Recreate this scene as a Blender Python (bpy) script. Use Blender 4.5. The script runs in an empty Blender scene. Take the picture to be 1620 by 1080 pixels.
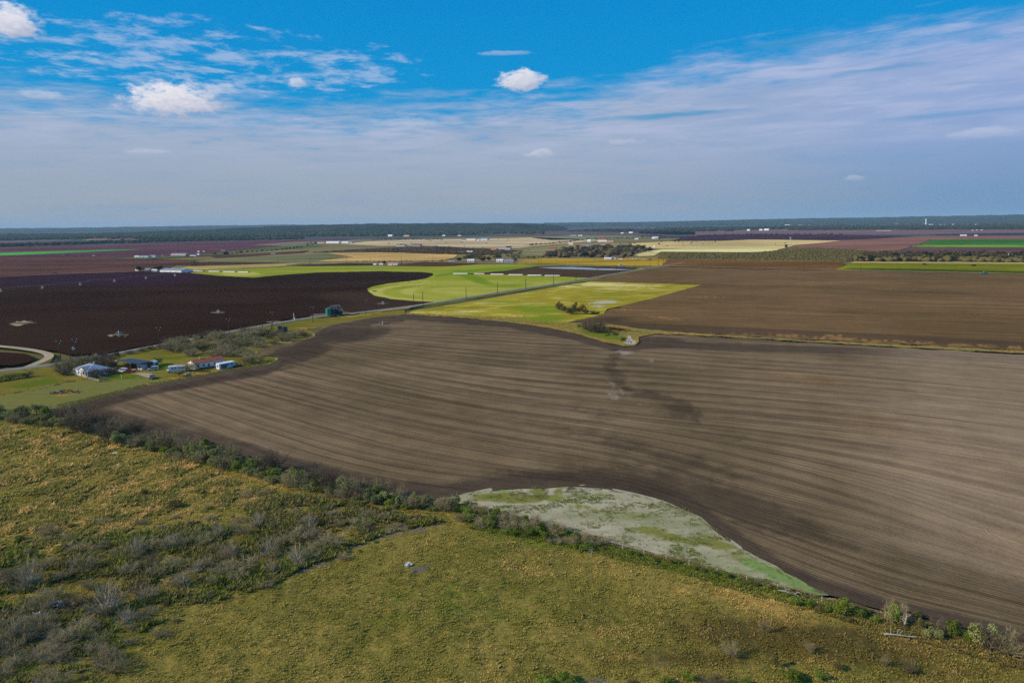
import bpy, math, random
import numpy as np
from math import sin, cos, pi, radians, sqrt, atan2, hypot
from mathutils import Vector, Matrix, Euler
from mathutils.geometry import delaunay_2d_cdt

random.seed(7)
SC = bpy.context.scene
COL = SC.collection

# ------------------------------------------------------------------ camera
CAM_H = 70.0
PITCH, ROLL = 9.83, -0.62
cam_data = bpy.data.cameras.new('camera')
cam_data.sensor_width = 36.0
cam_data.lens = 24.0
cam_data.clip_start = 1.0
cam_data.clip_end = 120000.0
cam = bpy.data.objects.new('camera', cam_data)
COL.objects.link(cam)
CAM_R = Matrix.Rotation(radians(90 - PITCH), 3, 'X') @ Matrix.Rotation(radians(ROLL), 3, 'Z')
cam.matrix_world = Matrix.Translation((0, 0, CAM_H)) @ CAM_R.to_4x4()
SC.camera = cam
FPX = 1080.0

# ------------------------------------------------------------------ render
SC.view_settings.view_transform = 'Standard'
SC.view_settings.look = 'None'
SC.view_settings.gamma = 1
SC.view_settings.exposure = 0.0
SC.view_settings.use_curve_mapping = False
SC.cycles.use_denoising = False
SC.cycles.max_bounces = 4
SC.cycles.diffuse_bounces = 2
SC.cycles.glossy_bounces = 2
SC.cycles.volume_bounces = 0
SC.cycles.transparent_max_bounces = 6

# ------------------------------------------------------------------ sun
SUN_AZ, SUN_EL = -104.0, 29.0      # azimuth from the view direction, + to the right
s_dir = Vector((sin(radians(SUN_AZ)) * cos(radians(SUN_EL)), cos(radians(SUN_AZ)) * cos(radians(SUN_EL)), sin(radians(SUN_EL))))
sun_data = bpy.data.lights.new('sun', 'SUN')
sun_data.energy = 5.0
sun_data.angle = radians(0.5)
sun_data.color = (1.0, 0.86, 0.67)
sun = bpy.data.objects.new('sun', sun_data)
sun.rotation_euler = s_dir.to_track_quat('Z', 'Y').to_euler()
sun.location = (0, 0, 300)
COL.objects.link(sun)


def lin(r, g, b):
    def f(c):
        c /= 255.0
        return c / 12.92 if c <= 0.04045 else ((c + 0.055) / 1.055) ** 2.4
    return (f(r), f(g), f(b))


CR = np.array(CAM_R)


def ray(px, py):
    px = np.asarray(px, float); py = np.asarray(py, float)
    v = np.stack([(px - 810) / FPX, (540 - py) / FPX, -np.ones_like(px)], -1)
    return v @ CR.T


def unproj(px, py, z=0.0):
    d = ray(px, py)
    t = (z - CAM_H) / d[..., 2]
    return d[..., 0] * t, d[..., 1] * t


def P(px, py, z=0.0):
    x, y = unproj(px, py, z)
    return float(x), float(y)


def proj(x, y, z):
    v = np.stack(np.broadcast_arrays(np.asarray(x, float), np.asarray(y, float), np.asarray(z, float) - CAM_H), -1) @ CR
    return 810 + FPX * v[..., 0] / -v[..., 2], 540 - FPX * v[..., 1] / -v[..., 2]


def azel(px, py):
    d = ray(px, py)
    return atan2(d[0], d[1]), atan2(d[2], hypot(d[0], d[1]))


# ------------------------------------------------------------------ node helper
class NG:
    def __init__(self, tree):
        self.t = tree
        self.n = tree.nodes
        self.l = tree.links
        self.n.clear()

    def new(self, typ, **kw):
        nd = self.n.new(typ)
        for k, v in kw.items():
            setattr(nd, k, v)
        return nd

    def put(self, sock, v):
        if v is None:
            return
        if isinstance(v, bpy.types.NodeSocket):
            self.l.new(v, sock)
        elif isinstance(v, (tuple, list)):
            if sock.type == 'RGBA' and len(v) == 3:
                v = (*v, 1)
            sock.default_value = v
        else:
            if sock.type == 'RGBA':
                v = (v, v, v, 1)
            elif sock.type == 'VECTOR':
                v = (v, v, v)
            sock.default_value = v

    def m(self, op, a, b=None, c=None, clamp=False):
        nd = self.new('ShaderNodeMath', operation=op, use_clamp=clamp)
        self.put(nd.inputs[0], a)
        if b is not None: self.put(nd.inputs[1], b)
        if c is not None: self.put(nd.inputs[2], c)
        return nd.outputs[0]

    def vm(self, op, a, b=None, scale=None):
        nd = self.new('ShaderNodeVectorMath', operation=op)
        self.put(nd.inputs[0], a)
        if b is not None: self.put(nd.inputs[1], b)
        if scale is not None: self.put(nd.inputs[3], scale)
        return nd.outputs[0]

    def mix(self, f, a, b, blend='MIX'):
        nd = self.new('ShaderNodeMix', data_type='RGBA', blend_type=blend)
        nd.clamp_factor = True
        self.put(nd.inputs[0], f)
        self.put(nd.inputs[6], a)
        self.put(nd.inputs[7], b)
        return nd.outputs[2]

    def noise(self, vec, scale, detail=4, rough=0.55, dist=0.0):
        nd = self.new('ShaderNodeTexNoise')
        self.put(nd.inputs['Vector'], vec)
        nd.inputs['Scale'].default_value = scale
        nd.inputs['Detail'].default_value = detail
        nd.inputs['Roughness'].default_value = rough
        nd.inputs['Distortion'].default_value = dist
        return nd.outputs['Fac']

    def ss(self, v, a, b):
        nd = self.new('ShaderNodeMapRange', interpolation_type='SMOOTHSTEP')
        self.put(nd.inputs[0], v)
        self.put(nd.inputs[1], a)
        self.put(nd.inputs[2], b)
        nd.inputs[3].default_value = 0
        nd.inputs[4].default_value = 1
        return nd.outputs[0]

    def mr(self, v, a, b, c, d, clamp=True):
        nd = self.new('ShaderNodeMapRange', clamp=clamp)
        for i, q in enumerate((v, a, b, c, d)):
            self.put(nd.inputs[i], q)
        return nd.outputs[0]

    def attr(self, name):
        nd = self.new('ShaderNodeAttribute', attribute_name=name)
        return nd.outputs['Fac']

    def comb(self, x, y, z=0.0):
        nd = self.new('ShaderNodeCombineXYZ')
        self.put(nd.inputs[0], x); self.put(nd.inputs[1], y); self.put(nd.inputs[2], z)
        return nd.outputs[0]

    def sep(self, v):
        nd = self.new('ShaderNodeSeparateXYZ')
        self.put(nd.inputs[0], v)
        return nd.outputs


# ------------------------------------------------------------------ world / sky
def build_world():
    w = bpy.data.worlds.new('World')
    SC.world = w
    w.use_nodes = True
    g = NG(w.node_tree)
    ST = 0.1
    sky = g.new('ShaderNodeTexSky', sky_type='NISHITA')
    sky.sun_disc = False
    sky.sun_elevation = radians(SUN_EL)
    sky.sun_rotation = radians(SUN_AZ)
    sky.altitude = 150
    sky.air_density = 1.0
    sky.dust_density = 0.3
    sky.ozone_density = 2.0
    # the clear part of the sky: a strong, saturated blue
    tc = g.new('ShaderNodeTexCoord').outputs['Generated']
    d = g.vm('NORMALIZE', tc)
    x, y, z = g.sep(d)[:3]
    az = g.m('ARCTAN2', x, y)
    el = g.m('ARCSINE', z)
    eld = g.m('MULTIPLY', el, 180 / pi)
    azd = g.m('MULTIPLY', az, 180 / pi)
    zz = g.m('ADD', g.m('MAXIMUM', z, 0.0), 0.03)
    q = g.comb(g.m('DIVIDE', x, zz), g.m('DIVIDE', y, zz))
    ae = g.comb(g.m('MULTIPLY', azd, 0.5), eld)

    def L(c, k=1.0):
        return tuple(v * k / ST for v in lin(*c))
    clear = g.mix(1.0, sky.outputs[0], SKY_TINT, 'MULTIPLY')
    # graded blue measured low in the sky
    blue = g.mix(g.ss(eld, 5.0, 24.0), L((10, 150, 212)), L((0, 130, 208)))
    clear = g.mix(0.9, clear, blue)
    # high veil (cirrostratus): its upper edge climbs to the right
    edge = g.new('ShaderNodeFloatCurve')
    cv = edge.mapping.curves[0]
    pts = [(-180, 12), (-120, 13), (-70, 10.5), (-37, 9.6), (-20, 9.4), (-8, 9.6), (4, 10.2), (12, 12.0), (24, 13.2), (37, 13.9), (70, 17), (120, 14), (180, 12)]
    while len(cv.points) < len(pts):
        cv.points.new(0.5, 0.5)
    for p, (a, e) in zip(cv.points, pts):
        p.location = ((a + 180) / 360, e / 30)
    edge.mapping.update()
    g.put(edge.inputs[1], g.mr(azd, -180, 180, 0, 1))
    E = g.m('MULTIPLY', edge.outputs[0], 30.0)
    nbig = g.noise(q, 0.55, 6, 0.62, 0.3)
    nfine = g.noise(q, 2.6, 9, 0.68, 0.25)
    n2 = g.noise(g.comb(g.m('MULTIPLY', azd, 0.09), g.m('MULTIPLY', eld, 0.8)), 1.0, 6, 0.6, 0.4)
    n3 = g.noise(g.comb(g.m('MULTIPLY', azd, 0.16), g.m('ADD', g.m('MULTIPLY', eld, 1.3), g.m('MULTIPLY', azd, -0.05))), 1.0, 9, 0.66, 0.3)
    wob = g.m('ADD', g.m('MULTIPLY', g.m('SUBTRACT', n3, 0.5), 6.0), g.m('ADD', g.m('MULTIPLY', g.m('SUBTRACT', nbig, 0.5), 4.0), g.m('MULTIPLY', g.m('SUBTRACT', nfine, 0.5), 5.0)))
    h = g.m('SUBTRACT', g.m('ADD', E, wob), eld)          # degrees below the edge
    veil = g.ss(h, -1.0, 3.4)
    veil = g.m('MULTIPLY', veil, g.mr(n2, 0.30, 0.62, 0.9, 1.0))
    vc = g.mix(g.ss(eld, 0.5, 7.5), L((158, 168, 180)), L((164, 178, 202)))
    vc = g.mix(g.ss(eld, 8.0, 15.0), vc, L((172, 190, 228)))
    # lilac, a little darker towards the right
    vc = g.mix(g.m('MULTIPLY', g.ss(azd, 0, 45), 0.85), vc, g.mix(g.ss(eld, 0.0, 8.0), L((92, 140, 186)), L((142, 166, 216))))
    vc = g.mix(g.m('MULTIPLY', g.ss(g.m('ADD', g.m('MULTIPLY', n2, .5), g.m('MULTIPLY', n3, .5)), 0.44, 0.62), g.m('MULTIPLY', g.ss(eld, 3.5, 8.0), 0.5)), vc, L((186, 196, 226)))
    vc = g.mix(g.m('MULTIPLY', g.ss(g.m('ADD', n2, g.m('MULTIPLY', nfine, 0.5)), 0.74, 0.55), 0.16), vc, L((120, 150, 190)))
    col = g.mix(veil, clear, vc)
    # thin blue slit in the veil
    for (cx, cy, w_, h_, k) in ((1055, 184, 105, 5, .75), (1395, 110, 60, 4, .55), (1500, 183, 90, 4, .35), (1260, 70, 70, 7, .5)):
        a0, e0 = azel(cx, cy)
        u = g.m('DIVIDE', g.m('SUBTRACT', azd, a0 * 180 / pi), w_ / FPX * 57.3)
        v = g.m('DIVIDE', g.m('ADD', g.m('SUBTRACT', eld, e0 * 180 / pi), g.m('MULTIPLY', g.m('SUBTRACT', n2, 0.5), 1.2)), h_ / FPX * 57.3)
        r = g.m('SQRT', g.m('ADD', g.m('MULTIPLY', u, u), g.m('MULTIPLY', v, v)))
        col = g.mix(g.m('MULTIPLY', g.ss(g.m('ADD', r, g.m('MULTIPLY', g.m('SUBTRACT', nfine, .5), 1.2)), 1.35, 0.3), k), col, L((70, 150, 200)))
    # altocumulus flakes drifting in the clear part
    fl = g.noise(q, 4.6, 10, 0.68, 0.2)
    fl2 = g.noise(q, 1.3, 4, 0.55, 0.0)
    a0, e0 = azel(330, 95)
    u = g.m('DIVIDE', g.m('SUBTRACT', azd, a0 * 180 / pi), 21.0)
    v = g.m('DIVIDE', g.m('SUBTRACT', eld, e0 * 180 / pi), 3.3)
    r = g.m('ADD', g.m('MULTIPLY', u, u), g.m('MULTIPLY', v, v))
    region = g.m('MAXIMUM', g.ss(r, 1.5, 0.1), g.m('MULTIPLY', g.ss(azd, 60, 90), 0.8))
    region = g.m('MAXIMUM', region, g.m('MULTIPLY', g.ss(azd, -60, -90), 0.8))
    region = g.m('MAXIMUM', region, g.m('MULTIPLY', g.ss(eld, 20, 34), 0.95))  # overhead clouds out of view, added to whiten the blue skylight
    th = g.m('SUBTRACT', 0.76, g.m('MULTIPLY', region, 0.30))
    fsum = g.m('ADD', g.m('MULTIPLY', fl, 0.7), g.m('MULTIPLY', fl2, 0.3))
    flk = g.m('MULTIPLY', g.ss(g.m('SUBTRACT', fsum, th), -0.02, 0.13), g.ss(eld, 6.0, 9.0))
    col = g.mix(g.m('MULTIPLY', flk, 0.72), col, L((168, 192, 226)))
    # cumulus puffs
    cu = [(276, 163, 66, 25, 1.0), (18, 40, 34, 21, .95), (826, 131, 38, 17, .9), (470, 133, 14, 9, .6), (855, 244, 24, 8, .35),
          (988, 226, 34, 6, .22), (1352, 283, 14, 5, .22), (1560, 212, 45, 8, .22), (232, 241, 30, 5, .25), (640, 196, 60, 8, .2),
          (70, 152, 30, 7, .35), (352, 143, 28, 8, .4), (800, 85, 38, 4, .28)]
    cn = g.noise(ae, 1.9, 6, 0.62, 0.0)
    cn2 = g.noise(g.vm('ADD', ae, (7.3, 2.1, 4.0)), 1.9, 6, 0.62, 0.0)
    cf = g.noise(ae, 2.6, 8, 0.6, 0.0)
    for (cx, cy, w_, h_, k) in cu:
        a0, e0 = azel(cx, cy)
        u = g.m('DIVIDE', g.m('SUBTRACT', azd, a0 * 180 / pi), w_ / FPX * 57.3)
        v = g.m('DIVIDE', g.m('SUBTRACT', eld, e0 * 180 / pi), h_ / FPX * 57.3)
        u2 = g.m('ADD', u, g.m('MULTIPLY', g.m('SUBTRACT', cn, .5), 1.3))
        v2 = g.m('ADD', v, g.m('MULTIPLY', g.m('SUBTRACT', cn2, .5), 1.6))
        vb = g.m('MULTIPLY', v2, g.mr(v2, -0.1, 0.1, 1.45, 0.9))
        r = g.m('SQRT', g.m('ADD', g.m('MULTIPLY', u2, u2), g.m('MULTIPLY', vb, vb)))
        r = g.m('ADD', r, g.m('MULTIPLY', g.m('SUBTRACT', cf, .5), 0.9))
        den = g.m('MULTIPLY', g.ss(r, 1.12, 0.55), k)
        sh = g.m('ADD', g.m('ADD', g.m('MULTIPLY', v, 0.55), g.m('MULTIPLY', u, -0.22)), g.m('MULTIPLY', g.m('SUBTRACT', cf, .5), 1.2))
        cc = g.mix(g.ss(sh, -0.75, 0.55), L((160, 170, 198)), L((236, 234, 240)))
        col = g.mix(den, col, cc)
    bg = g.new('ShaderNodeBackground')
    g.put(bg.inputs[0], col)
    bg.inputs[1].default_value = ST
    out = g.new('ShaderNodeOutputWorld')
    g.l.new(bg.outputs[0], out.inputs[0])


SKY_TINT = (0.08, 0.9, 1.25)
build_world()

# ------------------------------------------------------------------ numpy noise
_T = np.random.RandomState(3).rand(256, 256)


def vn(x, y, s=0):
    x = np.asarray(x, float) + s * 17.13; y = np.asarray(y, float) + s * 9.71
    xi = np.floor(x).astype(int); yi = np.floor(y).astype(int)
    fx = x - xi; fy = y - yi
    fx = fx * fx * (3 - 2 * fx); fy = fy * fy * (3 - 2 * fy)
    a = _T[xi & 255, yi & 255]; b = _T[(xi + 1) & 255, yi & 255]
    c = _T[xi & 255, (yi + 1) & 255]; d = _T[(xi + 1) & 255, (yi + 1) & 255]
    return (a * (1 - fx) + b * fx) * (1 - fy) + (c * (1 - fx) + d * fx) * fy


def fbm(x, y, s=0, o=4):
    r = 0; a = 0.5; t = 0
    for i in range(o):
        r = r + a * vn(x * 2 ** i, y * 2 ** i, s + i * 3); t += a; a *= 0.5
    return r / t


def inpoly(px, py, poly):
    px = np.asarray(px, float); py = np.asarray(py, float)
    inside = np.zeros(px.shape, bool)
    n = len(poly)
    for i in range(n):
        x1, y1 = poly[i]; x2, y2 = poly[(i + 1) % n]
        if y1 == y2: continue
        c = ((y1 > py) != (y2 > py)) & (px < (x2 - x1) * (py - y1) / (y2 - y1) + x1)
        inside ^= c
    return inside


def blob(px, py, items):
    r = np.zeros(np.shape(px))
    for it in items:
        cx, cy, rx, ry = it[:4]
        a = radians(it[4]) if len(it) > 4 else 0
        k = it[5] if len(it) > 5 else 1.0
        dx = px - cx; dy = py - cy
        u = (dx * cos(a) + dy * sin(a)) / rx; v = (-dx * sin(a) + dy * cos(a)) / ry
        r = np.maximum(r, k * np.exp(-(u * u + v * v)))
    return r


def pline(px, py, pts, w):
    """soft mask round a polyline given in photograph coordinates (w may be a list)"""
    r = np.zeros(np.shape(px))
    for i in range(len(pts) - 1):
        x1, y1 = pts[i]; x2, y2 = pts[i + 1]
        L2 = (x2 - x1) ** 2 + (y2 - y1) ** 2
        t = np.clip(((px - x1) * (x2 - x1) + (py - y1) * (y2 - y1)) / L2, 0, 1)
        ww = w if not isinstance(w, (list, tuple)) else w[i] * (1 - t) + w[i + 1] * t
        d = np.hypot(px - x1 - t * (x2 - x1), py - y1 - t * (y2 - y1))
        r = np.maximum(r, np.exp(-(d / ww) ** 2))
    return r


def polyline_y(px, pts):
    xs = [p[0] for p in pts]; ys = [p[1] for p in pts]
    return np.interp(px, xs, ys)


# ------------------------------------------------------------------ object helpers
def tag(o, label=None, cat=None, group=None, kind=None):
    if label: o['label'] = label
    if cat: o['category'] = cat
    if group: o['group'] = group
    if kind: o['kind'] = kind
    return o


def mesh_np(name, V, F, mat=None, smooth=False):
    """V (n,3); F list of faces or an (m,3)/(m,4) integer array"""
    me = bpy.data.meshes.new(name)
    V = np.asarray(V, np.float32)
    if isinstance(F, np.ndarray):
        k = F.shape[1]
        me.vertices.add(len(V)); me.vertices.foreach_set('co', V.ravel())
        me.loops.add(F.size); me.loops.foreach_set('vertex_index', F.ravel().astype(np.int32))
        me.polygons.add(len(F)); me.polygons.foreach_set('loop_start', np.arange(0, F.size, k, dtype=np.int32))
        me.update(calc_edges=True)
    else:
        me.from_pydata(V.tolist(), [], F)
    me.validate()
    if smooth:
        me.polygons.foreach_set('use_smooth', [True] * len(me.polygons))
    for m in (mat if isinstance(mat, (list, tuple)) else [mat]):
        if m: me.materials.append(m)
    me.update()
    return me


def link(name, me, parent=None, loc=None, rz=None):
    o = bpy.data.objects.new(name, me)
    COL.objects.link(o)
    if parent: o.parent = parent
    if loc is not None: o.location = loc
    if rz is not None: o.rotation_euler = (0, 0, rz)
    return o


def fattr(me, name, vals):
    a = me.attributes.new(name, 'FLOAT', 'POINT')
    a.data.foreach_set('value', np.asarray(vals, np.float32))


def resample(poly, step, jit=0.0, seed=0, closed=True):
    out = []
    n = len(poly)
    for i in range(n if closed else n - 1):
        x1, y1 = poly[i]; x2, y2 = poly[(i + 1) % n]
        L = hypot(x2 - x1, y2 - y1)
        st = step * max(0.25, min(3.0, ((y1 + y2) / 2 - 345) / 120.0))
        k = max(1, int(L / st))
        for j in range(k):
            t = j / k
            x = x1 + (x2 - x1) * t; y = y1 + (y2 - y1) * t
            a = jit * max(0.12, min(2.0, (y - 352) / 150.0))
            ox = (float(vn(x * .35, y * .6, seed)) - .5) * 2 + (float(vn(x * .09, y * .15, seed + 4)) - .5) * 2
            oy = (float(vn(x * .35, y * .6, seed + 9)) - .5) * 2 + (float(vn(x * .09, y * .15, seed + 13)) - .5) * 2
            out.append((x + ox * a, y + oy * a * 0.6))
    return out


def sheet(name, poly, mat, z=0.0, step=14.0, grid=None, jit=1.0, attrs=None, relief=None, parent=None, seed=0):
    """one ground sheet whose outline is the back-projection of a photographed outline"""
    b = resample(poly, step, jit, seed)
    pts = [Vector(p) for p in b]
    nb = len(pts)
    if grid:
        xs = [p[0] for p in b]; ys = [p[1] for p in b]
        rs = np.random.RandomState(seed + 5)
        rows = []
        y = min(ys)
        while y < max(ys):
            gs = grid * max(0.45, min(1.6, (y - 345) / 250.0))
            gx = np.arange(min(xs), max(xs), gs)
            rows.append(np.stack([gx + rs.uniform(-.3, .3, len(gx)) * gs, np.full(len(gx), y) + rs.uniform(-.3, .3, len(gx)) * gs], -1))
            y += gs * (0.8 if y > 420 else 0.5)
        G = np.concatenate(rows)
        ok = inpoly(G[:, 0], G[:, 1], b)
        # keep interior points off the outline
        G = G[ok]
        B = np.array(b + [b[0]])
        keep = np.ones(len(G), bool)
        for i in range(len(B) - 1):
            p, q_ = B[i], B[i + 1]
            L2 = ((q_ - p) ** 2).sum() + 1e-9
            near = np.abs(G[:, 1] - (p[1] + q_[1]) / 2) < abs(p[1] - q_[1]) / 2 + grid * .35
            if not near.any(): continue
            Gi = G[near]
            t = np.clip(((Gi - p) @ (q_ - p)) / L2, 0, 1)
            dd = np.hypot(*(Gi - p - t[:, None] * (q_ - p)).T)
            kk = keep[near]; kk &= dd > grid * 0.3; keep[near] = kk
        G = G[keep]
        pts += [Vector(p) for p in G]
    edges = [(i, (i + 1) % nb) for i in range(nb)]
    r = delaunay_2d_cdt(pts, edges, [list(range(nb))], 1, 1e-4)
    pv = np.array([(v.x, v.y) for v in r[0]])
    X, Y = unproj(pv[:, 0], pv[:, 1], 0.0)
    Z = np.full(len(X), float(z))
    if relief is not None:
        Z = Z + relief(X, Y, pv[:, 0], pv[:, 1])
    F = [list(f) for f in r[2]]
    # make faces point up
    V = np.stack([X, Y, Z], -1)
    FF = []
    for f in F:
        a, b_, c = V[f[0]], V[f[1]], V[f[2]]
        cr = (b_[0] - a[0]) * (c[1] - a[1]) - (b_[1] - a[1]) * (c[0] - a[0])
        FF.append(f if cr > 0 else f[::-1])
    me = mesh_np(name, V, FF, mat, smooth=True)
    px, py = pv[:, 0], pv[:, 1]
    if len(me.vertices) == len(px):
        for k, fn in (attrs or {}).items():
            fattr(me, k, fn(px, py, X, Y))
    o = link(name, me, parent)
    o['kind'] = 'structure'
    return o


# ------------------------------------------------------------------ ground materials
def gmat(name, c1, c2, big=0.02, mid=0.25, fine=1.6, masks=(), bump=0.3, rows=None, contrast=0.35, rough=0.95, third=None, aniso=None):
    """masks: (attribute, colour, noise scale, noise amount, strength)"""
    m = bpy.data.materials.new(name)
    m.use_nodes = True
    g = NG(m.node_tree)
    pos = g.new('ShaderNodeNewGeometry').outputs['Position']
    vec = pos
    if aniso:   # long streaks along the world direction (angle, stretch)
        mp = g.new('ShaderNodeMapping')
        g.put(mp.inputs[0], pos)
        mp.inputs['Rotation'].default_value = (0, 0, radians(aniso[0]))
        mp.inputs['Scale'].default_value = (1.0 / aniso[1], 1, 1)
        vec = mp.outputs[0]
    nb = g.noise(vec, big, 5, 0.6)
    nm = g.noise(vec, mid, 5, 0.62)
    nf = g.noise(pos, fine, 4, 0.65)
    col = g.mix(g.ss(nb, 0.36, 0.64), c1, c2)
    if third:
        col = g.mix(g.m('MULTIPLY', g.ss(nm, 0.50, 0.64), third[1]), col, third[0])
    hgt = g.m('ADD', g.m('MULTIPLY', nf, 0.6), g.m('MULTIPLY', nm, 0.6))
    var = g.m('ADD', g.m('MULTIPLY', g.m('SUBTRACT', nm, .5), contrast * 2.2), g.m('MULTIPLY', g.m('SUBTRACT', nf, .5), contrast * 2.6))
    if rows:
        s = g.attr('row')
        xx = g.sep(pos)
        al = g.m('MULTIPLY', g.m('ADD', xx[0], g.m('MULTIPLY', xx[1], -0.3)), 0.0032)
        band = g.noise(g.comb(g.m('MULTIPLY', s, 0.13), al), 1.0, 4, 0.65)
        band2 = g.noise(g.comb(g.m('MULTIPLY', s, 0.45), g.m('MULTIPLY', al, 2.0)), 1.0, 3, 0.6)
        sw = g.m('SINE', g.m('ADD', g.m('MULTIPLY', s, 2 * pi / 8.5), g.m('MULTIPLY', g.noise(g.comb(g.m('MULTIPLY', s, .05), al), 1.0, 2), 3.0)))
        bb = g.m('ADD', g.m('ADD', g.m('MULTIPLY', band, 0.4), g.m('MULTIPLY', band2, 0.6)), g.m('MULTIPLY', sw, 0.055))
        sup = g.attr('headland')
        amt = g.m('MULTIPLY', g.m('SUBTRACT', 1.0, g.m('MULTIPLY', sup, 0.75)), rows[1])
        col = g.mix(g.m('MULTIPLY', g.ss(bb, 0.44, 0.60), amt), col, rows[0])
        rn = g.noise(g.comb(g.m('MULTIPLY', s, 0.8), g.m('MULTIPLY', al, 5.0)), 1.0, 3, 0.7)
        rn2 = g.noise(g.comb(g.m('MULTIPLY', s, 0.28), g.m('MULTIPLY', al, 2.5)), 1.0, 2, 0.6)
        rsum = g.m('ADD', g.m('MULTIPLY', g.m('SUBTRACT', rn, .5), 1.1), g.m('MULTIPLY', g.m('SUBTRACT', rn2, .5), .9))
        var = g.m('ADD', var, g.m('MULTIPLY', rsum, rows[4] if len(rows) > 4 else .9))
        hgt = g.m('ADD', hgt, g.m('MULTIPLY', rn, 0.9))
        ph = g.m('ADD', g.m('MULTIPLY', s, 2 * pi / rows[2]), g.m('MULTIPLY', g.noise(pos, 0.6, 2), 2.5))
        wv = g.m('SINE', ph)
        wv = g.m('MULTIPLY', wv, g.m('SUBTRACT', 1.0, g.m('MULTIPLY', sup, 0.4)))
        var = g.m('ADD', var, g.m('MULTIPLY', wv, rows[3]))
        hgt = g.m('ADD', hgt, g.m('MULTIPLY', wv, 0.22))
    for (an, c, sc_, na, st) in masks:
        a = g.attr(an)
        nn = g.noise(vec if aniso else pos, sc_, 5, 0.62)
        f = g.ss(g.m('ADD', a, g.m('MULTIPLY', g.m('SUBTRACT', nn, 0.5), na)), 0.30, 0.62)
        f = g.m('MULTIPLY', f, st)
        col = g.mix(f, col, c)
    k = g.m('MAXIMUM', g.m('ADD', 1.0, var), 0.25)
    col = g.vm('SCALE', col, scale=k)
    bs = g.new('ShaderNodeBsdfPrincipled')
    g.put(bs.inputs['Base Color'], col)
    bs.inputs['Roughness'].default_value = rough
    bs.inputs['Specular IOR Level'].default_value = 0.0
    if bump:
        bn = g.new('ShaderNodeBump')
        bn.inputs['Strength'].default_value = 1.0
        bn.inputs['Distance'].default_value = bump
        g.put(bn.inputs['Height'], hgt)
        g.l.new(bn.outputs[0], bs.inputs['Normal'])
    out = g.new('ShaderNodeOutputMaterial')
    g.l.new(bs.outputs[0], out.inputs[0])
    return m


def smat(name, color, rough=0.7, metal=0.0, vary=0.15, scale=3.0, spec=0.3, dirt=None, random_tint=0.0):
    m = bpy.data.materials.new(name)
    m.use_nodes = True
    g = NG(m.node_tree)
    tc = g.new('ShaderNodeTexCoord').outputs['Object']
    n = g.noise(tc, scale, 4, 0.6)
    col = g.vm('SCALE', color, scale=g.mr(n, 0.25, 0.75, 1 - vary, 1 + vary))
    if dirt:
        n2 = g.noise(tc, scale * 0.5, 5, 0.65)
        col = g.mix(g.m('MULTIPLY', g.ss(n2, 0.45, 0.7), dirt[1]), col, dirt[0])
    if random_tint:
        oi = g.new('ShaderNodeObjectInfo').outputs['Random']
        col = g.vm('SCALE', col, scale=g.mr(oi, 0, 1, 1 - random_tint, 1 + random_tint))
    bs = g.new('ShaderNodeBsdfPrincipled')
    g.put(bs.inputs['Base Color'], col)
    bs.inputs['Roughness'].default_value = rough
    bs.inputs['Metallic'].default_value = metal
    bs.inputs['Specular IOR Level'].default_value = spec
    out = g.new('ShaderNodeOutputMaterial')
    g.l.new(bs.outputs[0], out.inputs[0])
    return m
# ================================================================== GROUND
def K(r, g, b, k=1.0):
    """albedo guessed from the sunlit photographed colour"""
    c = lin(r, g, b)
    return tuple(min(0.8, v * k) for v in c)


GK = 1.2     # sunlit colour -> albedo
M = {}
M['base'] = gmat('dry_ground', K(92, 86, 48, GK), K(112, 100, 62, GK), big=0.004, mid=0.03, fine=0.3, bump=0, contrast=0.2)

# ---- base plane to the horizon
M['earth'] = gmat('plain_brown_earth', K(84, 72, 58, GK), K(98, 84, 68, GK), big=0.02, mid=0.2, fine=1.5, bump=0.1, contrast=0.25)


def base_ground():
    rings = [0, 60, 150, 400, 1000, 2500, 6000, 14000, 30000, 60000]
    V = []; F = []
    n = 96
    V.append((0, 0, -1.2))
    for r in rings[1:]:
        for k in range(n):
            a = 2 * pi * k / n
            V.append((r * cos(a), r * sin(a), -1.2))
    for k in range(n):
        F.append([0, 1 + k, 1 + (k + 1) % n])
    for i in range(len(rings) - 2):
        for k in range(n):
            a = 1 + i * n + k; b = 1 + i * n + (k + 1) % n
            F.append([a, a + n, b + n, b])
    me = mesh_np('ground', V, F, M['base'])
    o = link('ground', me); o['kind'] = 'structure'


base_ground()

# ---- row coordinate of the big ploughed field (rows sweep and bend)
KX = [-400, 0, 200, 400, 600, 800, 1000, 1200, 1400, 1620, 2100]
KC = [[420, 440, 468, 500, 526, 540, 550, 562, 575, 592, 625],
      [430, 466, 508, 547, 592, 630, 654, 672, 692, 724, 800],
      [440, 480, 525, 578, 622, 658, 688, 730, 787, 866, 1012],
      [455, 502, 556, 612, 662, 702, 737, 793, 844, 907, 1060],
      [470, 522, 583, 643, 697, 738, 766, 832, 900, 958, 1090],
      [480, 540, 610, 680, 736, 764, 786, 885, 960, 1011, 1140],
      [560, 640, 700, 760, 800, 830, 850, 950, 1030, 1090, 1240]]
KS = [0, 95, 128, 160, 195, 225, 262]


def _smooth_interp(px, xs, ys):
    xs = np.array(xs, float); ys = np.array(ys, float)
    m = np.gradient(ys, xs)
    i = np.clip(np.searchsorted(xs, px) - 1, 0, len(xs) - 2)
    h = xs[i + 1] - xs[i]; t = np.clip((px - xs[i]) / h, 0, 1)
    return (2 * t**3 - 3 * t**2 + 1) * ys[i] + (t**3 - 2 * t**2 + t) * h * m[i] + (-2 * t**3 + 3 * t**2) * ys[i + 1] + (t**3 - t**2) * h * m[i + 1]


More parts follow.
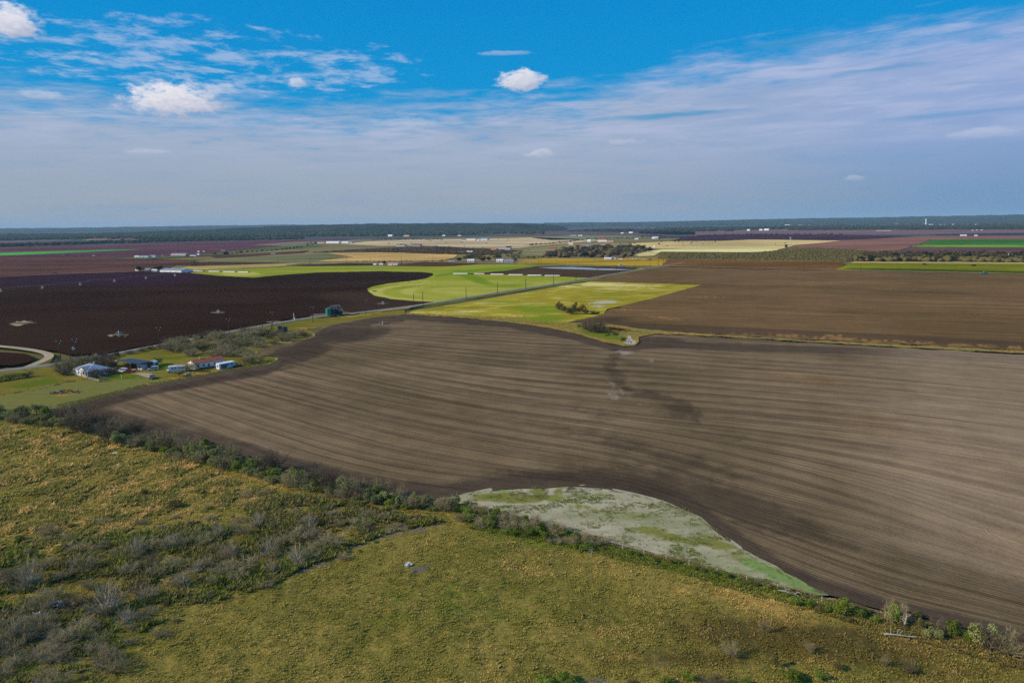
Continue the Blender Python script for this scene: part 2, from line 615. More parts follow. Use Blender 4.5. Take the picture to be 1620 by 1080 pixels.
def row_main(px, py, X, Y):
    C = np.stack([_smooth_interp(px, KX, k) for k in KC])
    hz = 361.5 - 0.0108 * px
    inv = 1.0 / np.maximum(py - hz, 5)
    D = 1.0 / (C - hz)          # ~ distance
    out = np.zeros(len(px))
    for i in range(len(KC) - 1):
        a, b = D[i], D[i + 1]
        t = (a - inv) / (a - b)
        sel = (t >= 0) & (t <= 1)
        out = np.where(sel, KS[i] + t * (KS[i + 1] - KS[i]), out)
    t = (D[0] - inv) / (D[0] - D[1])
    out = np.where(inv > D[0], KS[0] + t * (KS[1] - KS[0]), out)
    t = (D[-2] - inv) / (D[-2] - D[-1])
    out = np.where(inv < D[-1], KS[-2] + t * (KS[-1] - KS[-2]), out)
    return out


EDGE_LOW = [(75, 650), (130, 657), (200, 677), (300, 702), (400, 727), (480, 752), (560, 772), (640, 786), (700, 790), (740, 785), (790, 776), (860, 773), (900, 771), (960, 775), (1012, 786),
            (1060, 800), (1109, 823), (1140, 850), (1175, 874), (1240, 910), (1306, 940), (1400, 966), (1508, 988), (1620, 1014), (1800, 1060), (2050, 1125)]
EDGE_UP = [(75, 650), (150, 628), (230, 611), (300, 598), (370, 585), (425, 574), (438, 571), (440, 567), (432, 564), (412, 561), (405, 556), (420, 550), (450, 543), (480, 537), (498, 532), (500, 528), (494, 524),
           (488, 520), (540, 510), (600, 501), (642, 497), (720, 501), (800, 508), (870, 518), (920, 528), (955, 540), (985, 547), (1003, 546), (1010, 540), (1008, 532), (1035, 529), (1100, 531), (1200, 537), (1400, 549), (1620, 561), (2050, 590)]
MAIN = EDGE_LOW + EDGE_UP[::-1][:-1]

DRAIN = [(985, 556), (970, 570), (960, 585), (985, 600), (1000, 612), (1030, 622), (1070, 635), (1100, 650), (1110, 660)]
SWALE = [(930, 640), (1000, 650), (1060, 668), (1130, 680), (1190, 700)]


def m_head(px, py, X, Y):
    e = np.abs(py - polyline_y(px, EDGE_LOW))
    up = polyline_y(px, [(0, 660), (75, 650), (230, 613), (370, 590), (425, 580), (480, 548), (520, 522), (600, 505), (700, 502)])
    a = np.exp(-(e / np.interp(px, [0, 600, 900, 1100, 1300, 2000], [26, 26, 30, 34, 22, 14])) ** 2)
    b = np.exp(-(np.abs(py - up) / np.interp(py, [500, 560, 650], [5, 14, 16])) ** 2) * (px < 640)
    c = blob(px, py, [(470, 560, 60, 16, -10), (560, 530, 70, 12, -8), (1040, 540, 60, 10, 0, .8)])
    d = pline(px, py, [(640, 500), (800, 512), (900, 530), (980, 552), (1040, 545), (1300, 553), (1620, 568), (2000, 592)], 7) * .9
    return np.maximum.reduce([a, b, c, d])


def m_dark(px, py, X, Y):
    wx = (fbm(X / 14, Y / 14, 41, 4) - .5) * 40; wy = (fbm(X / 14, Y / 14, 47, 4) - .5) * 24
    px0, py0 = px, py
    px = px + wx; py = py + wy
    a = pline(px, py, DRAIN, [8, 12, 16, 14, 12, 13, 15, 12, 8]) * .60
    b = pline(px, py, [(1010, 800), (900, 770), (1000, 730)], 8) * 0
    a = np.maximum(a, blob(px, py, [(970, 590, 36, 16, 30, .62), (1015, 625, 45, 10, 15, .55), (1075, 650, 45, 12, 10, .6), (1000, 575, 60, 14, 10, .42), (950, 660, 90, 20, 10, .42)]))
    px, py = px0, py0
    c = blob(px, py, [(1170, 800, 240, 34, 20, .75), (1020, 765, 190, 24, 9, .7), (980, 700, 180, 26, 12, .5), (1100, 735, 160, 26, 12, .52), (880, 755, 160, 14, 5, .6), (1130, 690, 150, 14, 8, .42),
                      (900, 690, 120, 10, 8, .4), (1300, 850, 140, 22, 20, .45), (640, 760, 160, 10, 8, .5)])
    e = blob(px, py, [(480, 556, 70, 20, -15, .62), (545, 530, 80, 14, -5, .7), (350, 600, 200, 7, -10, .7), (150, 640, 120, 12, -12, .7),
                      (1090, 650, 25, 8, 20, .8), (250, 680, 160, 12, 14, .55), (420, 735, 140, 10, 14, .55)])
    return np.maximum.reduce([a, c, e])


def m_pale(px, py, X, Y):
    return np.maximum(pline(px, py, [(960, 600), (985, 618), (1000, 635), (1040, 648)], 5) * .42,
                      blob(px, py, [(985, 557, 22, 4, 0, .8), (970, 625, 18, 10, 40, .55), (1030, 570, 12, 7, 30, .5), (420, 560, 20, 4, -20, .6), (720, 787, 30, 4, 5, .6)]))


def m_orange(px, py, X, Y):
    return blob(px, py, [(1280, 600, 130, 16, 4, .55), (1420, 680, 200, 40, 18, .50), (1550, 740, 180, 50, 10, .45), (1590, 860, 90, 40, 15, .62), (1500, 830, 130, 30, 10, .3),
                         (1190, 740, 50, 10, 10, .45), (1150, 765, 12, 4, 0, .7), (700, 700, 200, 40, 10, .34), (1560, 620, 120, 20, 5, .4), (1620, 910, 50, 24, 0, .5)])


def m_green(px, py, X, Y):
    return blob(px, py, [(1250, 705, 60, 8, 8, .45), (1110, 705, 90, 12, 10, .35), (1330, 740, 60, 12, 10, .35)])


def cls_relief(X, Y, px, py):
    """clods and low swells in ploughed land, a shallow drain"""
    return fbm(X / 60, Y / 60, 21, 3) * 0.8 - 0.4 + (fbm(X / 2.2, Y / 2.2, 5, 2) - .5) * 0.22


def main_relief(X, Y, px, py):
    z = cls_relief(X, Y, px, py)
    return z - 0.2 * pline(px, py, DRAIN, 14)


M['soil'] = gmat('ploughed_soil', K(98, 82, 58, GK), K(120, 100, 74, GK), big=0.012, mid=0.09, fine=1.5, bump=0.14, contrast=0.30,
                 rows=(K(62, 51, 40, GK), 0.54, 1.9, 0.012),
                 masks=[('headland', K(60, 50, 43, GK), 0.10, 0.5, 0.75), ('dark', K(58, 48, 37, GK), 0.14, 0.8, 0.62), ('orange', K(136, 98, 56, GK), 0.6, 1.5, 0.28),
                        ('sunbaked', K(146, 124, 98, GK), 0.05, 0.35, 0.5), ('green', K(86, 92, 56, GK), 0.3, 1.0, 0.5), ('pale', K(140, 128, 112, GK), 0.25, 0.7, 0.8)])
sheet('ploughed_field', MAIN, M['soil'], z=0.0, step=10, grid=6.5, jit=1.2, relief=main_relief, seed=1,
      attrs=dict(sunbaked=lambda px, py, X, Y: np.clip((px - 1100) / 400, 0, 1) * np.clip((1010 - py + (px - 1620) * .15) / 120, 0.2, 1) * .62, row=row_main, headland=m_head, dark=m_dark, orange=m_orange, pale=m_pale, green=m_green))

# ---- second ploughed field on the right
FIELD2 = [(885, 513), (905, 509), (945, 500), (958, 491), (1020, 475), (1110, 450.5), (1000, 446.5), (930, 444.5), (985, 433.5), (1050, 422.5), (1150, 424), (1330, 427.5), (1620, 434), (2050, 443),
          (2050, 578), (1620, 553), (1400, 543), (1200, 533), (1060, 524), (1005, 521), (960, 514)]


def row2(px, py, X, Y):
    a = P(900, 520); b = P(1620, 548)
    dx, dy = b[0] - a[0], b[1] - a[1]
    L = hypot(dx, dy)
    return (-(X - a[0]) * dy + (Y - a[1]) * dx) / L


M['soil2'] = gmat('brown_ploughed_soil', K(101, 79, 48, GK), K(117, 90, 58, GK), big=0.008, mid=0.06, fine=0.9, bump=0.08, contrast=0.22,
                  rows=(K(62, 48, 34, GK), 0.55, 2.2, 0.012, .6), masks=[('headland', K(56, 45, 38, GK), 0.06, 0.5, 0.6), ('orange', K(150, 112, 62, GK), 0.30, 1.15, 0.65), ('dark', K(52, 42, 36, GK), 0.03, 0.5, 0.7)])
sheet('ploughed_field', FIELD2, M['soil2'], z=0.05, step=8, grid=8, jit=0.8, relief=cls_relief, seed=2,
      attrs=dict(row=row2,
                 headland=lambda px, py, X, Y: pline(px, py, [(900, 512), (1060, 519), (1300, 530), (1620, 546), (2000, 570)], 7),
                 dark=lambda px, py, X, Y: np.maximum(pline(px, py, [(1110, 452), (1300, 455), (1620, 470)], 8) * .4, blob(px, py, [(960, 505, 60, 8, 0, .6), (1050, 440, 90, 6, 0, .35), (1330, 500, 200, 12, 0, .4), (1500, 455, 150, 8, 0, .3)])),
                 orange=lambda px, py, X, Y: np.maximum(pline(px, py, [(1150, 528), (1350, 537), (1500, 545), (1620, 550)], 3.2) * .72,
                                                       blob(px, py, [(990, 490, 50, 3, 0, .55), (1120, 470, 60, 3, 0, .5), (1050, 503, 50, 4, 4, .62), (1320, 530, 30, 3, 0, .6), (1310, 448, 120, 8, 0, .4), (1400, 455, 90, 10, 0, .35), (1560, 500, 120, 20, 0, .3)]))))

sheet('soil_under_field', [(-500, 660), (0, 600), (400, 560), (640, 490), (1600, 530), (2100, 560), (2100, 1250), (1200, 1000), (700, 830), (0, 690), (-500, 720)], M['earth'], z=-0.62, step=40, seed=17)

# ---- black ploughed land north of the road
BLACK = [(345, 436.5), (400, 439.5), (440, 435.5), (500, 431.5), (600, 429.3), (665, 430.8), (684, 432.5), (685, 435), (676, 439.5), (650, 444), (612, 448.5), (588, 453), (580, 457), (581, 461), (592, 468),
         (618, 473.5), (650, 476.5), (694, 479), (640, 487), (560, 496), (500, 500), (450, 506), (425, 512), (330, 529), (240, 546), (165, 560), (110, 562), (85, 556), (50, 551), (0, 547), (-400, 530), (-400, 452), (0, 438.5),
         (100, 434), (200, 430.5), (290, 431)]
M['black'] = gmat('black_ploughed_soil', K(38, 25, 17, GK), K(50, 35, 26, GK), big=0.006, mid=0.05, fine=0.8, bump=0.08, contrast=0.22, aniso=(35, 3),
                  masks=[('pale', K(160, 140, 112, GK), 0.10, 0.5, 0.85), ('brown', K(58, 44, 32, GK), 0.02, 0.4, 0.8), ('purple', K(48, 30, 38, GK), 0.01, 0.3, 0.9)])
PADS = [(345, 495.5, 14, 1.3), (188, 531, 19, 2.0), (35, 512, 24, 2.6, -6), (430, 511, 12, 1.0, -6), (470, 506.5, 10, 1.0), (607, 481.5, 13, .9), (590, 460, 5, .5)]
sheet('black_field', BLACK, M['black'], z=0.45, step=8, grid=8, jit=0.7, relief=lambda X, Y, px, py: cls_relief(X, Y, px, py) * .25, seed=3,
      attrs=dict(pale=lambda px, py, X, Y: blob(px, py, PADS),
                 brown=lambda px, py, X, Y: np.maximum(np.clip((px - 420) / 200, 0, 1) * np.clip((py - 455) / 25, 0, 1) * .8, blob(px, py, [(150, 480, 200, 10, 0, .3), (560, 470, 80, 12, 0, .7)])),
                 purple=lambda px, py, X, Y: np.clip((462 - py) / 20, 0, 1) * np.clip((420 - px) / 200, 0, 1)))
# wells' pale pads need finer cells than the field sheet has
M['pad'] = gmat('caliche_pad', K(112, 96, 76, GK), K(88, 74, 58, GK), big=0.2, mid=0.6, fine=2, bump=0.05, contrast=0.15)


def ellpoly(cx, cy, rx, ry, n=18, tail=0.0):
    return [(cx + rx * cos(2 * pi * i / n) * (1 + tail * cos(2 * pi * i / n)), cy + ry * sin(2 * pi * i / n) - tail * rx * .1 * cos(2 * pi * i / n)) for i in range(n)]


for (cx, cy, rx, ry) in ((345, 495.5, 12, 1.3), (190, 530.8, 15, 1.4), (36, 512, 18, 1.2), (470, 506.3, 9, 1.1), (606, 481.6, 10, 1.0), (434, 510.5, 14, 1.2), (607, 512, 8, 1.0), (592, 460.6, 4, .5)):
    sheet('well_pad', ellpoly(cx, cy, rx, ry), M['pad'], z=0.7, step=2.5, jit=0.5, seed=int(cx))

# ---- yellow-green grain between the roads
YEL = [(642, 497), (655, 491), (700, 484.5), (760, 474.5), (840, 461), (900, 450.5), (932, 445.2), (1000, 447), (1110, 450.8), (1020, 475.5), (960, 489), (955, 497), (930, 503), (885, 513), (870, 517), (800, 508), (720, 501)]
M['yellow'] = gmat('yellow_grain', K(150, 132, 40, GK), K(128, 118, 30, GK), big=0.02, mid=0.10, fine=0.7, bump=0.15, contrast=0.20, aniso=(10, 2.5), third=(K(176, 164, 74, GK), .6),
                   masks=[('pale', K(200, 184, 116, GK), 0.08, 1.3, 0.9), ('green', K(100, 120, 26, GK), 0.08, 0.8, 0.8), ('white', K(168, 160, 138, GK), 0.12, 0.9, 0.8)])
sheet('grain_field', YEL, M['yellow'], z=0.12, step=6, grid=6, jit=0.6, seed=4,
      attrs=dict(pale=lambda px, py, X, Y: blob(px, py, [(950, 450, 80, 4, 0, .7), (1010, 452, 70, 3, 0, .55), (700, 495, 60, 3, 0, .5), (900, 453, 60, 3, 0, .5), (830, 500, 30, 3, 0, .5), (800, 480, 120, 6, 0, .42), (980, 458, 110, 6, 0, .45), (720, 492, 80, 4, 0, .45)]),
                 green=lambda px, py, X, Y: blob(px, py, [(850, 490, 80, 10, 0, .7), (860, 505, 50, 6, 0, .8), (800, 478, 80, 6, 0, .5), (960, 465, 80, 5, 0, .45), (740, 488, 60, 3, 0, .4)]),
                 white=lambda px, py, X, Y: blob(px, py, [(955, 478.5, 30, 2.6, -4, 1.0), (946, 485, 14, 1.8, 0, .9)])))

# ---- bright green grain north of the road, wraps round the black land
GRN = [(300, 431.5), (330, 426.5), (400, 424), (450, 421.8), (560, 420.6), (700, 421.3), (750, 418.6), (800, 418), (860, 418.6), (1020, 424.3), (985, 432), (932, 443.5), (880, 451), (800, 463.5), (740, 473), (700, 479.5),
       (640, 479), (560, 474), (560, 440), (345, 441), (320, 434)]
M['green'] = gmat('green_grain', K(140, 140, 46, GK), K(122, 128, 34, GK), big=0.012, mid=0.07, fine=0.5, bump=0.1, contrast=0.12, aniso=(0, 3),
                  masks=[('pale', K(168, 158, 76, GK), 0.05, 0.6, 0.85), ('green', K(98, 120, 20, GK), 0.03, 0.4, 0.85)])


def swirl(px, py, X, Y):
    cx, cy = P(760, 458)
    r = np.hypot(X - cx, (Y - cy))
    return 0.42 + 0.30 * np.sin(r / 5.5) * np.clip((700 - px) / 80, 0, 1)


sheet('green_field', GRN, M['green'], z=-0.1, step=8, grid=6, jit=0.5, seed=5,
      attrs=dict(pale=lambda px, py, X, Y: np.maximum(swirl(px, py, X, Y) * (py > 443), blob(px, py, [(620, 425, 100, 3, 0, .3), (380, 433, 40, 4, 0, .9), (720, 462, 90, 9, 0, .5), (860, 448, 70, 5, 0, .55)])),
                 green=lambda px, py, X, Y: np.maximum(blob(px, py, [(750, 440, 45, 8, 20, .75), (800, 452, 60, 5, 0, .6), (480, 427, 120, 3, 0, .4)]), pline(px, py, [(690, 436), (760, 427), (860, 421.5), (920, 421)], 2.6) * .9)))

# ---- brown field with the long pond
BR = [(733, 433.4), (800, 428.2), (850, 421), (900, 420.6), (960, 421.6), (1012, 424.2), (1000, 427), (942, 439.8), (890, 437.4), (800, 434.4)]
M['brown'] = gmat('brown_soil', K(64, 47, 30, GK), K(76, 58, 40, GK), big=0.01, mid=0.05, fine=0.5, bump=0.1, contrast=0.2)
sheet('brown_field', BR, M['brown'], z=0.15, step=6, jit=0.4, seed=6)
POND = [(850, 423.4), (880, 422.8), (905, 422.7), (930, 423.8), (945, 424.9), (965, 425.2), (1003, 427.1), (975, 427.8), (940, 427.2), (905, 426.2), (870, 424.8)]


def water_mat():
    m = bpy.data.materials.new('pond_water'); m.use_nodes = True
    g = NG(m.node_tree)
    bs = g.new('ShaderNodeBsdfPrincipled')
    bs.inputs['Base Color'].default_value = (0.10, 0.18, 0.20, 1)
    bs.inputs['Roughness'].default_value = 0.12
    pos = g.new('ShaderNodeNewGeometry').outputs['Position']
    bn = g.new('ShaderNodeBump'); bn.inputs['Distance'].default_value = 0.03
    g.put(bn.inputs['Height'], g.noise(pos, 1.2, 3)); g.l.new(bn.outputs[0], bs.inputs['Normal'])
    out = g.new('ShaderNodeOutputMaterial'); g.l.new(bs.outputs[0], out.inputs[0])
    return m


M['water'] = water_mat()
sheet('pond', POND, M['water'], z=0.35, step=4, jit=0.35, seed=7)

# ---- the home lot with lawns, meadow and rough grass along the field
LOT = [(-400, 690), (-400, 600), (0, 586), (60, 579), (100, 572), (165, 563), (240, 548), (330, 531), (425, 514), (450, 509), (500, 503), (560, 498), (640, 489), (642, 497.5), (600, 502), (540, 511), (486, 521), (496, 525),
       (503, 529), (500, 534), (480, 539), (450, 545), (420, 552), (408, 557), (414, 562), (434, 565), (444, 568), (441, 573), (425, 576), (370, 587), (300, 600), (230, 613), (150, 630), (75, 652), (0, 668)]
M['lot'] = gmat('meadow_grass', K(98, 92, 34, GK), K(114, 102, 42, GK), big=0.03, mid=0.3, fine=1.5, bump=0.1, contrast=0.22,
                masks=[('green', K(76, 94, 22, GK), 0.08, 0.7, 0.85), ('mown', K(106, 104, 54, GK), 0.05, 0.3, 0.85), ('gold', K(160, 122, 56, GK), 0.12, 0.7, 0.8), ('pale', K(150, 140, 118, GK), 0.15, 0.5, 0.85), ('dirt', K(110, 92, 66, GK), 0.2, 0.5, 0.8), ('ditch', K(52, 50, 28, GK), 0.2, 0.4, 0.8)])
sheet('meadow', LOT, M['lot'], z=-0.05, step=8, grid=5, jit=0.9, seed=8,
      attrs=dict(green=lambda px, py, X, Y: blob(px, py, [(60, 606, 60, 5, -8, .9), (190, 596, 45, 5, 0, .95), (250, 578, 30, 5, 0, .9), (300, 562, 40, 6, 0, .45), (270, 566, 25, 3, 0, .9), (20, 594, 40, 4, 0, .8), (100, 577, 40, 3, 0, .6), (425, 570, 18, 3, -8, .7), (330, 590, 60, 3, -8, .5)]),
                 gold=lambda px, py, X, Y: np.maximum(pline(px, py, [(230, 609), (300, 594), (372, 582), (425, 570)], 3) * .62, blob(px, py, [(108, 621, 26, 4, -8, .95), (290, 556, 35, 4, 0, .6), (300, 590, 30, 6, -10, .55), (440, 550, 40, 4, -8, .7), (400, 558, 60, 5, -8, .5), (560, 499, 60, 3, -6, .7), (60, 646, 20, 3, -10, .9), (485, 519, 30, 2.5, 0, .7), (80, 566, 30, 4, 0, .6), (250, 550, 60, 3, -10, .4)])),
                 pale=lambda px, py, X, Y: np.maximum(pline(px, py, [(497, 528), (502, 531), (480, 538), (430, 549), (405, 557)], 2.0) * .85, pline(px, py, [(437, 565), (443, 570), (425, 575)], 2.4) * .85),
                 ditch=lambda px, py, X, Y: np.maximum(pline(px, py, [(-60, 634), (0, 625), (60, 616), (108, 603), (140, 600)], 1.6) * .62, pline(px, py, [(120, 636), (230, 613), (300, 601)], 1.5) * .5),
                 dirt=lambda px, py, X, Y: blob(px, py, [(180, 585, 30, 3, 0, .5), (340, 590, 30, 3, -8, .5), (160, 575, 30, 3, 0, .4)]),
                 mown=lambda px, py, X, Y: np.clip((py - polyline_y(px, [(0, 624), (120, 600), (240, 596), (330, 595)])) / 5, 0, 1)))

# ---- pale alkali patch with green weeds
PALE = [(700, 789), (740, 781), (775, 773.5), (800, 770.5), (860, 769), (900, 767.5), (960, 771), (1014, 782), (1062, 796), (1112, 819), (1143, 846), (1178, 870), (1243, 906), (1312, 942), (1290, 943), (1230, 928), (1150, 905),
        (1090, 890), (1040, 878), (985, 862), (930, 846), (860, 828), (790, 812), (740, 800)]
_a, _b = P(760, 790), P(1250, 925)
ALK = -math.degrees(atan2(_b[1] - _a[1], _b[0] - _a[0]))
M['alkali'] = gmat('alkali_flat', K(156, 146, 120, GK), K(128, 126, 90, GK), big=0.06, mid=0.4, fine=2.2, bump=0.06, contrast=0.30, aniso=(ALK, 3.0),
                   masks=[('green', K(106, 106, 40, GK), 0.35, 1.1, 0.88), ('bright', K(104, 126, 62, GK), 0.5, 1.1, 0.85), ('brown', K(120, 84, 58, GK), 0.25, 0.8, 0.85), ('dark', K(58, 48, 40, GK), 0.3, 0.5, 0.8)])
sheet('alkali_flat', PALE, M['alkali'], z=0.10, step=6, grid=4.5, jit=1.4, seed=9, relief=lambda X, Y, px, py: fbm(X / 3, Y / 3, 9, 3) * .15,
      attrs=dict(green=lambda px, py, X, Y: blob(px, py, [(790, 787, 50, 8, -4, .95), (840, 790, 70, 6, -4, .95), (870, 776, 50, 4, -4, .85), (930, 805, 60, 5, 14, .7), (1000, 815, 60, 6, 10, .6), (1060, 850, 60, 9, 16, .75), (1020, 838, 30, 6, 10, .7),
                                                          (1130, 860, 45, 11, 18, .9), (900, 795, 60, 5, 8, .5), (960, 785, 60, 5, 5, .45), (1180, 885, 60, 12, 25, .55), (1100, 830, 20, 5, 0, .4), (1000, 840, 260, 60, 16, .33)]),
                 bright=lambda px, py, X, Y: np.maximum(pline(px, py, [(1180, 888), (1240, 915), (1300, 943)], [8, 11, 8]) * .95, blob(px, py, [(1090, 868, 90, 8, 20, .45), (800, 778, 30, 4, 0, .6), (1160, 900, 70, 8, 20, .5)])),
                 brown=lambda px, py, X, Y: np.maximum(pline(px, py, [(735, 798), (790, 810), (860, 826), (930, 844), (985, 860), (1040, 876), (1150, 903), (1230, 926), (1300, 945)], 3.6) * .62, blob(px, py, [(740, 796, 30, 5, 12, .6), (915, 793, 22, 3, 0, .45), (960, 778, 20, 3, 0, .4)])),
                 dark=lambda px, py, X, Y: pline(px, py, [(800, 783), (850, 786), (890, 781), (905, 773)], 2.2) * .6 + pline(px, py, [(795, 779), (850, 782), (880, 777)], 1.8) * .5 + pline(px, py, [(900, 771), (960, 775), (1012, 786), (1060, 800), (1109, 823), (1140, 850), (1175, 874), (1240, 910), (1310, 944)], 4) * .5))

# ---- foreground pasture
PAST = [(-500, 640), (0, 646), (75, 653), (130, 660), (200, 680), (300, 705), (400, 730), (480, 755), (560, 776), (640, 790), (700, 795), (740, 799), (790, 812), (860, 828), (930, 846), (985, 862), (1040, 878), (1090, 890),
        (1150, 905), (1230, 928), (1290, 943), (1310, 946), (1400, 970), (1508, 992), (1620, 1018), (1800, 1064), (2050, 1130), (2200, 1500), (810, 1560), (-600, 1500)]


def past_relief(X, Y, px, py):
    rough = np.clip((py - 655) / 40, 0, 1)
    r = (fbm(X / 1.5, Y / 2.4, 31, 3) - .5) * 0.55 * rough + (fbm(X / 11, Y / 11, 33, 3) - .5) * 1.1 * rough
    return r + 0.05


TANP = [(0, 672), (120, 685), (240, 715), (360, 752), (440, 790), (420, 800), (330, 830), (240, 850), (130, 875), (0, 890), (-300, 900), (-300, 660)]


def a_gold(px, py, X, Y):
    a = inpoly(px, py, TANP) * 0.26
    b = blob(px, py, [(230, 770, 150, 20, 12, .62), (110, 830, 120, 18, 0, .6), (330, 770, 90, 14, 15, .5), (60, 700, 120, 14, 5, .5), (1180, 950, 120, 20, 12, .62), (1230, 980, 90, 24, 10, .5), (1080, 935, 80, 12, 10, .45), (900, 1010, 120, 30, 0, .36), (1000, 900, 60, 8, 10, .3),
                      (1500, 1022, 90, 6, 10, .8), (1580, 1040, 50, 6, 8, .7), (1340, 975, 50, 6, 10, .6), (850, 900, 90, 12, 5, .36), (980, 1040, 60, 14, 0, .4), (700, 860, 60, 8, 0, .4)])
    c = pline(px, py, [(230, 690), (330, 726), (400, 752), (450, 775)], 7) * .75
    return np.maximum.reduce([a, b, c])


def a_brown(px, py, X, Y):
    return np.maximum(blob(px, py, [(1290, 1015, 260, 36, 6, 1.0), (1100, 1040, 200, 26, 0, .62), (1400, 1010, 120, 20, 6, .6), (1500, 1060, 200, 30, 0, .55), (960, 985, 60, 16, 0, .45)]),
                      blob(px, py, [(120, 910, 160, 26, 0, .55), (480, 840, 160, 26, -15, .55), (330, 880, 140, 26, -10, .5), (640, 830, 60, 12, -5, .6), (60, 1020, 120, 40, -20, .5)]))


def a_soil(px, py, X, Y):
    return np.maximum.reduce([pline(px, py, [(440, 905), (500, 880), (560, 862), (620, 838), (700, 833)], [10, 12, 9, 12, 6]) * .62,
                              blob(px, py, [(70, 975, 60, 20, -15, .75), (100, 960, 30, 14, 0, .72), (665, 900, 28, 5, -28, .9), (645, 893, 15, 7, 0, .5), (945, 1076, 30, 8, 0, .8), (1040, 1050, 30, 8, -10, .6), (620, 845, 22, 5, 0, .6), (480, 900, 60, 9, -8, .7),
                                            (350, 955, 25, 6, -20, .4), (120, 1040, 40, 12, -30, .5), (90, 780, 40, 5, 0, .45), (300, 745, 50, 4, 0, .3), (1180, 1010, 30, 5, 0, .3)]),
                              pline(px, py, [(458, 915), (462, 950), (470, 990)], 3.0) * .7, pline(px, py, [(772, 880), (766, 930), (774, 985)], 2.6) * .5, pline(px, py, [(300, 930), (380, 925), (440, 915), (500, 885)], 5) * .5])


def a_orange(px, py, X, Y):
    return np.maximum(pline(px, py, [(900, 842), (1010, 868), (1060, 880), (1085, 888), (1150, 905), (1250, 934)], [3, 6, 9, 6, 4, 3]) * .7,
                      blob(px, py, [(100, 965, 16, 16, 20, .7), (1070, 884, 25, 6, 14, .9), (1520, 1030, 40, 6, 10, .5), (420, 790, 40, 6, 10, .3), (390, 745, 40, 6, 10, .4)]))


def a_lush(px, py, X, Y):
    return np.maximum.reduce([pline(px, py, [(760, 835), (850, 852), (950, 868), (1050, 892), (1150, 915), (1260, 940)], [12, 14, 11, 10, 10, 8]) * .78,
                              blob(px, py, [(905, 848, 35, 6, 14, .9), (30, 890, 60, 14, 0, .6), (200, 900, 60, 14, -10, .55), (880, 1072, 40, 10, 0, .8), (60, 1050, 60, 20, 0, .55), (260, 890, 50, 12, 0, .55), (230, 1000, 90, 26, -20, .4), (420, 925, 120, 20, -18, .35),
                                            (720, 960, 240, 60, 0, .5), (1250, 1060, 60, 14, 0, .5), (1430, 1060, 60, 10, 0, .4), (570, 990, 160, 60, -10, .3), (700, 860, 20, 6, 0, .5), (790, 870, 60, 10, 0, .5)])])


M['pasture'] = gmat('rough_pasture', K(122, 108, 52, GK), K(100, 92, 40, GK), big=0.05, mid=0.55, fine=2.2, bump=0.30, contrast=0.5, third=(K(126, 108, 52, GK), .55),
                    masks=[('lush', K(88, 100, 32, GK), 0.2, 0.9, 0.75), ('brown', K(78, 66, 34, GK), 0.15, 0.7, 0.85), ('gold', K(158, 126, 66, GK), 0.22, 1.3, 0.62), ('soil', K(104, 92, 80, GK), 0.30, 0.9, 0.9), ('orange', K(150, 104, 66, GK), 0.4, 0.9, 0.85)])
sheet('pasture', PAST, M['pasture'], z=-0.12, step=12, grid=5.6, jit=1.2, relief=past_relief, seed=10,
      attrs=dict(lush=a_lush, brown=a_brown, gold=a_gold, soil=a_soil, orange=a_orange))

# ---- strip of rough grass between the two ploughed fields
VERGE = [(790, 502), (885, 511), (950, 511), (1000, 519), (1060, 525), (1200, 534.5), (1400, 544.8), (1620, 555.5), (2050, 581), (2050, 586), (1620, 559.8), (1400, 548.6), (1200, 537), (1100, 531), (1035, 528.5), (1010, 533), (1012, 541), (1004, 547.5), (984, 548.5),
         (952, 541.5), (918, 530), (868, 519.5), (800, 509.5), (720, 502.5), (642, 498.5), (642, 496), (720, 499.5)]
M['verge'] = gmat('verge_grass', K(122, 110, 52, GK), K(140, 112, 54, GK), big=0.03, mid=0.2, fine=0.9, bump=0.15, contrast=0.3,
                  masks=[('green', K(92, 104, 28, GK), 0.1, 0.6, 0.9), ('pale', K(168, 158, 142, GK), 0.2, 0.5, 0.9), ('brown', K(72, 52, 34, GK), 0.12, 0.7, 0.8)])
sheet('verge', VERGE, M['verge'], z=0.26, step=6, grid=4, jit=0.9, seed=11, relief=lambda X, Y, px, py: (fbm(X / 3, Y / 3, 4, 2) - .3) * .5,
      attrs=dict(green=lambda px, py, X, Y: blob(px, py, [(960, 532, 50, 6, 10, .9), (860, 512, 40, 4, 5, .6), (940, 522, 50, 5, 8, .6)]),
                 pale=lambda px, py, X, Y: blob(px, py, [(996, 542, 12, 4, 0, 1), (996, 535, 4, 5, -30, .8), (905, 525, 10, 1.5, 20, .5)]),
                 brown=lambda px, py, X, Y: np.maximum(blob(px, py, [(985, 522, 50, 3, 8, .6), (950, 514, 40, 3, 0, .4)]), (px > 1080) * .3)))

# ---- far patchwork
FM = {}


def fmat(c, k=1.0, name='far_field', var=0.2, an=None):
    key = (c, name)
    if key not in FM:
        FM[key] = gmat(name, K(*[v * .90 for v in c], GK * k), K(*[min(255, int(v * 1.16) + 2) for v in c], GK * k), big=0.007, mid=0.03, fine=0.15, bump=0, third=(K(*[v * .8 for v in c], GK * k), .5), contrast=var, aniso=an or (0, 3))
    return FM[key]


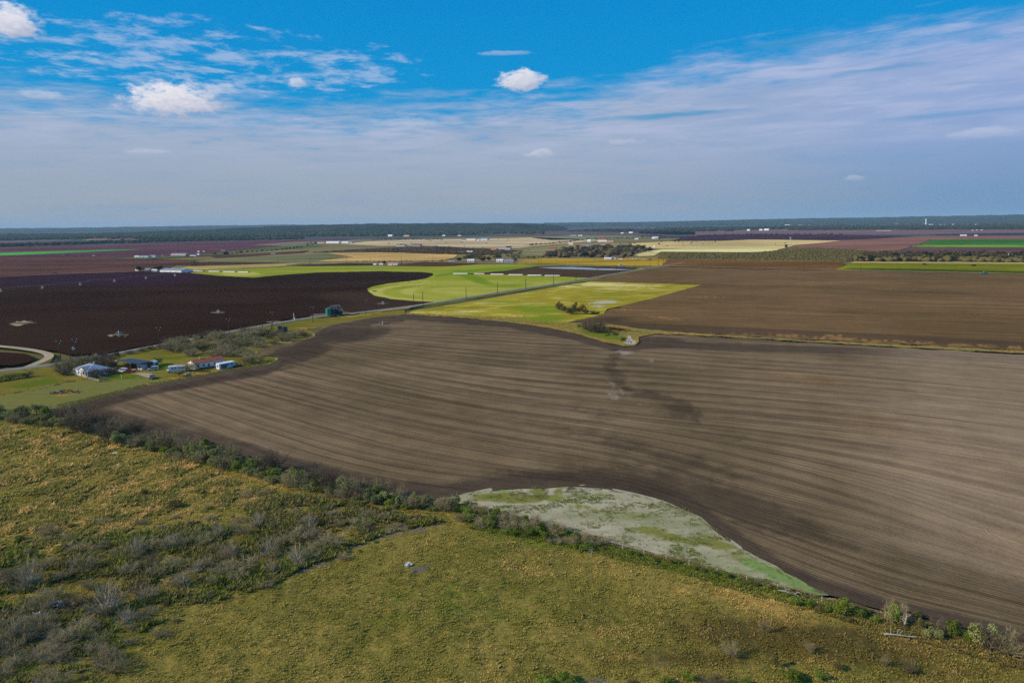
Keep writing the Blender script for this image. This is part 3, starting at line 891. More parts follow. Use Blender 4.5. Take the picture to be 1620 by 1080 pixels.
FAR = [
    # name, outline, colour, z
    ('plain', [(-500, 372), (-500, 398), (0, 392), (400, 384), (900, 378), (1620, 372), (2100, 368), (2100, 341.5), (1620, 346.5), (810, 355), (0, 364), (-500, 370)], (66, 72, 72), -0.9),
    ('far_woods_floor', [(-500, 376), (0, 371), (300, 367.5), (450, 363), (600, 358), (850, 356), (860, 371), (600, 373.5), (450, 375), (300, 377), (100, 379), (0, 380), (-500, 385)], (48, 58, 46), -0.7),
    ('purple_field', [(-500, 402), (-500, 394), (0, 390.5), (150, 387.5), (300, 382.5), (430, 379.5), (560, 377), (520, 384), (500, 386), (380, 396), (330, 402), (250, 407), (0, 406)], (84, 55, 60), -0.5),
    ('stubble_strip', [(0, 384.5), (60, 382.3), (110, 380.5), (120, 379.2), (60, 379.7), (0, 381.7)], (98, 80, 80), -0.3),
    ('stubble_strip', [(130, 380.3), (160, 379.2), (200, 379.4), (240, 378.5), (180, 377.6), (140, 378.2)], (150, 110, 92), -0.3),
    ('green_strip', [(-500, 413), (-500, 404), (0, 399.3), (100, 396.8), (180, 394.8), (225, 394.4), (160, 397.6), (60, 401.8), (0, 404)], (70, 138, 56), -0.2),
    ('brown_field', [(-500, 455), (-500, 415), (0, 406), (60, 404.8), (110, 404.6), (170, 406.8), (230, 409.5), (330, 411.5), (320, 414), (280, 419), (255, 428), (200, 430), (100, 433.5), (0, 438)], (80, 54, 46), -0.2),
    ('scrub', [(330, 410), (370, 397), (430, 391), (490, 386), (560, 378.5), (850, 373), (1100, 377), (1350, 398), (1370, 418), (1330, 428), (1050, 423), (860, 419), (700, 422), (560, 421), (440, 422.5), (330, 428), (270, 430), (270, 416)], (112, 100, 64), -0.6),
    ('pasture', [(170, 408), (250, 406.5), (330, 402), (370, 397), (430, 391), (490, 387), (520, 389), (470, 393), (400, 399), (330, 404), (230, 410)], (78, 88, 50), -0.1),
    ('pasture', [(300, 413), (400, 408), (520, 399), (600, 397), (560, 402), (520, 408), (590, 411), (640, 413), (440, 417), (320, 415)], (98, 96, 62), -0.1),
    ('brown_strip', [(330, 404), (400, 401), (490, 396), (480, 400), (400, 405), (340, 408)], (72, 52, 40), 0.0),
    ('brown_strip', [(230, 418), (330, 414), (430, 415), (460, 415.6), (380, 418), (300, 420)], (74, 50, 36), 0.0),
    ('stubble', [(270, 430), (300, 420.5), (380, 418.8), (470, 416), (560, 415), (450, 421), (400, 423.5), (330, 426)], (150, 130, 74), 0.0),
    ('pasture', [(400, 387), (470, 382), (560, 380), (600, 379), (560, 385), (520, 387), (450, 389)], (110, 100, 78), -0.3),
    ('dry_pasture', [(545, 386.5), (580, 382), (650, 379), (750, 378), (850, 375.5), (960, 380), (880, 386), (820, 392.5), (740, 392), (660, 387.5), (600, 389)], (172, 150, 112), 0.0),
    ('brown_scrub', [(490, 399), (560, 394.5), (640, 391), (700, 389.7), (760, 393), (830, 397), (780, 402), (690, 402), (600, 398.6)], (84, 64, 44), 0.1),
    ('stubble', [(500, 413), (560, 407), (520, 400.5), (600, 399.5), (680, 400.6), (724, 403), (718, 408), (700, 411.5), (600, 412.6)], (182, 146, 84), 0.1),
    ('brown_strip', [(450, 419.4), (478, 417.2), (540, 416.6), (590, 416.7), (596, 418.4), (560, 420), (480, 420.4)], (66, 50, 34), 0.2),
    ('brown_strip', [(618, 420.6), (640, 418), (668, 414.8), (700, 414.6), (758, 416.6), (740, 419), (720, 420.8), (680, 421.4)], (84, 58, 36), 0.2),
    ('pasture', [(800, 402), (840, 392), (960, 384), (1000, 386), (960, 395), (870, 398), (860, 404)], (120, 112, 72), 0.0),
    ('pasture', [(840, 376), (900, 372.5), (1000, 372.5), (1050, 376), (960, 379), (870, 379.5)], (108, 112, 80), 0.0),
    ('gold_field', [(812, 417), (830, 411), (860, 409), (950, 409.5), (1010, 408), (1060, 410), (1055, 420), (1000, 421), (920, 418.6)], (146, 118, 30), 0.1),
    ('mauve_field', [(800, 373), (760, 370.5), (850, 366.5), (1000, 366), (1100, 366.8), (1100, 371), (1000, 372), (900, 372.4)], (90, 72, 72), -0.3),
    ('mauve_field', [(1000, 369), (1130, 364.3), (1620, 358.5), (2100, 356), (2100, 366.5), (1620, 368.5), (1380, 371), (1200, 369.5), (1100, 372)], (106, 80, 80), -0.3),
    ('dark_purple_field', [(1050, 383), (1080, 376), (1120, 372.4), (1200, 370.3), (1330, 371.6), (1460, 373.8), (1400, 379.5), (1280, 380.5), (1160, 381), (1120, 384)], (56, 34, 44), -0.2),
    ('dark_strip', [(1480, 370.8), (1620, 369.2), (2100, 367), (2100, 370.5), (1620, 372.7), (1480, 372.8)], (34, 46, 66), -0.1),
    ('mauve_field', [(1230, 396), (1290, 381), (1380, 378), (1465, 372.8), (1620, 372.2), (2100, 371), (2100, 380), (1620, 379), (1470, 379.5), (1450, 389), (1408, 402), (1300, 402)], (116, 80, 66), 0.0),
    ('green_field', [(1438, 390.2), (1462, 386), (1474, 379.5), (1540, 378.3), (1620, 378.6), (2100, 379), (2100, 392.5), (1620, 391.2)], (54, 98, 34), 0.1),
    ('green_strip', [(1436, 390.3), (1460, 387), (1620, 388.2), (2100, 389), (2100, 393), (1620, 391.6)], (98, 132, 20), 0.15),
    ('purple_field', [(1400, 404), (1438, 390.6), (1620, 391.6), (2100, 393), (2100, 409), (1620, 406)], (86, 60, 60), 0.1),
    ('straw_hill', [(1004, 403.5), (1020, 398.5), (1045, 395), (1100, 391.6), (1180, 391), (1235, 393.5), (1225, 397), (1190, 399.3), (1100, 398.7), (1046, 398), (1035, 404.5), (1012, 405.5)], (206, 178, 116), 0.25),
    ('straw_hill', [(1000, 385), (1060, 381.6), (1140, 381.2), (1190, 379), (1260, 379.7), (1330, 380.6), (1300, 384), (1260, 387.5), (1235, 394), (1180, 391.4), (1100, 391.8), (1050, 394), (1000, 391)], (184, 158, 100), 0.1),
    ('brown_scrub', [(1045, 399), (1100, 399.3), (1190, 400), (1235, 394.5), (1250, 391.5), (1300, 391.6), (1370, 396), (1420, 402), (1345, 413), (1330, 414.5), (1130, 411.5), (1040, 408.5)], (98, 84, 40), 0.15),
    ('rust_field', [(1046, 421), (1056, 410.5), (1130, 412.4), (1330, 415), (1338, 417.5), (1322, 427), (1180, 424.3)], (100, 68, 32), 0.2),
    ('verge', [(1320, 427.3), (1345, 416.5), (1380, 414.6), (1620, 416.5), (2100, 420), (2100, 444), (1620, 434), (1400, 429.6)], (110, 110, 12), 0.25),
    ('straw_strip', [(1345, 416.5), (1352, 413.8), (1620, 415.3), (2100, 419), (2100, 421.5), (1620, 418), (1380, 416.4)], (176, 152, 92), 0.3),
    ('dark_verge', [(1335, 426), (1345, 424), (1450, 425.5), (1620, 429.5), (2100, 437), (2100, 442), (1620, 432.5), (1400, 428.4)], (72, 78, 20), 0.35),
]
for i, (nm, po, c, z) in enumerate(FAR):
    o = sheet(nm, po, fmat(c, name=nm, var=0.45), z=z, step=8, jit=0.5, seed=40 + i)

# olive and rust mottling on the slope behind the right-hand field is left to the material of that field

# ---- hills on the horizon
def hill(name, pts, D, depth, mat, seed, rag=0.0):
    """a ridge: pts = (photo x, photo y of its crest); D = distance of the crest"""
    xs = np.arange(pts[0][0], pts[-1][0], 6.0)
    ys = np.interp(xs, [p[0] for p in pts], [p[1] for p in pts])
    prof = np.array([-1.0, -0.8, -0.6, -0.42, -0.28, -0.16, -0.07, 0.0, 0.12, 0.4, 1.0])
    V = []
    nrm = len(prof)
    for i, (x, y) in enumerate(zip(xs, ys)):
        d = ray(x, y); hl = hypot(d[0], d[1])
        ux, uy = d[0] / hl, d[1] / hl
        top = CAM_H + d[2] / hl * D + 1.0
        for j, t in enumerate(prof):
            dist = D + t * depth
            hh = top * (0.5 + 0.5 * cos(pi * min(1, abs(t)))) if t <= 0 else top * (1 - t)
            hh *= 1 + 0.25 * (fbm(i * .15, j * .7, seed, 3) - .5) * (t != 0)
            hh += rag * (fbm(i * .6, j * 1.7, seed + 5, 2) - .5)
            V.append((ux * dist, uy * dist, (hh if 0 < j < nrm - 1 else -3)))
    F = []
    for i in range(len(xs) - 1):
        for j in range(nrm - 1):
            a = i * nrm + j
            F.append([a, a + nrm, a + nrm + 1, a + 1])
    me = mesh_np(name, V, F, mat, smooth=True)
    o = link(name, me); o['kind'] = 'structure'
    return o


M['hill'] = gmat('wooded_hill', K(26, 40, 24, GK), K(52, 60, 38, GK), big=0.003, mid=0.012, fine=0.03, bump=0, contrast=0.5)
M['hill2'] = gmat('wooded_hill_dark', K(24, 34, 20, GK), K(48, 52, 34, GK), big=0.004, mid=0.015, fine=0.04, bump=0, contrast=0.5)
hill('hills', [(-700, 366), (-200, 364), (0, 361.5), (150, 360), (300, 357.5), (450, 355.5), (600, 356), (700, 356)], 17000, 4500, M['hill'], 1, 20)
hill('hills', [(-600, 374), (-200, 372), (0, 370.2), (60, 369.6), (150, 369.0), (260, 365.5), (330, 363.0), (420, 358.6), (500, 355.8), (600, 354.6), (700, 353.4), (800, 353.2), (850, 354.2), (900, 358.5)], 8200, 2300, M['hill2'], 2, 14)
hill('hills', [(795, 361), (806, 358.5), (818, 355.6), (826, 353.9), (835, 355.2), (846, 358), (862, 360.5)], 7000, 700, M['hill2'], 3, 8)
hill('hills', [(860, 352.6), (1000, 351.4), (1100, 349.5), (1200, 347), (1300, 345.2), (1400, 343.8), (1500, 341.8), (1620, 339.5), (1900, 336), (2300, 334)], 14500, 4200, M['hill'], 4, 16)
hill('hills', [(820, 353.6), (900, 352.2), (1050, 350.8), (1250, 350), (1450, 349)], 26000, 5000, M['hill'], 5, 10)

# ---- haze: the air itself
hz = bpy.data.meshes.new('haze')
R = 32000.0
z0, z1 = -6.0, 260.0
hz.from_pydata([(x, y, z) for z in (z0, z1) for (x, y) in ((-R, -R), (R, -R), (R, R), (-R, R))], [],
               [(3, 2, 1, 0), (4, 5, 6, 7), (0, 1, 5, 4), (1, 2, 6, 5), (2, 3, 7, 6), (3, 0, 4, 7)])
hm = bpy.data.materials.new('haze'); hm.use_nodes = True
g = NG(hm.node_tree)
pv = g.new('ShaderNodeVolumePrincipled')
pv.inputs['Color'].default_value = (0.48, 0.76, 1.0, 1)
pv.inputs['Density'].default_value = 3.3e-5
pv.inputs['Anisotropy'].default_value = 0.0
out = g.new('ShaderNodeOutputMaterial'); g.l.new(pv.outputs[0], out.inputs['Volume'])
hz.materials.append(hm)
ho = link('haze', hz); ho['kind'] = 'stuff'
# ================================================================== BUILT THINGS
S = {
    'white': smat('white_paint', (0.72, 0.72, 0.70), 0.6, dirt=((0.45, 0.42, 0.36), 0.35)),
    'bluewhite': smat('pale_blue_paint', (0.52, 0.60, 0.66), 0.55, dirt=((0.35, 0.38, 0.38), 0.3)),
    'cream': smat('cream_wall', (0.60, 0.50, 0.36), 0.7),
    'grey': smat('grey_wall', (0.30, 0.31, 0.32), 0.6),
    'greyroof': smat('grey_metal_roof', (0.34, 0.38, 0.42), 0.45, 0.3, dirt=((0.25, 0.25, 0.25), 0.5)),
    'blueroof': smat('blue_grey_roof', (0.26, 0.31, 0.37), 0.5, 0.2),
    'darkroof': smat('dark_metal_roof', (0.055, 0.07, 0.09), 0.5, 0.2, dirt=((0.10, 0.10, 0.10), 0.4)),
    'rustroof': smat('rusty_red_roof', (0.26, 0.075, 0.035), 0.75, dirt=((0.30, 0.14, 0.08), 0.5)),
    'redroof': smat('red_tile_roof', (0.42, 0.08, 0.05), 0.7),
    'orangeroof': smat('orange_tile_roof', (0.52, 0.20, 0.10), 0.7),
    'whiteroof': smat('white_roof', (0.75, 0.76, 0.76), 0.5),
    'brownroof': smat('brown_roof', (0.13, 0.09, 0.07), 0.8),
    'glass': smat('dark_glass', (0.02, 0.03, 0.04), 0.12, spec=0.6),
    'trim': smat('trim_paint', (0.6, 0.6, 0.58), 0.6),
    'door': smat('door_paint', (0.12, 0.10, 0.09), 0.6),
    'wood': smat('weathered_wood', (0.13, 0.10, 0.075), 0.9, vary=0.3),
    'poledark': smat('creosote_pole', (0.045, 0.035, 0.03), 0.85, vary=0.3),
    'palewood': smat('bleached_wood', (0.42, 0.38, 0.32), 0.85, vary=0.3),
    'steel': smat('galvanised_steel', (0.45, 0.46, 0.46), 0.4, 0.5),
    'rubber': smat('black_rubber', (0.02, 0.02, 0.02), 0.8),
    'greentank': smat('green_tank_paint', (0.02, 0.20, 0.13), 0.45, dirt=((0.02, 0.10, 0.07), 0.5)),
    'shadedtank': smat('shaded_green_tank_paint', (0.012, 0.045, 0.04), 0.5, dirt=((0.03, 0.05, 0.04), 0.5)),  # tank green darkened: the shade on these tanks is put into the colour
    'blacktank': smat('black_tank_paint', (0.02, 0.028, 0.033), 0.5, dirt=((0.05, 0.05, 0.05), 0.5)),
    'rust': smat('rusty_metal', (0.25, 0.09, 0.05), 0.85, vary=0.4, dirt=((0.55, 0.48, 0.42), 0.6)),
    'carwhite': smat('white_car_paint', (0.70, 0.72, 0.74), 0.25, spec=0.6),
    'carmaroon': smat('maroon_car_paint', (0.16, 0.02, 0.025), 0.25, spec=0.6),
    'cardark': smat('dark_car_paint', (0.03, 0.035, 0.045), 0.25, spec=0.6),
    'cargrey': smat('grey_car_paint', (0.25, 0.25, 0.24), 0.35, spec=0.5),
    'carpale': smat('pale_blue_car_paint', (0.48, 0.56, 0.60), 0.3, spec=0.5),
    'carrust': smat('rusty_car_paint', (0.20, 0.06, 0.03), 0.7, dirt=((0.03, 0.03, 0.03), 0.6)),
    'teal': smat('teal_paint', (0.05, 0.28, 0.26), 0.5),
    'plastic': smat('white_plastic', (0.70, 0.70, 0.66), 0.5, dirt=((0.5, 0.47, 0.40), 0.3)),
    'bark': smat('grey_bark', (0.13, 0.115, 0.095), 0.95, vary=0.35, scale=2),
    'palestem': smat('pale_mesquite_stems', (0.46, 0.42, 0.33), 0.95, vary=0.2, scale=2),
    'stem': smat('mesquite_stems', (0.17, 0.145, 0.105), 0.95, vary=0.3, scale=2),
    'deadwood': smat('dead_bleached_bark', (0.40, 0.36, 0.30), 0.95, vary=0.3, scale=2),
    'scrap': smat('grey_scrap_board', (0.30, 0.31, 0.32), 0.8, vary=0.4, random_tint=0.5),
    'scrapdark': smat('dark_scrap', (0.07, 0.075, 0.08), 0.8, vary=0.4, random_tint=0.5),
    'brush': smat('dead_brush', (0.10, 0.075, 0.05), 0.95, vary=0.4),
}
M['asphalt'] = gmat('old_asphalt', K(120, 116, 110, 1.0), K(134, 128, 118, 1.0), big=0.02, mid=0.2, fine=1.5, bump=0.0, contrast=0.15)
M['shoulder'] = gmat('grass_shoulder', K(108, 108, 44, GK), K(132, 118, 60, GK), big=0.03, mid=0.3, fine=1.2, bump=0.1, contrast=0.3)
M['gravel'] = gmat('gravel', K(168, 152, 126, 1.1), K(148, 132, 106, 1.1), big=0.03, mid=0.3, fine=2.0, bump=0.02, contrast=0.2)


class MB:
    def __init__(s):
        s.V = []; s.F = []

    def box(s, c, d, rz=0.0, taper=1.0, m=None):
        n = len(s.V)
        for z, k in ((-.5, 1.0), (.5, taper)):
            for x, y in ((-.5, -.5), (.5, -.5), (.5, .5), (-.5, .5)):
                X, Y = x * d[0] * k, y * d[1] * k
                v = Vector((X * cos(rz) - Y * sin(rz) + c[0], X * sin(rz) + Y * cos(rz) + c[1], z * d[2] + c[2]))
                s.V.append(tuple(m @ v if m else v))
        s.F += [[n + i for i in f] for f in ((3, 2, 1, 0), (4, 5, 6, 7), (0, 1, 5, 4), (1, 2, 6, 5), (2, 3, 7, 6), (3, 0, 4, 7))]
        return s

    def tube(s, a, b, ra, rb=None, n=8, cap=True):
        a = Vector(a); b = Vector(b); rb = ra if rb is None else rb
        d = (b - a)
        if d.length < 1e-6: return s
        q = d.to_track_quat('Z', 'Y')
        i0 = len(s.V)
        for p, r_ in ((a, ra), (b, rb)):
            for k in range(n):
                t = 2 * pi * k / n
                s.V.append(tuple(p + q @ Vector((cos(t) * r_, sin(t) * r_, 0))))
        for k in range(n):
            s.F.append([i0 + k, i0 + (k + 1) % n, i0 + n + (k + 1) % n, i0 + n + k])
        if cap:
            s.F.append([i0 + k for k in range(n)][::-1]); s.F.append([i0 + n + k for k in range(n)])
        return s

    def prism(s, poly, y0, y1):
        """outline in x,z pushed along y"""
        i0 = len(s.V); n = len(poly)
        for y in (y0, y1):
            for (x, z) in poly: s.V.append((x, y, z))
        for k in range(n):
            s.F.append([i0 + k, i0 + (k + 1) % n, i0 + n + (k + 1) % n, i0 + n + k])
        s.F.append([i0 + k for k in range(n)]); s.F.append([i0 + n + k for k in range(n)][::-1])
        return s

    def quad(s, *p):
        n = len(s.V)
        s.V += [tuple(q) for q in p]
        s.F.append(list(range(n, n + len(p))))
        return s

    def slab(s, p, t):
        """thick roof plane: p = corner points, t = thickness downward"""
        n = len(s.V); k = len(p)
        s.V += [tuple(q) for q in p] + [(q[0], q[1], q[2] - t) for q in p]
        s.F.append(list(range(n, n + k))); s.F.append(list(range(n + 2 * k - 1, n + k - 1, -1)))
        for i in range(k):
            j = (i + 1) % k
            s.F.append([n + j, n + i, n + k + i, n + k + j])
        return s

    def build(s, name, mat, parent=None, loc=None, rz=None, smooth=False):
        me = mesh_np(name, s.V, s.F, mat, smooth)
        return link(name, me, parent, loc, rz)


def thing(name, label, cat, loc=(0, 0, 0), rz=0.0, group=None):
    o = bpy.data.objects.new(name, None)
    o.empty_display_size = 0.5
    COL.objects.link(o)
    o.location = loc; o.rotation_euler = (0, 0, rz)
    return tag(o, label, cat, group)


def hgt(px, py, top, z=0.0):
    """real height of something standing at a photographed base whose top is seen at row `top`"""
    x, y = P(px, py, z)
    d = ray(px, top); D = hypot(x, y)
    return CAM_H + float(d[2]) / hypot(float(d[0]), float(d[1])) * D - z


def mpp(px, py):
    """metres per photograph pixel at a ground spot"""
    x, y = P(px, py)
    v = CAM_R.transposed() @ Vector((x, y, -CAM_H))
    return -v.z / FPX


# ------------------------------------------------------------------ roads
def ribbon(name, pts, w, mat, z=0.75, shoulder=None, taper=None):
    """ribbon through ground points; w half width in metres"""
    W = [Vector(P(*p)) for p in pts]
    # Catmull-Rom
    Q = []
    for i in range(len(W) - 1):
        p0 = W[max(0, i - 1)]; p1 = W[i]; p2 = W[i + 1]; p3 = W[min(len(W) - 1, i + 2)]
        k = 8
        for j in range(k):
            t = j / k
            Q.append(0.5 * ((2 * p1) + (p2 - p0) * t + (2 * p0 - 5 * p1 + 4 * p2 - p3) * t * t + (3 * p1 - p0 - 3 * p2 + p3) * t ** 3))
    Q.append(W[-1])
    offs = [-w, w] if not shoulder else [-w - shoulder, -w, w, w + shoulder]
    zs = [z, z] if not shoulder else [-0.9, z - 0.02, z - 0.02, -0.9]
    V = []; F = []
    n = len(offs)
    for i, q in enumerate(Q):
        d = (Q[min(i + 1, len(Q) - 1)] - Q[max(i - 1, 0)]).normalized()
        nx = Vector((d.y, -d.x))
        k = 1 + 0.12 * (float(vn(i * .7, 3.0, 5)) - .5)
        for o_, zz in zip(offs, zs):
            p = q + nx * o_ * k
            V.append((p.x, p.y, zz))
    for i in range(len(Q) - 1):
        for j in range(n - 1):
            a = i * n + j
            F.append([a, a + 1, a + n + 1, a + n])
    F = [f if (V[f[1]][0] - V[f[0]][0]) * (V[f[2]][1] - V[f[0]][1]) - (V[f[1]][1] - V[f[0]][1]) * (V[f[2]][0] - V[f[0]][0]) > 0 else f[::-1] for f in F]
    o = link(name, mesh_np(name, V, F, mat))
    o['kind'] = 'structure'
    return o


ROAD = [(-260, 628), (-60, 597), (0, 588.5), (55, 582), (100, 575.5), (165, 564.5), (240, 550), (330, 532.5), (415, 516.5), (500, 502.5), (560, 496.5), (620, 489.2), (690, 479.6), (800, 461.8), (900, 446.6), (1000, 429), (1048, 421.3), (1080, 416)]
ribbon('road', ROAD, 3.1, M['asphalt'], z=0.78)
ribbon('road_shoulder', ROAD, 3.2, M['shoulder'], z=0.77, shoulder=4.0)
ribbon('farm_track', [(-200, 542), (-60, 545), (0, 549.5), (30, 552.5), (62, 557.5), (77, 563), (75, 569), (60, 576), (45, 582)], 2.2, M['gravel'], z=0.80)
ribbon('dirt_shoulder', [(690, 480.2), (660, 485), (640, 488.6), (600, 493.6)], 1.6, M['gravel'], z=0.83)
ribbon('county_road', [(270, 431.5), (330, 429), (420, 423.2), (470, 419.6), (560, 415.6), (650, 413.5), (740, 416.8), (800, 417), (860, 419.6), (960, 420.5), (1048, 421.3), (1180, 424), (1330, 427.4), (1480, 431), (1620, 434), (2050, 443)], 2.6, M['gravel'], z=0.7)
ribbon('farm_track', [(0, 438.5), (100, 433.6), (200, 430.2), (255, 427.2), (300, 428.8), (394, 430.6)], 1.6, M['gravel'], z=0.8)
ribbon('farm_track', [(1046, 411), (1100, 411.6), (1200, 413), (1330, 414.8)], 1.8, M['gravel'], z=0.6)
ribbon('farm_track', [(1330, 389.5), (1250, 388.6), (1180, 388.5), (1150, 388.6)], 3.0, M['gravel'], z=0.6)
ribbon('farm_track', [(1620, 390.2), (1440, 389.6), (1330, 389.3)], 3.0, M['gravel'], z=0.6)
# driveway in the yard
sheet('driveway', [(200, 588), (213, 589), (230, 590), (240, 591), (241, 593), (244, 597), (236, 598), (228, 596), (220, 593), (208, 591)], M['gravel'], z=0.12, step=3, jit=0.5, seed=91)
sheet('driveway', [(180, 586), (205, 583), (217, 583), (213, 586), (200, 589), (186, 590)], M['gravel'], z=0.13, step=3, jit=0.5, seed=92)
sheet('well_pad', [(490, 501.5), (497, 497.5), (520, 496.5), (548, 494.5), (560, 496), (575, 494.5), (566, 497.3), (530, 501.5), (500, 503.5)], M['pad'], z=0.62, step=4, jit=0.6, seed=93)
sheet('small_field', [(-260, 600), (-300, 560), (-60, 556), (0, 557), (40, 560), (55, 566), (48, 573), (20, 578), (-60, 586)], M['black'], z=0.25, step=8, jit=1, seed=94)


# ------------------------------------------------------------------ buildings
def frame(A, B, z=0.0):
    """origin and heading of a front wall running A -> B (photograph pixels), y pointing away from the camera"""
    a = Vector(P(*A)); b = Vector(P(*B))
    if a.x > b.x: a, b = b, a
    mid = (a + b) / 2; w = (b - a).length
    return mid, w, atan2(b.y - a.y, b.x - a.x)


def house(name, A, B, depth, h, label, wall='white', roof='greyroof', kind='gable', ridge='x', rh=1.4, over=0.35, z=0.0, windows=(), doors=(), cat='house', group=None, chimney=None, endwin=0, endwall=None):
    mid, w, rz = frame(A, B)
    t = thing(name, label, cat, (mid.x, mid.y, z), rz, group)
    d = depth
    mb = MB()
    if kind == 'gable' and ridge == 'x':
        mb.prism([(0, -0.3), (d, -0.3), (d, h), (d / 2, h + rh), (0, h)], -w / 2, w / 2)
        mb.V = [(y, x, zz) for (x, y, zz) in mb.V]
    elif kind == 'gable':
        mb.prism([(-w / 2, -0.3), (w / 2, -0.3), (w / 2, h), (0, h + rh), (-w / 2, h)], 0, d)
    else:
        mb.box((0, d / 2, h / 2 - .15), (w, d, h + .3))
    mb.build('wall', S[wall], t)
    o = over; r = MB(); e = 0.06
    s = rh / (d / 2) * o if ridge == 'x' else rh / (w / 2) * o
    if kind == 'gable' and ridge == 'x':
        r.slab([(-w / 2 - o, -o, h - s + e), (w / 2 + o, -o, h - s + e), (w / 2 + o, d / 2, h + rh + e), (-w / 2 - o, d / 2, h + rh + e)], .12)
        r.slab([(-w / 2 - o, d / 2, h + rh + e), (w / 2 + o, d / 2, h + rh + e), (w / 2 + o, d + o, h - s + e), (-w / 2 - o, d + o, h - s + e)], .12)
    elif kind == 'gable':
        r.slab([(-w / 2 - o, -o, h - s + e), (0, -o, h + rh + e), (0, d + o, h + rh + e), (-w / 2 - o, d + o, h - s + e)], .12)
        r.slab([(0, -o, h + rh + e), (w / 2 + o, -o, h - s + e), (w / 2 + o, d + o, h - s + e), (0, d + o, h + rh + e)], .12)
    elif kind == 'hip':
        k = min(w, d) / 2
        x0, x1, y0, y1 = -w / 2 - o, w / 2 + o, -o, d + o
        if w >= d: R1 = (-w / 2 + k, d / 2, h + rh); R2 = (w / 2 - k, d / 2, h + rh)
        else: R1 = (0, k, h + rh); R2 = (0, d - k, h + rh)
        c = [(x0, y0, h), (x1, y0, h), (x1, y1, h), (x0, y1, h)]
        if w >= d:
            r.slab([c[0], c[1], R2, R1], .1); r.slab([c[1], c[2], R2], .1); r.slab([c[2], c[3], R1, R2], .1); r.slab([c[3], c[0], R1], .1)
        else:
            r.slab([c[0], c[1], R1], .1); r.slab([c[1], c[2], R2, R1], .1); r.slab([c[2], c[3], R2], .1); r.slab([c[3], c[0], R1, R2], .1)
    else:   # flat or single slope
        r.slab([(-w / 2 - o, -o, h + .15), (w / 2 + o, -o, h + .15), (w / 2 + o, d + o, h + rh * .3 + .15), (-w / 2 - o, d + o, h + rh * .3 + .15)], .15)
    r.build('roof', S[roof], t)
    for (u, zz, ww, hh) in windows:
        f = MB(); x = u * w
        f.box((x, -0.03, zz), (ww + .2, .1, hh + .2)).build('window', S['trim'], t)
        f2 = MB().box((x, -0.09, zz), (ww, .05, hh)).build('pane', S['glass'], t.children[-1])
    for i in range(endwin):
        y = d * (i + 1) / (endwin + 1)
        f = MB().box((-w / 2 - .03, y, h * .55), (.1, 1.0, 1.0)).build('window', S['trim'], t)
        MB().box((-w / 2 - .09, y, h * .55), (.05, .8, .8)).build('pane', S['glass'], f)
    for (u, ww, hh) in doors:
        MB().box((u * w, -0.05, hh / 2), (ww, .12, hh)).build('door', S['door'], t)
    if chimney:
        MB().box((chimney[0] * w, chimney[1] * d, h + rh + .3), (.5, .5, 1.4)).build('chimney', S['steel'], t)
    return t


# the white farmhouse: low main body, front gable, side wing
fh = house('farmhouse', (117, 592.0), (139.5, 597.4), 10.5, 2.9, 'white farmhouse with a grey metal roof among bare trees on the left lawn', 'white', 'greyroof', 'hip', rh=2.3,
           windows=[(-.38, 1.6, .9, 1.1), (-.12, 1.6, .9, 1.1), (.2, 1.6, 1.0, 1.2), (.4, 1.6, .9, 1.1)], doors=[(.04, .9, 2.0)], cat='farmhouse', chimney=(.1, .55))
_w = (Vector(P(117, 592)) - Vector(P(139.5, 597.4))).length
m_ = MB(); m_.prism([(-_w * .12, 2.85), (_w * .42, 2.85), (_w * .15, 4.7)], -.3, 4.0); m_.build('gable', S['white'], fh)
m_ = MB(); m_.slab([(-_w * .14, -.6, 2.8), (_w * .15, -.6, 4.85), (_w * .15, 4.6, 4.85), (-_w * .14, 4.6, 2.8)], .1)
m_.slab([(_w * .15, -.6, 4.85), (_w * .45, -.6, 2.8), (_w * .45, 4.6, 2.8), (_w * .15, 4.6, 4.85)], .1); m_.build('gable_roof', S['blueroof'], fh)
m_ = MB(); m_.box((-_w / 2 - 1.6, 3.6, 1.2), (3.2, 5.0, 2.7)); m_.build('side_wing', S['white'], fh)
m_ = MB(); m_.slab([(-_w / 2 - 3.4, .9, 2.5), (-_w / 2 - 3.4, 6.3, 2.5), (-_w / 2 + .1, 6.3, 3.4), (-_w / 2 + .1, .9, 3.4)][::-1], .1); m_.build('side_roof', S['greyroof'], fh)

mh = house('mobile_home', (309, 584.8), (356, 576.8), 7.6, 3.0, 'long white mobile home with a rusty red roof beside the field edge', 'white', 'rustroof', 'gable', 'x', rh=1.3, over=.3,
           windows=[(-.40, 1.7, 1.1, 1.0), (-.22, 1.7, 1.1, 1.0), (.16, 1.7, 1.1, 1.0), (.4, 1.7, 1.1, 1.0)], doors=[(-.05, .9, 2.1), (.28, .9, 2.1)], endwin=1, cat='mobile home', chimney=(-.2, .55))
m_ = MB(); m_.box((-1.0, -1.3, .35), (4.5, 2.4, .5)); [m_.box((-3.1 + i * 1.05, -2.4, 1.0), (.1, .1, 1.2)) for i in range(5)]; m_.build('porch', S['wood'], mh)

house('travel_trailer', (347.2, 584.6), (372, 580.0), 3.0, 2.4, 'white and blue travel trailer in front of the red roofed mobile home', 'bluewhite', 'whiteroof', 'flat', rh=.1, over=.05,
      windows=[(.05, 1.5, .9, .7), (.3, 1.5, .9, .7)], doors=[(-.2, 3.0, 2.0)], endwin=1, cat='trailer', z=.3)
house('storage_shed', (225, 584.8), (250, 579.2), 3.4, 2.5, 'pale blue storage shed with a lit white end beside the dark roofed barn', 'bluewhite', 'bluewhite', 'gable', 'x', rh=.7, over=.1, doors=[(.42, 1.6, 2.0)], endwin=1, cat='shed')


def at_z(px, py, z):
    x, y = P(px, py, z)
    return Vector((x, y, z))


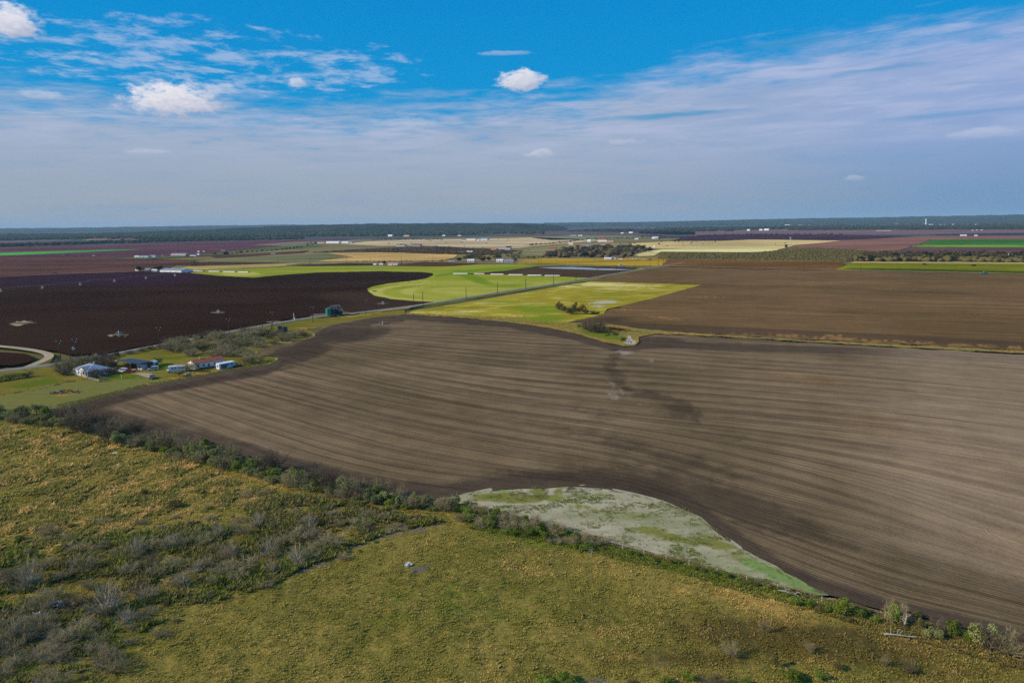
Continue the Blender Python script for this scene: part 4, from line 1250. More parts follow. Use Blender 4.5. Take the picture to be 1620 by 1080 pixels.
def pole_barn():
    r1, r2 = at_z(185, 569.6, 5.0), at_z(207, 566.4, 5.0)
    e1, e2 = at_z(216.5, 575.2, 3.7), at_z(242, 571.6, 3.7)
    l1, l2 = at_z(180.5, 570.8, 3.9), at_z(202.5, 567.2, 3.9)
    o = (r1 + r2 + e1 + e2) / 4; o.z = 0
    t = thing('open_barn', 'open pole barn with a dark metal roof behind the pale blue shed', 'barn', o)
    q = [v - o for v in (r1, r2, e1, e2, l1, l2)]
    MB().slab([q[0], q[2], q[3], q[1]], .15).build('roof', S['darkroof'], t)
    MB().slab([q[4], q[0], q[1], q[5]], .15).build('roof', S['whiteroof'], t)  # left slope faces the sun; its sunlit brightness is put into the colour
    for a, b in ((0, 2), (1, 3)):
        for k in (0, .33, .66, 1):
            p = q[a].lerp(q[b], k)
            MB().box((p.x, p.y, p.z / 2 - .15), (.22, .22, p.z)).build('post', S['wood'], t)
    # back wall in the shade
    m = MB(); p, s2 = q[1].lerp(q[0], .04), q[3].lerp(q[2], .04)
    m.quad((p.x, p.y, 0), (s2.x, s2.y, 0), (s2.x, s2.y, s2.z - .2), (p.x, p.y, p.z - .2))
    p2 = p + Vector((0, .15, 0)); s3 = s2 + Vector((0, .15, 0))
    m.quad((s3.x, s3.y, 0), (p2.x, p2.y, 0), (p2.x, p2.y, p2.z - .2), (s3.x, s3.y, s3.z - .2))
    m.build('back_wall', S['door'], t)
    return q, o


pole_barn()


# ------------------------------------------------------------------ vehicles
def wheel_mb(x, y, r=.34, w=.22):
    m = MB(); m.tube((x, y - w / 2, r), (x, y + w / 2, r), r, n=14)
    return m


def car(name, label, kind, paint, px, py, rz, z=0.05, cat=None, group=None, scale=1.0):
    x, y = P(px, py)
    t = thing(name, label, cat or kind, (x, y, z), rz, group)
    if kind in ('car', 'suv'):
        L, W = (4.6, 1.8) if kind == 'car' else (5.0, 1.95)
        hb, ht = (.85, 1.42) if kind == 'car' else (1.0, 1.85)
        body = [(-L/2, .38), (-L/2 + .05, hb - .1), (-L/2 + .4, hb), (L/2 - .9, hb), (L/2 - .1, hb - .25), (L/2, .4), (L/2 - .5, .28), (-L/2 + .4, .28)]
        c0, c1 = (-L/2 + .9, L/2 - 1.7) if kind == 'car' else (-L/2 + .15, L/2 - 1.6)
        cab = [(c0 - .35, hb - .02), (c0 + .1, ht), (c1 - .3, ht), (c1 + .5, hb - .02)]
        gl = [(c0 - .12, hb + .05), (c0 + .18, ht - .12), (c1 - .38, ht - .12), (c1 + .22, hb + .05)]
    elif kind == 'pickup':
        L, W = 5.6, 1.95; hb, ht = 1.05, 1.8
        body = [(-L/2, .5), (-L/2, 1.05), (L/2 - 1.2, 1.05), (L/2 - .1, .9), (L/2, .5), (L/2 - .6, .35), (-L/2 + .5, .4)]
        cab = [(-.5, 1.0), (-.35, 1.8), (.9, 1.8), (1.45, 1.0)]
        gl = [(-.3, 1.1), (-.2, 1.68), (.85, 1.68), (1.2, 1.1)]
    elif kind == 'motorhome':
        L, W = 8.2, 2.4; hb, ht = 1.2, 2.9
        body = [(-L/2, .5), (-L/2, 2.9), (L/2 - 1.4, 2.95), (L/2 - .7, 2.7), (L/2 - .7, 2.0), (L/2 - 1.3, 1.9), (L/2 - .9, 1.25), (L/2, 1.1), (L/2, .5), (L/2 - .6, .4), (-L/2 + .5, .4)]
        cab = [(-1, 2.88), (-.9, 3.1), (.3, 3.1), (.4, 2.88)]
        gl = None
    b = MB(); b.prism(body, -W/2, W/2); b.build('body', S[paint], t)
    c = MB(); c.prism(cab, -W/2 + .12, W/2 - .12); c.build('cabin' if kind != 'motorhome' else 'roof_unit', S[paint], t)
    if gl:
        g_ = MB(); g_.prism(gl, -W/2 + .09, W/2 - .09); g_.build('side_window', S['glass'], t)
        xr = cab[2][0]; xf = cab[3][0]
        m = MB(); m.slab([(xf - .02, -W/2 + .2, hb + .08), (xf - .02, W/2 - .2, hb + .08), (xr + .1, W/2 - .2, ht - .1), (xr + .1, -W/2 + .2, ht - .1)], .02)
        m.V = [(v[0] + .04, v[1], v[2] + .03) for v in m.V]; m.build('windscreen', S['glass'], t)
    else:
        for xx in (-3.2, -1.6, .2, 1.5):
            MB().box((xx, 0, 2.0), (1.0, W + .04, .6)).build('side_window', S['glass'], t)
        MB().box((0, 0, 1.15), (L - 2.0, W + .03, .25)).build('stripe', S['cargrey'], t)
    if kind == 'pickup':
        MB().box((-1.65, 0, 1.06), (1.9, W - .3, .04)).build('cargo_bed', S['rubber'], t)
    for sx in (-L/2 + 1.0, L/2 - 1.0):
        for sy in (-W/2 + .08, W/2 - .08):
            wheel_mb(sx, sy).build('wheel', S['rubber'], t)
    for sy in (-.6, .6):
        MB().box((L/2 - .02, sy, hb - .35 if kind != 'motorhome' else .85), (.06, .35, .16)).build('headlight', S['trim'], t)
    if scale != 1: t.scale = (scale,) * 3
    return t


car('motorhome', 'white motorhome with its cab towards the driveway, left of the mobile home', 'motorhome', 'carwhite', 279, 588.0, radians(200), cat='motorhome')
car('station_wagon', 'pale blue wagon parked in front of the pale blue shed', 'suv', 'carpale', 242, 585.4, radians(200), cat='car')
car('sedan', 'white car parked left of the maroon pickup in the yard', 'suv', 'carwhite', 194, 588, radians(170), cat='car')
car('pickup_truck', 'maroon pickup truck parked at the top of the driveway', 'pickup', 'carmaroon', 205, 589.5, radians(172), cat='pickup')
car('sedan', 'silver car parked under the bare trees beside the white farmhouse', 'car', 'cargrey', 178, 587.5, radians(165), cat='car')
car('pickup_truck', 'grey flatbed pickup standing at the foot of the driveway near the field', 'pickup', 'cargrey', 241, 598.5, radians(110), cat='pickup')
car('sedan', 'rusty brown wrecked car beside the end of the travel trailer', 'car', 'carrust', 376, 580.5, radians(200), cat='car')
car('pickup_truck', 'dark pickup truck stopped on the road in front of the green tanks', 'pickup', 'cardark', 528, 503.4, radians(25), z=.8, cat='pickup')
car('van', 'white van parked along the county road in front of the pond', 'suv', 'carwhite', 983, 421.6, radians(5), z=.75, cat='van', scale=1.5)
car('car', 'white car on the county road near the roadside farm cluster', 'suv', 'carwhite', 840.5, 418.4, radians(5), z=.7, cat='car', scale=1.2)

# ------------------------------------------------------------------ poles
def pole(px, py, top, label, cross=True, mat='poledark', z=0.4, group=None, r=.17, rz=None, lamp=False):
    x, y = P(px, py, z)
    h = hgt(px, py, top, z)
    t = thing('utility_pole', label, 'utility pole', (x, y, z - .3), rz if rz is not None else radians(35), group)
    MB().tube((0, 0, 0), (0, 0, h + .3), r * 1.15, r * .75, 8).build('pole', S[mat], t)
    if cross:
        MB().box((0, 0, h - .35), (2.7, .2, .22)).build('crossarm', S[mat], t)
        for k in (-1.05, 0, 1.05):
            MB().tube((k, 0, h - .25), (k, 0, h + .15), .14, .1, 6).build('insulator', S['white'], t)
        MB().tube((.3, .15, h - 1.9), (.3, .15, h - 1.0), .3, .3, 8).build('transformer', S['steel'], t)
    return t


GP = 'utility poles beside the road'
PL = [(96.5, 571, 538, True, 'tall utility pole left of its pair behind the white farmhouse'), (121.5, 567, 535, True, 'tall utility pole right of its pair behind the white farmhouse'), (111.3, 565.5, 552, False, 'short wooden pole between the tall pair of poles'),
      (253.5, 549, 517, True, 'utility pole behind the storage shed on the edge of the black field'), (363, 529, 503, True, 'utility pole rising beyond the thicket above the mobile home'), (415.8, 524, 510, False, 'thin bare pole beside the road left of the black tanks'),
      (432, 518.5, 493, True, 'utility pole above the pair of black tanks'), (430, 522.5, 512, False, 'short bare pole between the road and the black tanks'), (495.2, 509, 484.5, True, 'utility pole left of the green tank battery'), (579.2, 496, 473.5, True, 'utility pole right of the green tank battery'),
      (654.8, 484.5, 464, False, 'left one of two close poles at the tip of the black field'), (669.2, 482.5, 461.5, False, 'right one of two close poles at the tip of the black field'), (737.5, 472.5, 454, False, 'lone roadside pole in front of the bright green field'), (787, 464.5, 446.5, False, 'roadside pole midway along the bright green field'),
      (831.8, 458, 440, False, 'roadside pole below the third and fourth white bags'), (875.8, 450.8, 433.5, False, 'roadside pole below the last white bag'), (911.2, 444.3, 428.5, False, 'roadside pole at the corner of the brown field'), (945.1, 438.3, 424.3, False, 'roadside pole in front of the left half of the pond'),
      (975.3, 433.2, 420.7, False, 'roadside pole in front of the right half of the pond'), (1004.3, 427.6, 416.6, False, 'roadside pole at the right end of the pond'), (1028.4, 423.4, 412.2, False, 'roadside pole just left of the road corner'), (1041.5, 422, 411, False, 'left pole of the pair at the road corner'),
      (1049.3, 421.3, 409.4, False, 'right pole of the pair at the road corner'), (1110.6, 422.7, 411, False, 'pole in front of the rust field, first right of the road corner'), (1186.2, 425.2, 413, False, 'pole in the middle of the rust coloured field edge'), (1272, 426.5, 415.5, False, 'pole at the right end of the rust coloured field'),
      (1361.5, 429, 416, False, 'pole at the left end of the bright green verge')]
for (px, py, top, cr, lab) in PL:
    pole(px, py, top, lab, cross=cr, group=GP, mat='poledark', r=.23 if cr else .28, z=.5 if py < 560 else 0.1)
for i, (px, py, top) in enumerate([(385.8, 427, 420), (440.3, 417.5, 406.6), (491.3, 416.5, 406.3), (548.6, 415.8, 405.8), (586.4, 415.4, 405.5), (635, 414.6, 404.3), (685, 413.6, 403.8), (852.3, 419.5, 409), (856, 419.5, 409.5), (914, 419.5, 411)]):
    wh = ['beyond the white bags of the green field', 'at the left end of the thin brown strip', 'above the thin brown strip', 'left of the red roofed roadside house', 'just above the red roofed roadside house', 'right of the red roofed roadside house', 'above the brown wedge beyond the green field',
          'left of the two poles by the parked white car', 'right of the two poles by the parked white car', 'in the gold field behind the pond'][i]
    pole(px, py, top, 'thin far pole ' + wh, cross=False, group='poles along the county road', r=.22, z=.3)
# the electric pole by the long white barn
pole(263.5, 424.5, 419, 'thin pole rising behind the long white barn', cross=False, group='poles along the county road', r=.2, z=0)


# ------------------------------------------------------------------ tanks, wells, irrigation
def tank(px, py, top, dia, mat, label, z=.6, group=None, ladder=True):
    x, y = P(px, py, z)
    h = hgt(px, py, top, z)
    t = thing('storage_tank', label, 'tank', (x, y, z), radians(20), group)
    n = 28; R_ = dia / 2
    m = MB(); m.tube((0, 0, -.2), (0, 0, h), R_, n=n, cap=False)
    for zz in (.08, h * .33, h * .66, h - .12):
        m.tube((0, 0, zz), (0, 0, zz + .1), R_ + .05, n=n)
    m.build('shell', S[mat], t, smooth=False)
    MB().tube((0, 0, h), (0, 0, h + .45), R_ + .04, .25, n=n).build('roof', S[mat], t)
    MB().tube((.4, 0, h + .3), (.4, 0, h + .9), .18, n=8).build('hatch', S['steel'], t)
    if ladder:
        m = MB(); a = radians(-60)
        for s_ in (-.25, .25):
            m.tube((cos(a) * (R_ + .2) - sin(a) * s_, sin(a) * (R_ + .2) + cos(a) * s_, 0), (cos(a) * (R_ + .2) - sin(a) * s_, sin(a) * (R_ + .2) + cos(a) * s_, h + .9), .03, n=4)
        for k in range(int(h / .5)):
            m.tube((cos(a) * (R_ + .2) + sin(a) * .25, sin(a) * (R_ + .2) - cos(a) * .25, .4 + k * .5), (cos(a) * (R_ + .2) - sin(a) * .25, sin(a) * (R_ + .2) + cos(a) * .25, .4 + k * .5), .02, n=4)
        m.build('ladder', S['steel'], t)
    MB().tube((R_ - .1, 0, .5), (R_ + .8, 0, .5), .12, n=8).build('outlet_pipe', S['steel'], t)
    return t


GT = 'oil tanks of the roadside battery'
tank(520.0, 499.2, 487.6, 4.4, 'greentank', 'bright green sunlit tank at the left end of the tank battery', group=GT)
tank(527.0, 498.4, 488.4, 3.7, 'shadedtank', 'shaded dark green tank, first to the right of the bright green one', group=GT)
tank(532.6, 497.6, 488.6, 3.7, 'shadedtank', 'shaded dark green tank in the middle of the tank battery', group=GT)
tank(539.4, 497.9, 491.2, 2.9, 'shadedtank', 'short shaded dark green tank at the right end of the battery', group=GT)


def catwalk():
    x0, y0 = P(523, 497.4); x1, y1 = P(545, 495.6)
    h = 5.6
    t = thing('catwalk', 'steel catwalk with railings and stair over the green tanks', 'catwalk', (x0, y0, .6), atan2(y1 - y0, x1 - x0))
    L = hypot(x1 - x0, y1 - y0)
    MB().box((L * .35, 0, h), (L * .7, .9, .1)).build('deck', S['steel'], t)
    m = MB()
    for s_ in (-.45, .45):
        m.tube((0, s_, h + 1.1), (L * .7, s_, h + 1.1), .04, n=5); m.tube((0, s_, h + .6), (L * .7, s_, h + .6), .03, n=5)
        for k in range(8): m.tube((L * .1 * k, s_, h), (L * .1 * k, s_, h + 1.1), .03, n=5)
    m.build('railing', S['steel'], t)
    m = MB(); m.slab([(L * .7, -.45, h), (L * .7, .45, h), (L, .45, .2), (L, -.45, .2)][::-1], .15); m.build('stair', S['steel'], t)
    for k in (0, .35, .7):
        MB().box((L * k, 0, h / 2), (.15, .15, h)).build('leg', S['steel'], t)


catwalk()
tank(443.0, 524.0, 515.8, 3.1, 'blacktank', 'black storage tank behind the other at the edge of the thicket', z=.1, group='black tanks beside the road')
tank(451.2, 526.8, 516.8, 3.3, 'blacktank', 'black storage tank standing nearer the field of the pair', z=.1, group='black tanks beside the road')


def wellhead(px, py, label, s=1.0, z=.6, mat='steel', stack=0):
    x, y = P(px, py, z)
    t = thing('wellhead', label, 'wellhead', (x, y, z), random.uniform(0, 3), 'wellheads on pale pads')
    m = MB(); m.tube((0, 0, -.1), (0, 0, 2.2 * s), .2 * s, .14 * s); [m.tube((0, 0, k * s), (0, 0, (k + .18) * s), .36 * s) for k in (.25, .9, 1.5)]
    m.build('tree', S['plastic'], t)
    m = MB(); m.tube((-.9 * s, 0, 1.2 * s), (.9 * s, 0, 1.2 * s), .12 * s); m.tube((-.9 * s, 0, 1.0 * s), (-.9 * s, 0, 1.45 * s), .3 * s, n=10); m.tube((.9 * s, 0, 1.0 * s), (.9 * s, 0, 1.45 * s), .3 * s, n=10); m.build('valve_arm', S[mat], t)
    MB().box((1.9 * s, .9 * s, .45 * s), (1.2 * s, .9 * s, 1.0 * s)).build('control_box', S['greentank'], t)
    if stack: MB().tube((-1.4, .6, -.1), (-1.4, .6, stack), .22, .18).build('stack', S['plastic'], t)


wellhead(345.5, 494.6, 'wellhead on a pale pad in the middle of the black field', 1.2)
wellhead(188, 530, 'wellhead on a pale pad in the black field above the farmyard', 1.3)
wellhead(466.5, 506.6, 'wellhead with a tall pale vent stack left of the green tanks', 1.0, stack=5.5)
wellhead(606, 481.2, 'wellhead on a pale pad near the tip of the black field', 1.2)
wellhead(605.5, 513, 'wellhead standing in the brown ploughed field below the road', 1.0, z=0)
wellhead(116, 553.6, 'small pump on the grass edge beside the pair of tall poles', .9, z=.2)


def pivot():
    tw = [(-75, 467.5), (1.5, 462), (67, 457), (127, 451.4), (181, 446.2), (231, 441.4), (277, 437)]
    p = [Vector((*P(*q, .5), .5)) for q in tw]
    t = thing('centre_pivot', 'long wheeled irrigation pivot standing across the black field', 'irrigation', p[0])
    def loc(v): return v - p[0]
    H = 3.9
    for i, q in enumerate(p):
        q = loc(q)
        d = (p[min(i + 1, len(p) - 1)] - p[max(i - 1, 0)]).normalized()
        nx = Vector((d.y, -d.x, 0))
        m = MB()
        for s_ in (-2.1, 2.1):
            m.tube(q + nx * s_ + Vector((0, 0, .6)), q + Vector((0, 0, H)), .12, n=5)
            m.tube(q + nx * s_ + Vector((0, 0, .6)) + d * .8, q + Vector((0, 0, H)), .09, n=5)
        m.tube(q + nx * -2.1 + Vector((0, 0, .6)), q + nx * 2.1 + Vector((0, 0, .6)), .14, n=5)
        tower = m.build('tower', S['plastic'], t)
        for s_ in (-2.1, 2.1):
            c = q + nx * s_ + Vector((0, 0, .55))
            MB().tube(c - nx * .15, c + nx * .15, .6, n=14).build('wheel', S['rubber'], tower)
    for i in range(len(p) - 1):
        a, b = loc(p[i]) + Vector((0, 0, H)), loc(p[i + 1]) + Vector((0, 0, H))
        m = MB(); n = 10; pts = []
        for k in range(n + 1):
            f = k / n; q = a.lerp(b, f); q.z += sin(pi * f) * .9; pts.append(q)
        for k in range(n):
            m.tube(pts[k], pts[k + 1], .10, n=5)
        for k in range(1, n):
            low = pts[k].copy(); low.z -= 1.1
            m.tube(pts[k], low, .03, n=3)
            if k > 1: lp = pts[k - 1].copy(); lp.z -= 1.1; m.tube(lp, low, .03, n=3)
        m.build('span', S['steel'], t)


pivot()

# long white bags lying along the far edge of the green field
def bag(px0, px1, py, label, group):
    x0, y0 = P(px0, py); x1, y1 = P(px1, py + (px1 - px0) * .006)
    L = hypot(x1 - x0, y1 - y0)
    t = thing('grain_bag', label, 'grain bag', (x0, y0, .0), atan2(y1 - y0, x1 - x0), group)
    sec = [(-1.2, 0), (-1.3, .5), (-.9, .95), (0, 1.15), (.9, .95), (1.3, .5), (1.2, 0)]
    V = []; F = []
    n = 12
    for i in range(n + 1):
        f = i / n; k = .5 if i == 0 else 1.0 + .05 * sin(i * 2.1)
        for (y, zz) in sec: V.append((f * L, y * k, zz * k))
    c = len(sec)
    for i in range(n):
        for j in range(c - 1): F.append([i * c + j, (i + 1) * c + j, (i + 1) * c + j + 1, i * c + j + 1])
    F.append(list(range(c)))
    link('bag', mesh_np('bag', V, F, S['plastic'], True), t)
    m = MB(); m.box((L + .6, 0, .6), (1.3, 2.4, 1.2), taper=.8); m.build('open_end', S['scrapdark'], t)


GB = 'long white bags on the green field'
for i, (a, b, y) in enumerate([(717, 740, 433.2), (750, 766.5, 433.4), (776, 796.5, 434.2), (804.5, 827, 435), (834.5, 856.5, 435.8), (861.5, 885.5, 436.4)]):
    bag(a, b, y, ['leftmost long white bag beside the tip of the brown field', 'second long white bag from the left, the shortest of the six', 'third long white bag from the left along the brown field', 'fourth long white bag from the left along the brown field', 'fifth long white bag from the left along the brown field', 'rightmost long white bag, beside the roadside pole'][i], GB)
for i, (a, b, y) in enumerate([(306, 322, 429.2), (330, 348, 429.7), (353, 372, 430.2), (377, 393, 430.8)]):
    bag(a, b, y, ['thin white bag nearest to the long white barn', 'second thin white bag right of the long white barn', 'third thin white bag right of the long white barn', 'thin white bag farthest from the long white barn'][i], 'thin white bags right of the barn')

# ------------------------------------------------------------------ distant buildings
def far(pl, pr, py, hp, wall, roof, label, depth=None, kind='gable', rp=None, cat='house', name=None, z=-.2, slope=0.0, group=None):
    k = mpp((pl + pr) / 2, py)
    w = (pr - pl) * k; h = hp * k * .88
    t = house(name or ('farm_building' if cat in ('barn', 'shed') else 'house'), (pl, py), (pr, py + slope), depth or min(w * .6, 14), h * .72, label, wall, roof, kind, 'x', rh=h * .38, over=.3, z=z, cat=cat,
              windows=[(u, h * .4, 1.2, 1.0) for u in ((-.3, .25) if w > 8 else ())], doors=[(0, 1.2, min(2.1, h * .6))] if w > 6 else (), group=group)
    return t


far(253, 287, 430.6, 6.2, 'white', 'blueroof', 'long white barn with a blue grey end beyond the black field', depth=22, cat='barn', slope=.9)
FARB = [
    (214, 219, 428.6, 3, 'white', 'whiteroof', 'small white hut left of the dark trees by the long barn', 'shed'), (228.5, 237, 428, 3.6, 'grey', 'greyroof', 'grey house between the two dark trees by the long barn', 'house'),
    (239.5, 247.5, 429, 3.2, 'white', 'whiteroof', 'small white house touching the left end of the long barn', 'house'),
    (212.5, 219, 407, 2.6, 'white', 'whiteroof', 'white shed at the left end of the far green strip', 'shed'), (220, 234, 407.2, 3, 'bluewhite', 'blueroof', 'blue walled barn with white roof edge on the far green strip', 'barn'), (237, 245, 406.2, 2.8, 'white', 'blueroof', 'small white house right of the blue walled barn', 'house'),
    (255, 259, 404.6, 1.8, 'grey', 'darkroof', 'tiny dark shed between the two far white farmsteads', 'shed'), (270, 293.5, 404, 3.6, 'cream', 'blueroof', 'long cream building with a shaded blue side on the green rise', 'barn'), (301, 309.5, 405.2, 3.6, 'white', 'darkroof', 'white house at the left foot of the green rise', 'house'),
    (310.5, 315, 403.5, 2.2, 'white', 'whiteroof', 'tiny white shed right of the house at the foot of the rise', 'shed'), (312.5, 315, 398.8, 1.7, 'white', 'whiteroof', 'tiny white hut high on the purple field edge', 'shed'), (321, 323.4, 398.2, 1.4, 'cream', 'cream', 'tiny cream hut right of the white hut on the field edge', 'shed'),
    (349, 356, 396.4, 1.5, 'grey', 'brownroof', 'low dark shed on the crest of the green rise', 'shed'), (428.5, 435, 401.6, 2, 'white', 'darkroof', 'small isolated shed on the brown strip below the tree row', 'shed'),
    (502, 513, 384.7, 2.6, 'cream', 'brownroof', 'low tan building at the left of the white ranch complex', 'house'), (515.5, 536, 385, 3.2, 'white', 'whiteroof', 'long white roofed barn of the distant ranch complex', 'barn'), (540, 550.5, 385, 3.0, 'white', 'whiteroof', 'white barn at the right of the distant ranch complex', 'barn'), (551.5, 557, 385, 3, 'grey', 'blueroof', 'dark grey shed at the right end of the ranch complex', 'shed'),
    (613.5, 620, 373.8, 2.6, 'white', 'whiteroof', 'white house against the blue woods left of the pink one', 'house'), (638.5, 647, 373.8, 2.2, 'cream', 'redroof', 'pinkish house against the blue woods', 'house'), (699.5, 704, 373.4, 1.8, 'bluewhite', 'whiteroof', 'tiny pale house below the blue woods, left of the red one', 'house'), (724, 729, 373.2, 1.8, 'white', 'redroof', 'tiny red roofed house below the blue woods', 'house'),
    (626.5, 640, 389.2, 2.8, 'bluewhite', 'darkroof', 'pale green shed with a dark side in the dry pasture', 'shed'), (650.5, 665, 389.2, 3.4, 'grey', 'brownroof', 'dark roofed hay barn in the dry pasture', 'barn'), (683, 690, 389.6, 1.6, 'grey', 'blueroof', 'low blue grey shed at the right of the hay barn', 'shed'),
    (613.5, 629, 419.2, 4.4, 'white', 'orangeroof', 'orange roofed roadside house beside a round dark tree', 'house'), (590.5, 595, 418.8, 2, 'white', 'whiteroof', 'small white trailer left of the orange roofed house', 'trailer'), (600, 605.5, 418.8, 2.2, 'white', 'whiteroof', 'small white shed nearest to the orange roofed house', 'shed'),
    (710, 719.5, 412.8, 2, 'white', 'darkroof', 'low white trailer left of the round trees of the farm cluster', 'trailer'), (739, 750, 414, 4.2, 'bluewhite', 'whiteroof', 'pale blue house under the bare trees of the farm cluster', 'house'), (730, 736.5, 381, 2.6, 'white', 'darkroof', 'white cottage left of the pale teal barns', 'house'), (737.5, 752, 381, 3.2, 'cream', 'whiteroof', 'cream barn in the middle of the far pasture farm', 'barn'),
    (760.5, 771, 380.4, 4, 'bluewhite', 'blueroof', 'tall pale teal house of the far pasture farm', 'house'), (753.5, 757, 381.6, 1.8, 'white', 'whiteroof', 'tiny white hut below the teal house', 'shed'), (776.5, 785, 396.2, 3.4, 'orangeroof', 'orangeroof', 'orange house on the rise above the farm cluster', 'house'), (789, 807, 395, 3.6, 'cream', 'greyroof', 'grey roofed house with an orange wall on the rise', 'house'),
    (738, 747, 399.4, 2.4, 'white', 'whiteroof', 'white roofed shed in the scrub above the farm cluster', 'shed'), (728, 733, 399.2, 1.8, 'grey', 'darkroof', 'dark hut left of the white roofed shed in the scrub', 'shed'), (785, 795.5, 414, 4.2, 'white', 'whiteroof', 'white house with a steep roof in the roadside farm cluster', 'house'), (797.5, 812, 415, 4.2, 'grey', 'greyroof', 'grey long house at the right end of the roadside cluster', 'house'),
    (868, 880, 393.4, 2.6, 'rust', 'redroof', 'red shed left of the wooded creek', 'shed'), (899.5, 906.5, 387, 2.8, 'white', 'cream', 'white dome roofed hut above the creek wood', 'house'), (911, 920, 390.2, 2.6, 'redroof', 'redroof', 'bright red shed at the top of the creek wood', 'shed'), (920.5, 932, 389.8, 2.4, 'grey', 'greyroof', 'grey roofed shed right of the bright red one', 'shed'),
    (929, 934.5, 382.8, 4.2, 'white', 'whiteroof', 'narrow tall white house left of the red roofed villa', 'house'), (945.5, 960, 382.4, 4.8, 'white', 'redroof', 'large white villa with a red tile roof above the creek wood', 'villa'), (960.5, 970.5, 382.4, 2.6, 'cream', 'redroof', 'low red roofed wing right of the white villa', 'house'), (950, 957.5, 390.4, 4, 'orangeroof', 'orangeroof', 'orange house in the trees below the white villa', 'house'),
    (956, 967, 410.6, 3.6, 'white', 'whiteroof', 'white long trailer home in front of the creek wood', 'trailer'), (967.8, 974, 410.4, 3.4, 'bluewhite', 'blueroof', 'pale blue trailer right of the white trailer home', 'trailer'), (979, 984.5, 410.4, 1.6, 'white', 'whiteroof', 'low white shed right of the two trailers', 'shed'), (986.5, 990.5, 410.2, 2.4, 'cream', 'redroof', 'small tan hut between the trailers and the parked vans', 'shed'),
    (1004, 1009.5, 378.6, 2, 'white', 'whiteroof', 'small white house beyond the straw hill', 'house'), (1031, 1041, 377.6, 3, 'white', 'whiteroof', 'white hall with a pointed roof beyond the straw hill', 'house'), (1033.4, 1036, 391.6, 3.2, 'white', 'whiteroof', 'small white tower shaped shed at the left of the straw hill', 'shed'), (982, 986, 369.4, 1.6, 'white', 'whiteroof', 'left of two tiny white houses beyond the mauve field', 'house'),
    (994.5, 1000.5, 368.8, 2.2, 'white', 'whiteroof', 'right of two tiny white houses beyond the mauve field', 'house'), (902, 912, 373.4, 1.8, 'grey', 'greyroof', 'low grey farm shed behind the green pasture', 'shed'), (914.5, 921, 373.2, 1.8, 'white', 'greyroof', 'low pale farm shed behind the green pasture', 'shed'),
    (1181.5, 1186, 365, 2.4, 'white', 'whiteroof', 'tiny white barn left of the row in the mauve plain', 'barn'), (1201, 1206, 364.6, 2.2, 'white', 'whiteroof', 'tiny white barn in the middle of the mauve plain row', 'barn'), (1208.5, 1216, 364.4, 2.6, 'white', 'whiteroof', 'tiny white barn at the right of the mauve plain row', 'barn'), (1092.5, 1101, 390.6, 1.8, 'white', 'greyroof', 'low white shed below the dark bushes on the straw hill', 'shed'),
    (1519, 1529.5, 373.4, 2.2, 'bluewhite', 'whiteroof', 'white roofed barn on the dark strip at the right', 'barn'), (1541.5, 1546.5, 373.6, 2.2, 'white', 'cream', 'small cream barn right of the white roofed one', 'barn'), (1386, 1410, 365.4, 1.8, 'grey', 'darkroof', 'dark long farm sheds before the distant town', 'barn'),
    (1249, 1256, 386, 1.4, 'white', 'whiteroof', 'low white cabin at the foot of the mast', 'shed'), (97, 103, 404.2, 2, 'darkroof', 'darkroof', 'dark trailer on the far edge of the purple field', 'trailer'), (146, 150, 404.4, 1.6, 'cream', 'darkroof', 'tiny tan cabin on the far edge of the purple field', 'shed'),
]
for (pl, pr, py, hp, wl, rf, lab, ct) in FARB:
    far(pl, pr, py, hp, wl, rf, lab, cat=ct)
# the town below the ridge: pale roofs too small to tell much about
TOWN = [(1343, 1350, 353.6), (1386, 1394, 353.2), (1410, 1422, 354.6), (1423, 1429, 354.2), (1431, 1437, 354.6), (1456, 1462, 355.2), (1466, 1478, 355.8), (1484, 1490, 355.8), (1492, 1497, 356), (1500, 1510, 355.4), (1514, 1524, 355.2), (1526, 1532, 355.5),
        (1540, 1553, 355.6), (1554, 1561, 355.2), (1578, 1590, 355.3), (1600, 1612, 352.0), (1536, 1541, 364.6), (1543, 1547, 364.2), (1550, 1556, 364.4), (1110, 1120, 355), (1124, 1134, 354.9), (1176, 1186, 354.4), (1189, 1197, 354.4), (1262, 1270, 356.8),
        (1240, 1250, 356.4), (1278, 1284, 356.6), (1315, 1322, 362.3), (1325, 1331, 362.5), (1140, 1148, 362.4), (1090, 1096, 355.2), (500, 505, 360.4), (581, 585, 356.2), (702, 706, 354.9), (770, 775, 355.0), (640, 644, 357.4)]
def TP(a, i):
    ls = sorted(t_[0] for t_ in TOWN if (t_[0] > 1340) == (a > 1340) and (t_[0] > 1000) == (a > 1000))
    n = ['first', 'second', 'third', 'fourth', 'fifth', 'sixth', 'seventh', 'eighth', 'ninth', 'tenth', 'eleventh', 'twelfth', 'thirteenth', 'fourteenth', 'fifteenth', 'sixteenth', 'seventeenth', 'eighteenth', 'nineteenth', 'twentieth']
    return ', ' + n[ls.index(a)] + ' from left'


for i, (a, b, py) in enumerate(TOWN):
    k = mpp((a + b) / 2, py)
    nearest = 'the distant town below the right ridge' if a > 1340 else ('the plain beyond the straw hill' if a > 1000 else 'the blue wooded ridge at the left')
    t = house('town_building', (a + (b - a) * .15, py), (b - (b - a) * .15, py), (b - a) * k * .5, .75 * k, ['low pale', 'tiny pale', 'wide pale', 'small white'][i % 4] + ' building in ' + nearest + TP(a, i), ['white', 'cream', 'grey', 'cream'][i % 4], ['whiteroof', 'greyroof', 'cream'][i % 3], 'gable', 'x', rh=.3 * k, over=.5, z=-.5, cat='building', group='buildings of ' + nearest)


